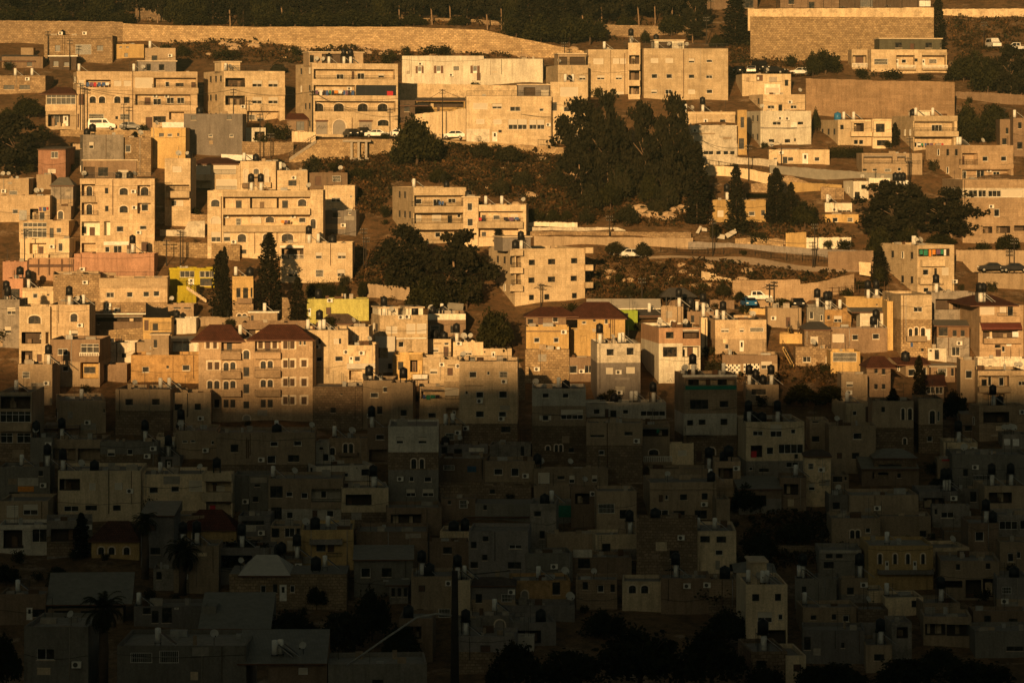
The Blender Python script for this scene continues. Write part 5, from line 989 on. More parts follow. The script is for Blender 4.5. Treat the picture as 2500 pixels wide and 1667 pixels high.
def infill():
    S = 10; cov = [[False]*250 for _ in range(167)]; rr = random.Random(9); rects = []
    def mark(a, b, t, u):
        for j in range(max(0, int(t//S)), min(167, int(u//S)+1)):
            for i in range(max(0, int(a//S)), min(250, int(b//S)+1)): cov[j][i] = True
    for b in BUILD:
        X0, Yt = px(b[0], b[1], b[3]); X1, Yb = px(b[0], b[2], b[4]); rects.append((X0, X1, Yt, Yb, b[6])); mark(X0-b[9].get('sl', 0)/zk(b[0]), X1, Yt, Yb)
    for P_ in KEEP:
        for j in range(167):
            for i in range(250):
                x, y = i*S+5, j*S+5; ins = False
                for (ax, ay), (bx, by) in zip(P_, P_[1:]+P_[:1]):
                    if (ay > y) != (by > y) and x < (bx-ax)*(y-ay)/(by-ay)+ax: ins = not ins
                if ins: cov[j][i] = True
    used = set(); out = []
    for j in range(12, 164, 2):
        i = 0
        while i < 250:
            if cov[j][i]: i += 1; continue
            a = i
            while i < 250 and not cov[j][i]: i += 1
            if i - a < 4: continue
            x = a*S - 6
            while x < i*S - 20:
                w = min(i*S + 8 - x, rr.uniform(75, 150))
                if i*S - x - w < 30: w = i*S + 8 - x
                ci = min(249, max(0, int((x+w/2)//S))); jj = j
                while jj < 166 and not cov[jj][ci]: jj += 1
                h = (jj-j)*S
                if h >= (20 if j > 64 else 34):
                    top = j*S - rr.uniform(0, 16); bot = min(1668, top + max(62, min(h+26, rr.uniform(85, 150)))); mark(x, x+w, top, bot)
                    if j > 86 or rr.random() < .5: out.append((x, x+w, top, bot))
                x += w - 4
    N_ = 0
    for x0, x1, t, u in out:
        cx, cy = (x0+x1)/2, (t+u)/2; best = sorted(rects, key=lambda q: abs((q[0]+q[1])/2-cx)+1.3*abs((q[2]+q[3])/2-cy)); lab = None
        for q in best[:30]:
            dx, dy = cx-(q[0]+q[1])/2, cy-(q[2]+q[3])/2; rel = ('right of' if dx > 0 else 'left of') if abs(dx) > abs(dy)*1.2 else ('below' if dy > 0 else 'above')
            l = f"plain house {rel} the {q[4]}"
            if l not in used and len(l.split()) <= 9: used.add(l); lab = l; break
        if not lab: continue
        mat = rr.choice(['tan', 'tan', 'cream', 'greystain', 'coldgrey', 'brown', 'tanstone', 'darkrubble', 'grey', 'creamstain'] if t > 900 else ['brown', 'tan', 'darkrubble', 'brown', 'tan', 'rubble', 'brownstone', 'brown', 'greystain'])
        sz = 20 if t < 1250 else 24; f = []; y = t + sz*.9; x = x0 + rr.uniform(8, 22)
        while y + sz < u - 6:
            x = x0 + rr.uniform(8, 24)
            while x + sz < x1 - 6:
                if rr.random() < .62: f.append(f"{rr.choice('wwkksghd')} {x:.0f} {y:.0f} {sz*rr.uniform(.6, 1.2):.0f} {sz*rr.uniform(.65, .95):.0f}")
                x += sz*rr.uniform(1.7, 2.8)
            y += sz*2.4
        if rr.random() < .22 and x1-x0 > 60: f = [f"O {x0+10:.0f} {t+sz*.8:.0f} {(x1-x0)*.55:.0f} {sz*1.3:.0f}"]
        if rr.random() < .3: f.append(f"c {x1-18:.0f} {t+14:.0f} 12 8")
        rf = ','.join(f"{rr.choice('HHWTTDH')} {rr.uniform(x0+10, x1-10):.0f}" for _ in range(rr.choice((0, 1, 1, 2))))
        kw = {'d': rr.uniform(5, 8)}
        if rr.random() < .16: kw['tile'] = [(x0-3, x1+3, t, t-rr.uniform(12, 20), rr.choice(['mono', 'mono', 'hip']))]; kw['tm'] = rr.choice((3, 4, 4, 6)); rf = ''
        elif rr.random() < .25: kw['sl'] = rr.uniform(8, 20)
        if rr.random() < .3: kw['z'] = [(t + (u-t)*rr.uniform(.35, .6), u, rr.choice(['darkrubble', 'greystain', 'tan', 'coldgrey']))]
        B('P', x0, x1, t, u, mat, lab, ';'.join(f), rf, **kw); N_ += 1
infill()
# ------------------------------------------------------------------ boundary and retaining walls
def poly_at(rc, pts): return [px(rc, *p) for p in pts]
def interp(pts, x):
    if x <= pts[0][0]: return pts[0][1]
    for (a, b), (c, d) in zip(pts, pts[1:]):
        if a <= x <= c: return b + (d-b)*(x-a)/max(1e-6, c-a)
    return pts[-1][1]
WALLD = []
def WALL(rc, mat, label, top, bot, t=.5, name='stone_wall', cat='wall', posts=0, cap=None, dd=None, under=2.5):
    tp, bt = poly_at(rc, top), poly_at(rc, bot); x0, x1 = tp[0][0], tp[-1][0]
    xs = sorted({x0, x1} | {p[0] for p in tp if x0 < p[0] < x1} | {p[0] for p in bt if x0 < p[0] < x1} | {x0 + (x1-x0)*i/40 for i in range(41)})
    m = MB(); P_ = []; rr = random.Random(int(x0+tp[0][1]))
    for x in xs:
        yb, yt = interp(bt, x), interp(tp, x); D = DT(yb) if dd is None else dd
        b, u = wp(x, yb, D), wp(x, yt, D); j = rr.uniform(-.06, .06)
        P_.append((Vector((b.x, D, b.z-under)), Vector((u.x, D, u.z+j))))
    o0 = P_[0][0].copy(); ty = Vector((0, t, 0))
    for (a, b), (c, e) in zip(P_, P_[1:]):
        a, b, c, e = a-o0, b-o0, c-o0, e-o0
        m.poly([a, c, e, b], mat); m.poly([b, e, e+ty, b+ty], cap or mat); m.poly([c+ty, a+ty, b+ty, e+ty], mat)
    a, b = P_[0][0]-o0, P_[0][1]-o0; m.poly([a+ty, a, b, b+ty], mat)
    a, b = P_[-1][0]-o0, P_[-1][1]-o0; m.poly([a, a+ty, b+ty, b], mat)
    if posts:
        for i in range(0, len(P_), posts):
            q = P_[i][1]-o0; m.box(q.x-.05, q.x+.05, -.08, -.005, P_[i][0].z-o0.z, q.z+.05, 'iron')
    o = m.build(name, None, o0); return tag(o, label, cat)
def FENCE(rc, label, top, bot, mat='iron', step=.5, post=2.6, name='railing_fence', bars=True, dd=None):
    tp, bt = poly_at(rc, top), poly_at(rc, bot); x0, x1 = tp[0][0], tp[-1][0]
    D0 = DT(interp(bt, x0)) if dd is None else dd; m = MB(); o0 = wp(x0, interp(bt, x0), D0)
    x = x0; k = 0; prev = None; stp = step*F/D0
    while x <= x1:
        yb, yt = interp(bt, x), interp(tp, x); D = DT(yb) if dd is None else dd
        b, u = wp(x, yb, D)-o0, wp(x, yt, D)-o0; big = k % max(1, round(post/step)) == 0
        if big or bars:
            r = .045 if big else .014
            m.tube([b - Vector((0, 0, .4)), u + Vector((0, 0, .1 if big else 0))], r, mat, 4)
        if prev:
            for f in ((.04, .96) if bars else (.3, .62, .96)):
                m.tube([prev[0].lerp(prev[1], f), b.lerp(u, f)], .025, mat, 4)
        prev = (b, u); x += stp; k += 1
    o = m.build(name, None, o0); return tag(o, label, 'fence')
def DRAPE(rc, name, upper, lower, mat, lift=.06):
    up, lo = poly_at(rc, upper), poly_at(rc, lower); x0, x1 = up[0][0], up[-1][0]; m = MB(); n = 60; pr = None
    for i in range(n+1):
        x = x0 + (x1-x0)*i/n; a, b = interp(lo, x), interp(up, x); row = []
        for j in range(5):
            y = a + (b-a)*j/4; D = DT(y); v = wp(x, y, D); v.z = ground(v.x, D) + lift; row.append(v)
        if pr:
            for j in range(4): m.poly([pr[j], row[j], row[j+1], pr[j+1]], mat)
        pr = row
    o = m.build(name); tag(o, None, None, None, 'structure'); return o
# ------------------------------------------------------------------ shelves for the road and the parked cars, then the ground
def pad(rc, x0, x1, y, depth, front=.6):
    a, yy = px(rc, x0, y); b, _ = px(rc, x1, y); D = DT(yy); z = (HY-yy)/F*D
    PADS.append(((a-1250)/F*D - .5, (b-1250)/F*D + .5, D-front, D+depth, z)); return D, z
def ground(X, D):
    z = ZT(D) + wob(X, D)*(1 if D > 300 else .3)
    if D < -60:   # the ridge behind the camera: an uneven skyline of roofs and trees
        z += 1.6*math.sin(X*.021+.6) + .9*math.sin(X*.057) + .5*math.sin(X*.19+2) + X*.004
    for x0, x1, a, b, pz in PADS:
        if x0 <= X <= x1 and a <= D <= b and z > pz - .12: z = pz - .12
    return z
CARS = [  # sheet, x0, x1, wheel line, kind, paint, heading (0 = nose right, 180 = nose left, 90 = nose to us), label
 ('00',1000,1282,1462,'van','carwhite',0,'white van parked before the long four storey block'),
 ('00',1345,1585,1468,'hatch','carblack',180,'black car with pale bonnet right of the white van'),
 ('01',1580,1700,1545,'hatch','carblack',70,'black car nearest the arched dark doorway'),
 ('01',1705,1840,1530,'hatch','carblack',75,'black car between the white car and the arched door'),
 ('01',1845,2035,1552,'sedan','carwhite',0,'white car before the garage with graffiti'),
 ('01',2125,2295,1550,'hatch','carsilver',180,'silver car by the right corner of the arched garages'),
 ('01',2240,2420,1530,'sedan','carblack',0,'dark car half hidden by the round roadside tree'),
 ('02',385,600,1568,'hatch','carwhite',0,'white car parked beside the pink block on the road'),
 ('03',1345,1490,835,'hatch','carblack',110,'black car at the left end of the hillside parking'),
 ('03',1492,1605,828,'sedan','carsilver',95,'silver car facing out between two black cars'),
 ('03',1590,1715,800,'van','carblack',70,'tall black car in the middle of the hillside parking'),
 ('03',1730,1915,830,'sedan','carblack',30,'black car before the last silver one on the hillside'),
 ('03',2005,2185,850,'hatch','carsilver',0,'silver car at the right end of the hillside parking'),
 ('04',1930,2015,545,'van','carwhite',80,'white van facing out behind the right bushes'),
 ('04',2130,2340,580,'pickup','carsilver',180,'pale pickup truck at the top right corner'),
 ('13',128,292,1388,'hatch','carwhite',170,'white car under the round tree on the dirt lane'),
 ('13',20,175,1362,'sedan','carblack',180,'black car behind the white one on the dirt lane'),
 ('23',1462,1722,452,'pickup','carwhite',0,'white pickup truck below the tan retaining wall'),
 ('23',1455,1578,512,'hatch','carblue',80,'blue car in front of the white pickup'),
 ('23',2005,2122,515,'hatch','carblack',85,'dark car with a yellow plate right of the bush'),
 ('24',1830,2090,108,'sedan','carblack',180,'left one of two dark cars on the right road'),
 ('24',2095,2320,112,'sedan','carblack',180,'right one of two dark cars on the right road'),
 ('11',2035,2200,1412,'sedan','carblack',0,'black car parked below the pale pine bank'),
]
pads_ = [pad(c[0], c[1]-20, c[2]+20, c[3], 4.5) for c in CARS]
for a in (('00', 560, 1650, 1468, 8), ('01', -600, 2300, 1545, 7), ('02', 280, 1760, 1572, 6), ('03', 1300, 2250, 855, 6), ('23', 1350, 2150, 520, 7), ('24', 1780, 2330, 118, 6), ('13', -50, 330, 1392, 5)): pad(*a)
def axis(lo, hi, a, b, fine, coarse):
    v = []; x = lo
    while x < hi: v.append(x); x += fine if a <= x < b else coarse
    return v + [hi]
GX = axis(-520, 520, -125, 125, 1.5, 18); GD = axis(-620, -150, 0, 0, 1, 30) + axis(-140, 300, 0, 0, 1, 20) + axis(304, 800, 304, 720, 1.4, 16) + [900, 1100, 1400]
if -170 not in GD: GD = sorted(set(GD) | {-170})
gm = MB(); gv = [(x, d, ground(x, d)) for d in GD for x in GX]; nX = len(GX)
gf = [(j*nX+i, j*nX+i+1, (j+1)*nX+i+1, (j+1)*nX+i) for j in range(len(GD)-1) for i in range(nX-1)]
me = bpy.data.meshes.new('ground'); me.from_pydata(gv, [], gf); me.materials.append(M('earth')); me.polygons.foreach_set('use_smooth', [True]*len(gf))
tag(link('ground', me), None, None, None, 'structure')
def SHELF(name, rc, pts, depth, mat, front=.3):
    m = MB(); pr = None
    for x, y in pts:
        X, Y = px(rc, x, y); D = DT(Y); v = wp(X, Y, D); row = (v + Vector((0, -front, -.04)), v + Vector((0, depth, -.03)))
        if pr: m.poly([pr[0], row[0], row[1], pr[1]], mat)
        pr = row
    tag(m.build(name), None, None, None, 'structure')
SHELF('road', '00', [(560, 1468), (1650, 1468)], 8, 'asphalt'); SHELF('road', '01', [(720, 1540), (2300, 1545)], 7, 'asphalt'); SHELF('road', '02', [(280, 1572), (1000, 1575), (1760, 1640)], 6, 'asphalt')
SHELF('parking_area', '03', [(1300, 855), (2250, 855)], 6, 'dirt'); SHELF('parking_area', '23', [(1350, 520), (2150, 520)], 7, 'asphalt'); SHELF('road', '24', [(1780, 118), (2330, 118)], 6, 'asphalt')
DRAPE('13', 'lane', [(380, 1362), (900, 1365), (1300, 1372), (2306, 1452), (2850, 1520)], [(330, 1388), (700, 1392), (1200, 1425), (1800, 1490), (2306, 1505), (2850, 1560)], 'dirt')

W_ = WALL
W_('P', 'rubble', 'left darker end of the long stone wall', [(-10,50),(300,54)], [(-10,103),(300,103)])
W_('P', 'palerubble', 'long pale stone wall below the dark wood', [(300,58),(398,62),(600,66),(1000,66),(1180,74),(1320,105),(1440,128)], [(300,104),(500,105),(700,110),(960,122),(1240,138),(1440,146)])
W_('P', 'rubble', 'low terrace wall among the pine trunks', [(980,44),(1130,46),(1300,58),(1410,70)], [(980,56),(1130,56),(1300,70),(1410,86)])
W_('P', 'rubble', 'broken terrace wall under the top pines', [(1440,60),(1700,66)], [(1440,84),(1700,88)])
W_('P', 'darkrubble', 'dim terrace wall inside the left wood', [(330,20),(480,22),(560,38)], [(330,52),(480,52),(560,54)])
W_('P', 'creamstain', 'long pale concrete wall above the rubble slope', [(1826,22),(2280,19)], [(1826,44),(2280,46)], dd=649)
W_('P', 'palerubble', 'steep rubble facing below the concrete wall', [(1832,41),(2280,43)], [(1832,132),(2280,132)], dd=647)
W_('04', 'creamstain', 'stained concrete wall with panel joints', [(1385,105),(2330,100)], [(1385,185),(2330,215)], posts=4)
W_('03', 'brown', 'bank wall coloured brown for the shade of the conifer', [(1640,425),(1980,440),(2140,462)], [(1640,500),(1980,600),(2140,640)])  # brown colour stands in for the conifer's shadow on this wall
W_('04', 'tanwall', 'tall tan retaining wall below the dark villa', [(-150,885),(130,893),(590,905),(605,912),(1100,915),(1525,928)], [(-150,1270),(590,1330),(1525,1380)])
W_('04', 'brown', 'narrow dark buttress on the tall tan wall', [(576,904),(606,912)], [(576,1327),(606,1327)], dd=613)
W_('04', 'brownstone', 'low brown wall right of the tall retaining wall', [(1535,1035),(1900,1045),(2330,1075)], [(1535,1130),(2330,1180)])
W_('02', 'creamstain', 'cream terrace wall below the shuttered house', [(-140,938),(700,955),(1240,965),(1560,945)], [(-140,1120),(1240,1110),(1560,1090)])
W_('02', 'cream', 'cream wall turning down to the road', [(60,1290),(300,1262),(480,1255),(560,1225),(650,1225)], [(60,1480),(400,1500),(650,1560)])
W_('01', 'cream', 'short cream wall with graffiti by the stairs', [(980,1480),(1250,1490)], [(980,1590),(1250,1600)])
W_('11', 'palerubble', 'pale stone retaining wall below the road', [(950,262),(1080,170),(1260,60),(1560,45),(2250,50),(2600,52),(3100,78),(4040,140)], [(950,300),(1260,292),(1560,290),(2250,195),(2600,130),(3100,145),(4040,218)])
W_('11', 'rubble', 'brown stone wall behind the wooden stair', [(420,75),(1000,80)], [(420,250),(1000,180)])
W_('00', 'palerubble', 'pale stone wall below the white van', [(680,1470),(1000,1462),(1700,1475)], [(680,1560),(1700,1600)])
W_('12', 'white', 'upper white boundary wall by the lane', [(1325,985),(1440,978),(1890,985)], [(1325,1035),(1890,1040)])
W_('12', 'whitestain', 'lower long white boundary wall by the lane', [(1325,1038),(2310,1040),(2445,1085)], [(1325,1082),(2310,1088),(2445,1100)])
W_('12', 'rubble', 'rough rubble bank under the white walls', [(1330,1085),(2306,1090),(3170,1095)], [(1330,1135),(2306,1150),(3170,1165)])
W_('12', 'tan', 'tan rendered wall along the lane', [(1400,1140),(2306,1150),(3190,1160)], [(1400,1270),(2306,1260),(3190,1260)])
W_('13', 'cream', 'pale sloping yard wall beneath the pale house', [(1000,330),(1400,365),(1760,430)], [(1000,460),(1400,490),(1760,560)])
W_('13', 'whitestain', 'upper yard wall beside the fig pergola', [(985,225),(1390,250),(1830,280)], [(985,320),(1390,345),(1830,400)])
W_('13', 'rubble', 'stone yard wall below the metal gate', [(1540,545),(1720,545),(1960,450),(2260,560)], [(1540,650),(1720,650),(1960,640),(2260,640)])
W_('14', 'corrugated', 'corrugated metal fence along the upper lane', [(-560,338),(0,382),(420,410),(838,442)], [(-560,455),(0,495),(838,512)], t=.06, name='metal_fence', cat='fence', posts=3)
W_('13', 'ochre', 'ochre bank wall beneath the metal fence', [(1960,530),(2306,545),(2560,560)], [(1960,640),(2560,650)])
W_('13', 'grey', 'dark grey zigzag topped wall by the lane', [(830,1200),(1300,1215),(2100,1265),(2306,1285),(2900,1300)], [(830,1262),(1300,1265),(2306,1345),(2900,1480)], t=.15)
W_('13', 'palerubble', 'rocky stone bank beneath the leaning sheets', [(1360,1170),(1550,1150),(1900,1180)], [(1360,1230),(1900,1250)])
W_('13', 'ochre', 'roofless ochre yard hut by the lane', [(1930,1105),(2160,1090)], [(1930,1255),(2160,1275)])
W_('14', 'white', 'white yard wall with a dark bush', [(-145,1155),(360,1150)], [(-145,1275),(360,1240)])
W_('14', 'brown', 'dark yard wall under the lane end', [(100,1310),(610,1300)], [(100,1480),(610,1560)])
W_('23', 'palestone', 'stepped block wall in the dry field', [(980,100),(1145,135),(1150,155),(1325,190)], [(980,215),(1325,240)])
W_('23', 'tanstone', 'long tan block wall across the dry field', [(1330,205),(2090,195),(2093,250),(2306,222),(2700,130)], [(1330,330),(1700,420),(2306,420),(2700,330)])
W_('23', 'rubble', 'low stony bank left of the block wall', [(560,270),(900,245),(1100,225)], [(560,300),(1100,290)])
W_('23', 'brownstone', 'brown garden wall below the dark shelter', [(610,430),(900,420),(1350,430)], [(610,560),(1350,520)])
W_('23', 'ochre', 'ochre wall below the parked pickup', [(1460,520),(2100,530)], [(1460,600),(2100,610)])
W_('14', 'tan', 'tan road wall below the large tan house', [(1540,1295),(1850,1290),(2330,1300)], [(1540,1420),(2330,1490)])
W_('24', 'tan', 'upper tan wall below the right road', [(1790,122),(2330,128)], [(1790,300),(2330,330)])
W_('24', 'brown', 'long brown yard wall behind the stone tower', [(1285,430),(1700,470)], [(1285,700),(1700,700)])
W_('21', 'tan', 'long garden wall right of the lime house', [(1830,245),(2180,270),(2306,280)], [(1830,400),(2306,420)])
W_('11', 'rubble', 'rubble yard wall below the carved pale gate', [(-560,860),(60,900)], [(-560,1020),(60,1050)])
W_('10', 'whitestain', 'carved pale gateway wall above the field', [(1800,1065),(2080,1065),(2120,970),(2306,965)], [(1800,1130),(2306,1165)])
W_('10', 'palerubble', 'pale rubble wall under the carved gateway', [(1730,1195),(2306,1215),(2700,1230)], [(1730,1340),(2306,1400),(2700,1450)])
W_('22', 'rubble', 'stone alley wall beside the tall pale block', [(1215,1100),(1300,1250)], [(1215,1560),(1300,1560)])
W_('33', 'corrugated', 'pale corrugated yard fence in the shade', [(1590,1215),(1960,1205)], [(1590,1340),(1960,1350)], t=.06, name='metal_fence', cat='fence')
W_('14', 'rubble', 'rubble terrace wall behind the white cottage', [(20,580),(280,600)], [(20,740),(280,760)])
W_('10', 'tan', 'stepped tan garden wall above the stone block', [(820,100),(1010,105),(1030,130),(1115,180),(1500,60)], [(820,250),(1115,260),(1500,250)])
W_('34', 'greystain', 'low stone wall below the cypress yard', [(120,660),(620,700)], [(120,800),(620,830)])
W_('20', 'palerubble', 'stone garden wall below the dark veranda', [(1120,770),(1610,740)], [(1120,870),(1610,870)])
W_('21', 'rubble', 'stone pier between the two right cypresses', [(870,395),(935,400),(970,520)], [(870,710),(970,710)])
W_('43', 'darkrubble', 'dim rubble wall in the dark hollow', [(1090,330),(1836,340)], [(1090,420),(1836,450)])
FENCE('12', 'railing along the edge of the upper road', [(640,-15),(1730,68)], [(640,42),(1730,130)])
FENCE('13', 'railing beside the pale dirt lane', [(520,1262),(1100,1270),(1700,1315),(2306,1345),(2900,1400)], [(520,1318),(1100,1330),(1700,1375),(2306,1410),(2900,1460)])
FENCE('02', 'post and wire fence before the shuttered house', [(-120,850),(830,860),(1480,855)], [(-120,925),(830,930),(1480,940)], step=1.2, post=1.2, bars=False)
FENCE('13', 'railing on the sloping yard wall', [(1010,270),(1400,330),(1760,370)], [(1010,330),(1400,365),(1760,430)])
FENCE('11', 'railing of the stair ramp beside the road', [(1000,130),(1250,-10)], [(1000,215),(1260,60)])
FENCE('03', 'tall mesh fence on the concrete wall', [(1826-1500*0,-60),(2306,-60),(3550,-60)], [(1826,95),(3550,95)], step=1.5, post=3, bars=True, dd=650)
FENCE('24', 'post fence before the dark bushes', [(0,300),(400,260),(800,215)], [(0,400),(400,400),(800,370)], step=1.0, post=1.0, bars=False, mat='rustiron')
FENCE('23', 'tall mesh fence in the dry field', [(0,125),(970,110)], [(0,260),(970,215)], step=1.6, post=3.2, bars=True, mat='rustiron')

# ------------------------------------------------------------------ the buildings
GEO = prep()
for i, b in enumerate(BUILD): build_building(i, b, GEO[i])
seen = {}
CL = ['bluecloth', 'purplecloth', 'whitecloth', 'redcloth', 'darkcloth', 'greencloth', 'orangecloth']
for n, (bn, root, xa, xb, za, zc, ex) in enumerate(LAUNDRY):
    th = root.rotation_euler.z; rr = random.Random(n+40); m = MB(); x = xa; L0 = root.location
    loc = (L0.x + .3*math.sin(th), L0.y - .3*math.cos(th), L0.z); z1 = zc if zc - za > .5 else za + .7
    m.tube([(xa-.1, 0, z1), (xb+.1, 0, z1)], .012, 'iron', 4)
    while x < xb - .2:
        w = rr.uniform(.3, .75); h = (z1 - za)*rr.uniform(.6, 1.) if zc-za > .5 else rr.uniform(.4, .7)
        m.box(x, min(xb, x+w), -.02, .02, z1-h, z1-.01, rr.choice(CL)); x += w + rr.uniform(.03, .3)
    seen[bn] = seen.get(bn, 0) + 1
    pre = 'row of laundry on the' if seen[bn] == 1 else 'second row of laundry on the'
    o = m.build('laundry', None, loc, (0, 0, th)); tag(o, f"{pre} {bn}", 'laundry')

# ------------------------------------------------------------------ plants
def rvec(r): return Vector((r.gauss(0, 1), r.gauss(0, 1), r.gauss(0, 1))).normalized()
def leaf(mb, c, s, r, m, up=0.):
    n = rvec(r); n.z += up; u = n.cross(rvec(r)).normalized()*s; v = n.cross(u).normalized()*s*r.uniform(.45, .9)
    mb.poly([c-u-v*.5, c+u*.2-v, c+u+v*.4, c-u*.3+v], m)
_C = {}
def crown(kind, k):
    key = (kind, k)
    if key in _C: return _C[key]
    r = random.Random(hash(kind) % 1000 if False else sum(map(ord, kind))*7 + k); mb = MB()
    if kind == 'pine':      # 1 unit = 1 m, crown about 8 wide, 8 tall, origin at the foot of the crown
        for i in range(64):
            h = r.random()**.9; rad = 3.7*math.sin(math.pi*min(1, .2+.77*h))**.6; a = r.uniform(0, 6.283); q = rad*math.sqrt(r.random())*r.uniform(.7, 1.22)
            c = Vector((q*math.cos(a), q*math.sin(a), .4+h*7.4+r.uniform(-.5, .7))); R_ = r.uniform(.6, 1.3)
            for j in range(85):
                d = rvec(r); d.z *= .7; leaf(mb, c + d*R_*r.uniform(.4, 1.05), r.uniform(.14, .3), r, 'pineleaf', .4)
    elif kind == 'cypress':  # 3 wide, 12 tall
        for i in range(3400):
            h = r.random(); rad = 1.5*min(1, (h*9+.35)**.5)*(1-h)**.42*(1+.16*math.sin(h*37+k)+.1*math.sin(h*83)); a = r.uniform(0, 6.283); lump = 1+.17*math.sin(3*a+h*14+k)
            q = rad*lump*(r.random()**.35); leaf(mb, Vector((q*math.cos(a), q*math.sin(a), .2+h*11.8+r.uniform(0, .2))), r.uniform(.1, .22), r, 'cypressleaf')
    elif kind in ('broad', 'olive'):
        for i in range(52):
            d = rvec(r); d.z = abs(d.z)*1.2-.5; c = d*r.uniform(1.0, 2.7) + Vector((0, 0, 2.5)); R_ = r.uniform(.7, 1.25)
            for j in range(85):
                e = rvec(r); leaf(mb, c + e*R_*r.uniform(.35, 1.05), r.uniform(.12, .25), r, 'broadleaf' if kind == 'broad' else 'oliveleaf', .3)
    elif kind == 'shrub':
        for i in range(14):
            c = Vector((r.gauss(0, .65), r.gauss(0, .5), r.uniform(.3, 1.25)))
            for j in range(46):
                e = rvec(r); leaf(mb, c + e*r.uniform(.2, .6), r.uniform(.07, .15), r, 'broadleaf' if k < 2 else 'oliveleaf', .3)
    elif kind == 'palm':
        for i in range(90):
            a = r.uniform(0, 6.283); el = r.uniform(-1.4, 1.3); L_ = r.uniform(1.9, 2.5); pts = []
            for t in range(7):
                s = t/6; e = el - 1.3*s*s; p_ = (pts[-1] if pts else Vector((0, 0, 0))) + Vector((math.cos(a)*math.cos(e), math.sin(a)*math.cos(e), math.sin(e)))*L_/6
                pts.append(p_)
            for t in range(6):
                d = (pts[t+1]-pts[t]).normalized(); sd = d.cross(Vector((0, 0, 1))).normalized()
                for sgn in (-1, 1):
                    for q in range(3):
                        b0 = pts[t].lerp(pts[t+1], q/3); tip = b0 + sd*sgn*.5*(1-.09*t*1.0) + d*.35 + Vector((0, 0, -.18)); mb.poly([b0, b0+d*.12, tip], 'oliveleaf')
    elif kind == 'ivy':      # vine on a trellis, 6 long 2.6 high
        for i in range(6000):
            leaf(mb, Vector((r.uniform(-3, 3), r.uniform(-.5, .5), .5+2.2*abs(r.gauss(.6, .3)))), r.uniform(.06, .13), r, 'broadleaf', .3)
    _C[key] = mb.mesh('crown'); return _C[key]
_T = {}
def trunkm(kind, k):
    key = (kind, k)
    if key in _T: return _T[key]
    r = random.Random(k*31+len(kind)); mb = MB()
    if kind == 'pine':   # 6 m of leaning trunk, then limbs into the crown
        x = r.uniform(-.8, .8); top = Vector((x, r.uniform(-.3, .3), 6)); mid = Vector((x*.3, .1, 3))
        mb.tube([(0, 0, -1), (0, 0, .2), mid, top, top+Vector((x*.4, 0, 4))], .24, 'palebark', 6, .1)
        for i in range(6):
            a = r.uniform(0, 6.283); b = mid.lerp(top, r.uniform(.5, 1)); mb.tube([b, b+Vector((math.cos(a)*1.2, math.sin(a)*.8, 1.2)), b+Vector((math.cos(a)*2.6, math.sin(a)*1.8, 2.6))], .1, 'palebark', 5, .03)
    elif kind == 'cypress': mb.tube([(0, 0, -1), (0, 0, 11)], .16, 'bark', 6, .03)
    elif kind in ('broad', 'olive'):
        mb.tube([(0, 0, -1), (.05, 0, 1), (.1, .1, 2.4)], .22, 'bark', 6, .14)
        for i in range(7):
            a = i*.9+r.uniform(0, .5); mb.tube([(.1, .1, 1.9), (math.cos(a)*.9, math.sin(a)*.9, 2.9), (math.cos(a)*1.8, math.sin(a)*1.8, 3.8+r.uniform(-.6, .8))], .09, 'bark', 5, .02)
    elif kind == 'palm': mb.tube([(0, 0, -1), (.05, 0, 3), (0, 0, 7)], .5, 'palmtrunk', 10, .42)
    elif kind == 'bare':
        def br(p, d, L_, r0, n):
            e = p + d*L_; mb.tube([p, p.lerp(e, .5)+rvec(r)*.08*L_, e], r0, 'bark', 4, r0*.6)
            if n:
                for i in range(3): br(e, (d + rvec(r)*.55).normalized(), L_*.72, r0*.55, n-1)
        br(Vector((0, 0, -.5)), Vector((0, 0, 1)), 2.0, .12, 4)
    _T[key] = mb.mesh('trunk'); return _T[key]
CATN = {'pine': 'pine_tree', 'cypress': 'cypress_tree', 'broad': 'broadleaf_tree', 'olive': 'olive_tree', 'shrub': 'bush', 'palm': 'palm_tree', 'bare': 'bare_tree', 'ivy': 'trellis_vine'}
treen = 0
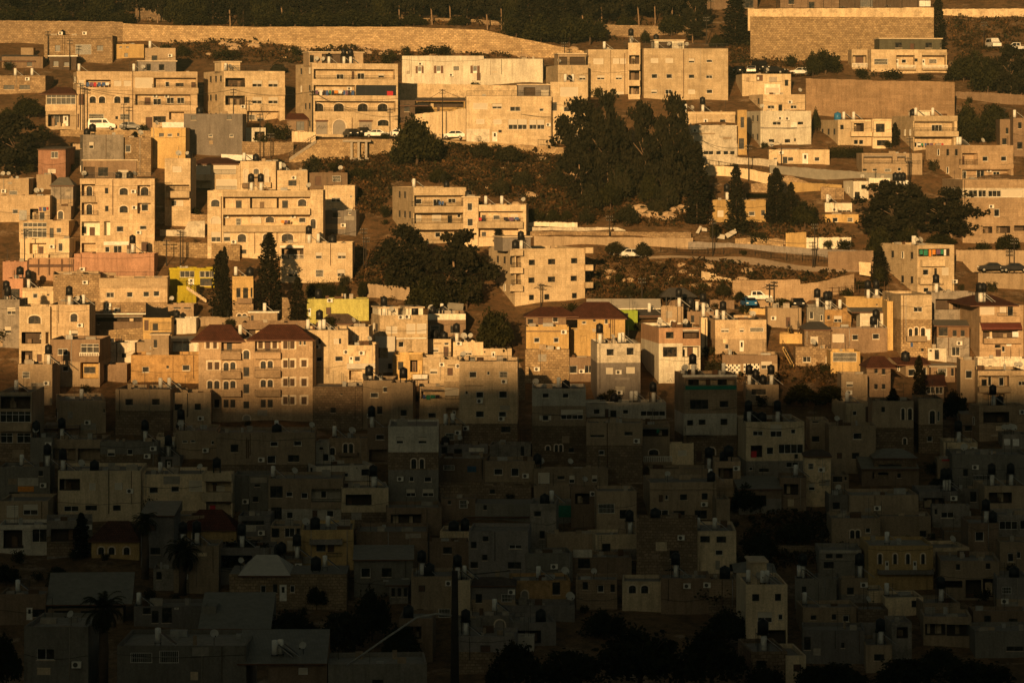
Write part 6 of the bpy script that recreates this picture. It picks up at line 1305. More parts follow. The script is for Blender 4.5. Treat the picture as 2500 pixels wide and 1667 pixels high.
def TREE(rc, x0, x1, yt, yb, kind, label, group=None, dfront=0., full=0):
    """a plant filling the picture box, standing on the hillside at its foot"""
    global treen; treen += 1
    X0, Yt = px(rc, x0, yt); X1, Yb = px(rc, x1, yb); D = DT(Yb) - dfront; r = random.Random(treen*17); k = treen % 3
    w = (X1-X0)/F*D; h = (Yb-Yt)/F*D; b = wp((X0+X1)/2, Yb, D); o = empty(CATN[kind], b, r.uniform(-.6, .6))
    def part(n, me, sc, z=0):
        q = link(n, me, o, (0, 0, z)); q.scale = sc; return q
    sw = {'pine': 8.6, 'cypress': 3.2, 'broad': 7.2, 'olive': 7.2, 'shrub': 3.0, 'palm': 4.6, 'bare': 5.5, 'ivy': 6.2}[kind]; s = w/sw
    if kind == 'pine':
        ch = h*(.94 if full else .78); cz = h - ch
        part('trunk', trunkm('pine', k), (max(.7, s), max(.7, s), max(.25, (cz + ch*.4)/6.)), 0); part('crown', crown('pine', k), (s, s, ch/8.3), cz)
    elif kind == 'cypress': part('trunk', trunkm('cypress', k), (1, 1, h/12)); part('crown', crown('cypress', k), (s, s, h/12.2), 0)
    elif kind in ('broad', 'olive'): part('trunk', trunkm(kind, k), (s, s, h/6.3)); part('crown', crown(kind, k), (s, s, h/6.3))
    elif kind == 'palm': part('trunk', trunkm('palm', 0), (1, 1, (h-w*.42)/7)); part('crown', crown('palm', k), (s, s, s), h-w*.42)
    elif kind == 'bare': part('trunk', trunkm('bare', k), (s, s, h/5.6))
    elif kind == 'ivy': part('crown', crown('ivy', k), (s, 1, h/3.2))
    else:
        bpy.data.objects.remove(o); o = link('bush', crown('shrub', k), None, b, (0, 0, r.uniform(0, 6))); o.scale = (s, s, h/1.8)
    return tag(o, label, {'shrub': 'bush', 'ivy': 'vine'}.get(kind, 'tree'), group)
rt = random.Random(77)
# the wood along the top edge
for (x, w, yb, yt, kind, sec) in [
    (25,120,46,-75,'pine',0),(95,60,52,-80,'cypress',0),(150,90,50,-70,'pine',0),(205,60,52,-80,'cypress',0),(250,80,52,-60,'broad',0),(335,80,58,-90,'pine',0),(385,70,60,-80,'pine',0),(440,85,62,-70,'broad',0),(480,70,62,-80,'broad',0),
    (520,70,62,-80,'cypress',1),(562,80,62,-85,'pine',1),(594,34,64,-80,'cypress',1),(640,70,62,-60,'broad',1),(690,80,62,-80,'pine',1),(735,60,66,-80,'cypress',1),(775,55,66,-80,'cypress',1),(815,60,66,-80,'cypress',1),(855,60,66,-80,'cypress',1),(895,50,66,-80,'cypress',1),(930,60,66,-70,'broad',1),(975,80,62,-90,'pine',1),
    (1010,70,64,-80,'pine',2),(1055,80,64,-85,'pine',2),(1100,80,64,-80,'pine',2),(1140,70,66,-80,'pine',2),(1190,80,72,-70,'pine',2),(1225,70,76,-80,'pine',2),(1250,50,88,-60,'broad',2),(1290,70,96,-70,'cypress',2),(1340,75,104,-70,'cypress',2),(1380,75,108,-65,'cypress',2),(1425,90,92,-90,'pine',2),(1470,80,80,-90,'pine',2),
    (1520,80,68,-90,'pine',3),(1560,80,64,-80,'pine',3),(1600,80,60,-90,'pine',3),(1640,90,82,-100,'pine',3),(1660,80,70,-80,'pine',3),(1700,70,92,-40,'pine',3)]:
    sn = ['at the top left', 'above the middle of the long wall', 'above the right end of the long wall', 'above the twin pink blocks'][sec]
    kn = {'pine': 'dark leaning pine', 'cypress': 'dark dense cypress', 'broad': 'low dark rounded tree'}[kind]
    TREE('P', x-w/2*1.15, x+w/2*1.15, yt, yb, kind, f'{kn} in the wood {sn}', 'trees of the wood along the top edge')
for i in range(40):   # the deeper rows of the same wood
    x = -20 + i*44 + rt.uniform(-12, 12); TREE('P', x-48, x+48, -150+rt.uniform(-20, 20), 26+rt.uniform(-6, 6), rt.choice(['pine', 'broad', 'pine', 'cypress']), 'dark tree deep in the wood behind the front trunks', 'deeper trees of the wood along the top edge')
for i in range(14):
    x = 1740 + i*58 + rt.uniform(-12, 12); TREE('P', x-50, x+50, -190+rt.uniform(-20, 20), -8+rt.uniform(-4, 4), rt.choice(['pine', 'broad', 'cypress']), 'dark tree beyond the concrete wall at the top right', 'trees beyond the concrete wall')
for i, (x, w, t, u) in enumerate([(30,130,5,60),(130,120,0,60),(230,110,5,62),(300,90,15,64),(470,110,10,66),(660,110,10,70),(720,120,8,72),(790,120,5,72),(860,120,8,72),(930,110,12,72),(1010,80,25,66),(1120,70,30,68),(1260,90,30,94),(1320,110,20,110),(1390,110,10,112),(1440,100,20,106),(1530,70,30,72),(1640,90,20,90)]):
    TREE('P', x-w/2, x+w/2, t, u, 'broad', 'dark rounded undergrowth between the trunks above the long wall', 'undergrowth of the wood along the top edge')
T_ = TREE
for a in [
 ('03',1165,1560,-60,520,'cypress','broad dark conifer left of the rubble slope'),('03',1050,1260,350,545,'broad','low dark tree at the foot of the broad conifer'),('03',760,1010,180,500,'pine','small crooked pine over the right pink block'),('03',280,420,300,500,'broad','dark bush tree behind the rooftop room'),
 ('04',1235,1440,-60,620,'cypress','tall dark cypress behind the dark roofed villa'),('04',890,1250,180,620,'broad','dark bushy tree over the villa roof'),('04',-170,310,480,860,'broad','round dark tree left of the villa'),
 ('04',1400,1850,560,940,'broad','dark tree right of the villa balconies'),('04',1640,2150,500,1080,'broad','large dark tree below the parked trucks'),('04',1900,2420,500,1100,'pine','spreading dark pine at the right edge'),('04',1480,1880,1060,1600,'broad','dark tree below the brown wall'),('04',1740,2180,1040,1560,'broad','tall dark tree beside the brown house'),('04',1560,2060,1330,1640,'broad','wide dark shrubbery under the right trees'),
 ('04',120,290,1055,1175,'shrub','caper bush growing on the tall tan wall'),('04',380,640,750,900,'shrub','hedge bush at the left foot of the villa'),('04',660,1020,775,905,'shrub','hedge bush below the villa windows'),('04',1050,1280,820,905,'shrub','hedge bush below the villa balcony'),('04',800,910,1380,1640,'cypress','narrow dark conifer between curved and striped houses'),
 ('03',2140,2330,490,880,'broad','dark tree at the corner of the parking'),('03',2210,2330,1140,1500,'broad','dark tree right of the white tower'),('03',1650,1800,520,600,'shrub','bush on the bank above the cars'),('03',1900,2100,600,760,'shrub','dark bush behind the last parked cars'),
 ('14',800,1300,540,1150,'pine','middle dark pine between the two spreading pines'),('14',1700,2020,800,1120,'broad','dark drooping tree before the tan block'),
 ('04',1560,1980,480,900,'broad','dark tree behind the villa corner'),('04',2060,2500,560,1060,'broad','dark tree at the extreme right below the trucks'),('04',1380,1640,700,930,'broad','low dark tree at the villa corner'),
 ('10',-260,590,-250,430,'pine','big dark pine at the left edge'),('00',80,560,1030,1350,'broad','dark tree below the low rough house'),('00',-60,220,1120,1500,'broad','dark bush tree at the far left road'),('10',1440,1600,-40,190,'cypress','small dark cypress above the tall stone block'),
 ('00',1960,2150,470,660,'broad','round dark tree below the long wall'),('00',1700,1960,470,640,'shrub','dark bush beside the round tree'),('01',0,420,545,680,'shrub','long dark shrub above the grey block'),('01',700,960,680,850,'broad','roof garden tree on the dark balcony block'),('01',560,760,1130,1570,'bare','bare leafless tree before the dark balconies'),('01',720,1000,1400,1580,'shrub','dark hedge beside the white garage'),('01',620,830,1330,1560,'broad','small dark tree behind the bare one'),
 ('01',960,1100,490,650,'shrub','bush on the rocks left of the water tanks'),('01',1950,2160,560,720,'shrub','bush right of the rooftop rooms'),('01',2180,2320,500,650,'shrub','bush under the wall above the cream house'),('02',60,480,490,640,'shrub','scrub bush above the brown shuttered house'),('02',1210,1300,540,610,'shrub','small round bush below the long wall'),
 ('12',-260,420,-360,380,'broad','big round dark tree below the road'),('12',180,480,320,570,'broad','dark tree on the roof line of the wraparound block'),('12',-200,60,160,360,'shrub','dark bush under the big round tree'),
 ('12',640,960,20,280,'olive','dark shrub tree under the road railing'),('12',900,1320,50,330,'olive','wide dark shrub tree below the pink block'),('12',740,830,-20,110,'cypress','small pointed conifer by the road railing'),
 ('12',1560,2280,-420,560,'pine','largest dark pine in front of the pink blocks'),('12',1960,2520,-520,720,'pine','tall dark pine right of the largest one'),('13',60,620,-380,700,'pine','tall dark pine left of the pale house'),('13',400,960,-470,800,'pine','dark pine beside the tall lane cypress'),('12',1700,2180,40,760,'pine','smaller pine below the largest pine'),('13',-120,240,180,780,'olive','grey scrub tree under the pines'),('13',420,760,360,860,'olive','low dark tree under the right pines'),
 ('13',760,1100,70,1010,'cypress','tall cypress before the sloping yard wall'),('13',1250,1490,330,1020,'cypress','cypress between the halves of the yellow house'),('13',1690,1960,370,1010,'cypress','cypress right of the yellow house'),('13',1900,2080,530,1010,'cypress','short cypress beside the fig tree'),('13',1960,2330,650,1060,'broad','leafy fig tree right of the cypresses'),('13',1480,1720,650,720,'ivy','vine trellis over the yellow house roof'),('13',1700,1800,440,900,'cypress','slim cypress just left of the right cypress'),
 ('13',1060,1200,890,1190,'broad','dark tree under the yellow house wall'),('13',1180,1720,930,1080,'shrub','hedge bush below the yellow house'),('13',1490,1740,1060,1240,'shrub','dark shrub among the leaning sheets'),
 ('12',1310,1560,800,990,'broad','dark scrub tree right of the laundry wing'),('12',1520,1720,790,980,'broad','second dark scrub tree above the white walls'),('12',1680,1850,800,985,'broad','third dark scrub tree above the white walls'),('12',1860,2110,790,1010,'olive','olive tree above the lower white wall'),('13',-60,330,720,1040,'olive','wide olive tree at the end of the white wall'),
 ('13',-140,140,1145,1360,'olive','round olive tree behind the black car'),('13',190,460,1150,1390,'olive','round olive tree beside the white car'),
 ('12',-430,360,1010,1800,'pine','left dark pine before the wraparound block'),('12',110,990,1050,1950,'pine','right dark pine before the wraparound block'),('12',-330,120,1300,1800,'broad','dark undergrowth below the left pine'),('12',-80,500,1500,1980,'broad','dark low tree between the two pines'),('12',930,1060,1010,1240,'cypress','small pointed fir below the laundry wing'),('12',380,900,1500,1960,'broad','dark low tree under the right pine'),
 ('11',1050,1330,260,430,'shrub','bush below the stair retaining wall'),('11',1300,1530,280,430,'shrub','bush under the pale retaining wall'),('11',1600,1820,330,490,'broad','dark tree beside the brown hut'),('11',1960,2100,340,420,'shrub','small bush on the dry slope'),
 ('10',1860,2060,770,930,'shrub','garden bush left of the round garden tree'),('10',2000,2270,745,960,'broad','round garden tree below the shuttered balconies'),
 ('11',150,300,1255,2070,'cypress','slim cypress beside the yellow house'),('21',30,330,-130,625,'cypress','left cypress before the low wall house'),('21',545,905,-330,600,'cypress','tallest cypress before the cream trellis house'),('21',930,1160,165,720,'cypress','right cypress before the lime wall'),
 ('21',1120,1490,225,430,'ivy','dense vine hanging over the lime wall'),('21',1470,1620,160,420,'broad','small tree above the lime wall'),('21',1700,1860,150,420,'broad','tall shrub right of the vine'),('21',2060,2330,-60,300,'broad','dark tree beside the left pine foot'),('11',1880,2000,1310,1430,'shrub','young green bush by the parked black car'),
 ('22',690,1250,395,1050,'broad','big round fig tree with yellow flecks'),('22',-60,420,380,560,'shrub','dry shrub bank behind the white roof'),('20',-250,225,550,960,'broad','dark tree left of the two part house'),('20',1060,1130,260,330,'shrub','wild bush on the rubble block wall'),('20',1880,1960,80,260,'cypress','dark conifer at the corner of the yellow house'),
 ('23',1100,1350,190,400,'olive','round olive tree above the pickup'),('23',1330,1510,300,440,'broad','dark tree left of the pickup'),('23',1740,2030,360,540,'broad','dark bush between the parked cars'),('23',870,1040,265,400,'olive','round shrub beside the dark shelter'),('23',0,280,255,430,'olive','left olive shrub in the dry field'),('23',310,600,250,440,'olive','right olive shrub in the dry field'),('23',1070,1200,450,530,'shrub','dark bush behind the roof tanks'),('23',960,1260,1090,1240,'shrub','dark bush before the lattice house'),('22',2060,2480,1340,1620,'broad','dark tree before the flaking white house'),
 ('24',220,430,290,400,'shrub','bush by the post fence'),('24',800,960,330,380,'shrub','small hedge on the yellow wall house'),('24',580,760,-60,290,'broad','dark tree left of the laundry house'),
 ('14',400,1240,510,1180,'pine','left spreading pine below the black tanks'),('14',1060,1930,590,1200,'pine','right spreading pine before the tan block'),('14',480,860,900,1420,'broad','dark rounded tree under the left pine'),('14',800,1140,930,1240,'broad','dark low tree under both pines'),('14',1150,1600,1060,1270,'broad','dark shrub tree above the laundry house'),('14',1740,1960,1180,1330,'shrub','dark bush beside the tan road wall'),('14',1930,2330,1060,1320,'broad','dark street tree at the right edge'),('14',560,800,1250,1700,'cypress','dark conifer left of the laundry house'),('14',30,150,1160,1290,'shrub','dark bush before the white yard wall'),('14',140,400,1165,1290,'shrub','clipped green hedge behind the yard wall'),
 ('14',100,500,130,280,'ivy','left vine over the old tan house'),('14',480,900,200,320,'ivy','right vine over the old tan house'),('14',700,900,-40,40,'shrub','balcony plants of the round terrace house'),
 ('34',700,960,80,700,'cypress','left cypress in the half shade'),('34',1020,1230,-290,560,'cypress','taller cypress beside the red porch'),('34',1340,1720,0,480,'broad','dark tree right of the red porch'),('33',1880,2360,-40,280,'broad','dark tree beside the brown shed house'),('33',2200,2660,-40,300,'broad','second dark tree right of the shaded tanks'),('34',1560,1800,20,200,'shrub','shrub behind the dark tree'),
 ('33',-150,180,-40,130,'broad','dark rounded tree under the white wall'),('31',1560,1950,1180,1500,'broad','dark tree in the shaded yard'),('30',1560,1800,1290,1500,'shrub','dark bush by the shaded shutter house'),('33',1280,1700,1060,1500,'broad','dark overgrown tree below the mixed facade'),('34',1180,1560,1040,1240,'broad','dark bush before the grey block'),('34',180,420,520,660,'shrub','dark shrub under the outside stair'),
 ('12',1850,2200,480,880,'olive','dark scrub tree low on the slope under the pines'),('12',2100,2420,420,840,'broad','dark tree at the foot of the largest pine'),('13',0,300,300,700,'broad','dark tree beneath the left tall pine'),('13',250,560,330,800,'broad','dark tree between the two tall pines'),('13',600,880,280,720,'broad','dark tree left of the lane cypress'),('13',330,640,640,900,'olive','grey scrub tree near the lit rocks'),('12',1500,1800,300,620,'olive','lone scrub tree on the dark slope'),('12',1120,1420,330,620,'olive','scrub tree on the slope below the railing'),('12',900,1150,420,700,'olive','scrub tree above the laundry wing'),
 ('40',730,1120,740,1600,'palm','large dark palm at the bottom left'),('40',1180,1420,20,620,'palm','palm beside the tile roofed cottage'),('40',1470,1800,250,760,'palm','palm left of the red tiled house'),('40',640,820,40,450,'cypress','thin dark conifer beside the cottage'),('40',400,620,470,680,'broad','dark tree left of the sheet roof'),('40',-120,220,450,700,'broad','dark bush at the left shade edge'),('40',-120,230,1000,1640,'broad','dark tree in the bottom left corner'),
 ('41',-40,750,190,560,'broad','wide dark tree below the red tiled roof'),('41',880,1120,640,900,'broad','dark tree before the stone house'),('41',480,1100,830,1250,'broad','left dark thicket in the hollow'),('41',950,1560,780,1340,'broad','middle dark thicket in the hollow'),('41',1300,1700,580,1200,'broad','right dark thicket in the hollow'),('41',1540,1990,950,1400,'broad','dark thicket beside the lamp pole'),
 ('42',520,940,690,950,'broad','dark tree below the scattered windows house'),('42',1500,1990,830,1200,'broad','dark tree before the coursed stone house'),('42',640,1300,1080,1660,'broad','left dark foreground tree'),('42',1060,1800,1150,1640,'broad','middle dark foreground tree'),('42',1560,2560,900,1640,'broad','big dark foreground tree'),('43',480,1250,940,1640,'broad','right dark foreground tree'),('43',350,750,480,720,'broad','dark tree in the hollow below the small house'),('43',600,1180,560,900,'broad','dark tree left of the cream tower'),('43',1100,1500,130,480,'olive','overgrown slope tree by the rubble wall'),('43',1400,1836,60,330,'olive','overgrown slope tree at the hollow top'),('43',750,1300,800,1260,'broad','dark thicket before the cream tower'),
 ('44',-160,500,1320,1640,'broad','dark tree below the white doorway house'),('44',400,1200,1250,1640,'broad','dark foreground tree at the right'),('44',1000,1836,1290,1640,'broad','dark foreground tree in the right corner'),('44',860,1330,1190,1480,'broad','dark tree under the two bay loggia'),('43',1550,1990,1330,1640,'broad','dark foreground tree below the grey house'),('43',1130,1560,1280,1700,'broad','dark tree below the cream tower'),
 ]: T_(*a, full=a[5] == 'pine' and a[0] != '03')

# bushes in the yards between the houses
rb_ = random.Random(31); rects_ = []
for b, g in zip(BUILD, GEO): rects_.append((g[0], g[1], g[2], g[3], b[6]))
used_ = set(); nb = 0; tries_ = 0
while nb < 110 and tries_ < 6000:
    tries_ += 1; x, y = rb_.uniform(5, 2495), rb_.uniform(170, 1500)
    if any(q[0]-4 < x < q[1]+4 and q[2]-6 < y < q[3]-2 for q in rects_) or not any(abs((q[0]+q[1])/2-x) < 160 and abs(q[3]-y) < 90 for q in rects_): continue
    q = min(rects_, key=lambda q: abs((q[0]+q[1])/2-x)+1.3*abs((q[2]+q[3])/2-y)); dx, dy = x-(q[0]+q[1])/2, y-(q[2]+q[3])/2
    rel = ('right of' if dx > 0 else 'left of') if abs(dx) > abs(dy)*1.2 else ('below' if dy > 0 else 'above'); l = f'low yard bush {rel} the {q[4]}'
    if l in used_ or len(l.split()) > 16: continue
    used_.add(l); nb += 1; w = rb_.uniform(18, 44); TREE('P', x-w/2, x+w/2, y-w*rb_.uniform(.5, .9), y+3, 'shrub', l, 'yard bushes between the houses')

# dry scrub on the open slopes: nobody could count it
def SCRUB(name, regs, dens, mats, smin, smax, seed):
    r = random.Random(seed); mb = MB()
    for rc, poly, n in regs:
        P_ = poly_at(rc, poly); xs = [p[0] for p in P_]; ys = [p[1] for p in P_]; c = 0; tries = 0
        while c < n*dens and tries < n*30:
            tries += 1; x, y = r.uniform(min(xs), max(xs)), r.uniform(min(ys), max(ys)); ins = False
            for (ax, ay), (bx, by) in zip(P_, P_[1:]+P_[:1]):
                if (ay > y) != (by > y) and x < (bx-ax)*(y-ay)/(by-ay)+ax: ins = not ins
            if not ins: continue
            c += 1; D = DT(y); X = (x-1250)/F*D; z = ground(X, D); s = r.uniform(smin, smax)*(1.6 if r.random() < .15 else 1); m = r.choice(mats)
            for j in range(r.randint(8, 14)):
                e = rvec(r); leaf(mb, Vector((X+e.x*s, D+e.y*s*.8, z+abs(e.z)*s*.9)), s*r.uniform(.16, .34), r, m, .5)
    tag(mb.build(name), name.replace('_', ' ') + ' covering the open slopes of the hillside', 'scrub', None, 'stuff')
OPEN = [('12', [(-200,200),(600,130),(1750,220),(1700,600),(2000,700),(2250,900),(2050,1020),(1300,980),(1330,780),(760,700),(480,560),(-220,540)], 1500), ('13', [(-60,60),(900,200),(1100,640),(1100,720),(750,1040),(-60,1020)], 700), ('11', [(1180,300),(2300,200),(2090,560),(1960,900),(1700,860),(1700,560),(1600,420)], 520),
        ('P', [(430,100),(1000,128),(1300,142),(1430,150),(1430,142),(990,150),(720,160),(420,150)], 420), ('P', [(1780,95),(1990,125),(1970,190),(1780,170)], 260), ('P', [(0,0),(1720,0),(1720,90),(1450,100),(1200,70),(0,52)], 500), ('P', [(2310,45),(2500,48),(2500,110),(2330,140)], 220),
        ('P', [(1440,630),(1700,640),(2060,665),(2060,700),(1800,720),(1700,745),(1440,740)], 560), ('P', [(870,600),(1000,660),(960,740),(850,700)], 140), ('P', [(1950,500),(2090,600),(1750,570),(1700,555)], 150), ('P', [(1840,1250),(2070,1260),(2060,1380),(1790,1400)], 330), ('P', [(1490,130),(1620,150),(1620,230),(1490,230)], 100), ('P', [(1700,860),(2050,900),(2040,950),(1800,930)], 90)]
SCRUB('dry_scrub', OPEN, 1.7, ['dryleaf', 'dryleaf', 'scrubleaf'], .22, .6, 5)
SCRUB('green_scrub', OPEN, .95, ['scrubleaf', 'oliveleaf', 'scrubleaf'], .4, .95, 6)
rk = random.Random(12)
def ROCK(x, y, s, label):
    D = DT(y); m = MB(); bm_pts = []; n = 9
    for h, q in ((-.3, 1.), (.25, .95), (.6, .6), (.72, .2)):
        bm_pts.append([Vector((math.cos(6.283*i/n)*q*s*rk.uniform(.75, 1.2)*1.4, math.sin(6.283*i/n)*q*s*rk.uniform(.7, 1.1), h*s*rk.uniform(.9, 1.1))) for i in range(n)])
    for a, b in zip(bm_pts, bm_pts[1:]):
        for i in range(n): m.poly([a[i], a[(i+1) % n], b[(i+1) % n], b[i]], 'rock')
    m.poly(bm_pts[-1], 'rock'); v = wp(x, y, D)
    o = m.build('boulder', None, (v.x, D, ground(v.x, D)+.05)); tag(o, label, 'boulder', 'boulders on the open slopes')
for i in range(34): ROCK(500+rk.uniform(0, 480), 104+rk.uniform(0, 28)+ (0 if i % 2 else 10), rk.uniform(.35, 1.1), 'pale boulder on the bank under the long stone wall')
for i in range(26): ROCK(1010+rk.uniform(0, 420), 112+rk.uniform(0, 30), rk.uniform(.3, .9), 'pale boulder on the bank above the cream house')
for i in range(22): ROCK(1560+rk.uniform(0, 110), 508+rk.uniform(0, 30), rk.uniform(.5, 1.3), 'orange lit boulder beside the lane cypress')
for i in range(20): ROCK(1150+rk.uniform(0, 320), 380+rk.uniform(0, 150), rk.uniform(.3, .8), 'boulder on the slope below the road')
for i in range(18): ROCK(1470+rk.uniform(0, 500), 650+rk.uniform(0, 50), rk.uniform(.3, .8), 'boulder in the dry field below the lane')
for i in range(14): ROCK(1800+rk.uniform(0, 180), 580+rk.uniform(0, 18), rk.uniform(.4, .9), 'boulder above the zigzag topped wall')

# ------------------------------------------------------------------ parked cars
def profile(kind):
    return {'hatch': ([(0,.35),(0,.75),(.1,.9),(.95,1.0),(1.55,1.45),(3.1,1.48),(3.75,1.05),(3.95,.95),(3.98,.4)], [(1.05,1.0),(1.6,1.4),(2.3,1.42),(2.3,1.0)], [(2.38,1.0),(2.38,1.42),(3.05,1.42),(3.6,1.05)]),
            'sedan': ([(0,.35),(0,.8),(.1,.9),(.8,.95),(1.5,1.38),(2.7,1.42),(3.4,1.0),(4.3,.88),(4.45,.7),(4.45,.35)], [(.95,.97),(1.55,1.34),(2.1,1.36),(2.1,.97)], [(2.18,.97),(2.18,1.36),(2.65,1.36),(3.2,.99)]),
            'van': ([(0,.35),(0,1.3),(.15,1.95),(3.2,1.98),(3.9,1.2),(4.75,1.0),(4.85,.7),(4.85,.35)], [(.3,1.2),(.35,1.75),(2.45,1.78),(2.45,1.2)], [(2.6,1.2),(2.6,1.78),(3.1,1.78),(3.6,1.2)]),
            'pickup': ([(0,.45),(0,1.0),(1.9,1.0),(2.0,1.7),(3.4,1.72),(4.1,1.1),(5.1,1.0),(5.2,.5)], [(2.1,1.1),(2.15,1.6),(2.7,1.62),(2.7,1.1)], [(2.8,1.1),(2.8,1.62),(3.3,1.62),(3.85,1.12)]),
            'truck': ([(0,.6),(0,2.6),(3.8,2.6),(3.85,2.3),(5.2,2.25),(5.7,1.4),(5.8,.5)], [(4.1,1.4),(4.1,2.1),(4.6,2.1),(4.6,1.4)], [(4.7,1.4),(4.7,2.1),(5.1,2.1),(5.4,1.4)])}[kind]
def CAR(rc, x0, x1, yb, kind, paint, hd, label, dz):
    D, z = dz; X0, Y = px(rc, x0, yb); X1, _ = px(rc, x1, yb); w = (X1-X0)/F*D; c = wp((X0+X1)/2, Y, D)
    o = empty('parked_truck' if kind == 'truck' else 'parked_car', (c.x, D+1.3, z), R(hd if hd != 90 else -90) if hd in (0, 180) else R(-hd))
    body, wa, wb_ = profile(kind); L_ = body[-1][0]; hw = .86 if kind != 'truck' else 1.15; off = L_/2
    m = MB(); n = len(body)
    def ring(y, inset): return [Vector((x-off, y*(1-inset*(max(0, zz-.95))), zz)) for x, zz in body]
    a, b = ring(-hw, .16), ring(hw, .16); m.poly(a, paint); m.poly(list(reversed(b)), paint)
    for i in range(n): j = (i+1) % n; m.poly([a[j], a[i], b[i], b[j]], paint)
    m.build('body', o)
    for sgn in (-1, 1):
        for q in (wa, wb_):
            g = MB(); pts = [Vector((x-off, sgn*(hw*(1-.16*max(0, zz-.95))+.012), zz)) for x, zz in q]
            g.poly(pts if sgn > 0 else list(reversed(pts)), 'carglass'); g.poly([p - Vector((0, sgn*.02, 0)) for p in pts], 'carglass'); g.build('side_window', o)
    # windscreens lie on the sloping panels
    for nm, i in (('windscreen', n-5 if kind == 'sedan' else (n-4 if kind in ('van', 'hatch', 'pickup') else n-3)), ('rear_window', 3 if kind in ('hatch', 'sedan') else 1)):
        p, q = body[i], body[(i+1) % n]; g = MB(); P0, P1 = Vector((p[0]-off, 0, p[1])), Vector((q[0]-off, 0, q[1])); nn = Vector((-(P1-P0).z, 0, (P1-P0).x)).normalized()*.015
        u, v = P0.lerp(P1, .1)+nn, P0.lerp(P1, .9)+nn; yy = Vector((0, hw*.82, 0)); g.poly([u-yy, v-yy, v+yy, u+yy], 'carglass'); g.build(nm, o)
    for wx in (.75, L_-.85):
        for sgn in (-1, 1):
            t = MB(); nn = 12; rr = .31 if kind != 'truck' else .45
            r0 = [Vector((wx-off+rr*math.cos(6.283*i/nn), sgn*(hw-.2), rr+rr*math.sin(6.283*i/nn))) for i in range(nn)]; r1 = [v + Vector((0, sgn*.215, 0)) for v in r0]
            for i in range(nn): t.poly([r0[i], r0[(i+1) % nn], r1[(i+1) % nn], r1[i]], 'tyre')
            t.poly(r1, 'tyre'); t.poly(r0, 'tyre'); t.poly([Vector((wx-off, sgn*(hw+.02), rr)) + (v - Vector((wx-off, v.y, rr)))*.6 for v in r1], 'galv'); t.build('wheel', o)
    for sgn in (-1, 1):
        h = MB(); h.box(L_-off-.1, L_-off+.02, sgn*hw*.75-.16, sgn*hw*.75+.16, .66, .82, 'lamp'); h.build('headlight', o)
        h = MB(); h.box(-off-.02, -off+.06, sgn*hw*.78-.12, sgn*hw*.78+.12, .68, .84, 'redlamp'); h.build('tail_light', o)
    h = MB(); h.box(-off-.02, -off+.01, -.25, .25, .5, .62, 'plate'); h.build('number_plate', o)
    tag(o, label, 'truck' if kind == 'truck' else ('van' if label.startswith('white van') else 'car'), 'parked vehicles')
for c, dz in zip(CARS, pads_): CAR(*c, dz)

# ------------------------------------------------------------------ poles, lamps and cables
TOPS = {}
def POLE(rc, x, yt, yb, label, r=.11, lamp=0, arms=2, key=None, bend=0):
    X, Yb = px(rc, x, yb); _, Yt = px(rc, x, yt); D = DT(Yb)-.6; b = wp(X, Yb, D); h = (Yb-Yt)/F*D; o = empty('street_lamp' if lamp else 'utility_pole', b)
    m = MB(); m.cyl(0, 0, -2, h, r, 'pole', 8, r*.65); m.build('post', o)
    if bend:
        m = MB(); m.tube([(0, 0, .626*h), (-1.7, -.3, .645*h), (-3.3, -.4, .62*h), (-6, -.5, .45*h), (-9.5, -.5, .22*h)], .1, 'galv', 6); m.build('arm', o)
    elif lamp:
        m = MB(); m.tube([(0, 0, h-.3), (lamp*.5, 0, h+.1), (lamp*1.6, 0, h+.15)], min(.1, r*.6), 'pole', 6); m.build('arm', o)
        m = MB(); m.box(min(lamp*1.5, lamp*2.1), max(lamp*1.5, lamp*2.1), -.12, .12, h+.06, h+.2, 'galv'); m.build('lamp_head', o)
    else:
        for i in range(arms): m = MB(); m.box(-.55, .55, -.05, .05, h-.25-i*.55, h-.15-i*.55, 'pole'); [m.cyl(q, 0, h-.15-i*.55, h-.02-i*.55, .04, 'galv', 6) for q in (-.5, -.2, .2, .5)]; m.build('crossarm', o)
    TOPS[key or label] = b + Vector((0, 0, h-.2)); return tag(o, label, 'street lamp' if lamp else 'utility pole')
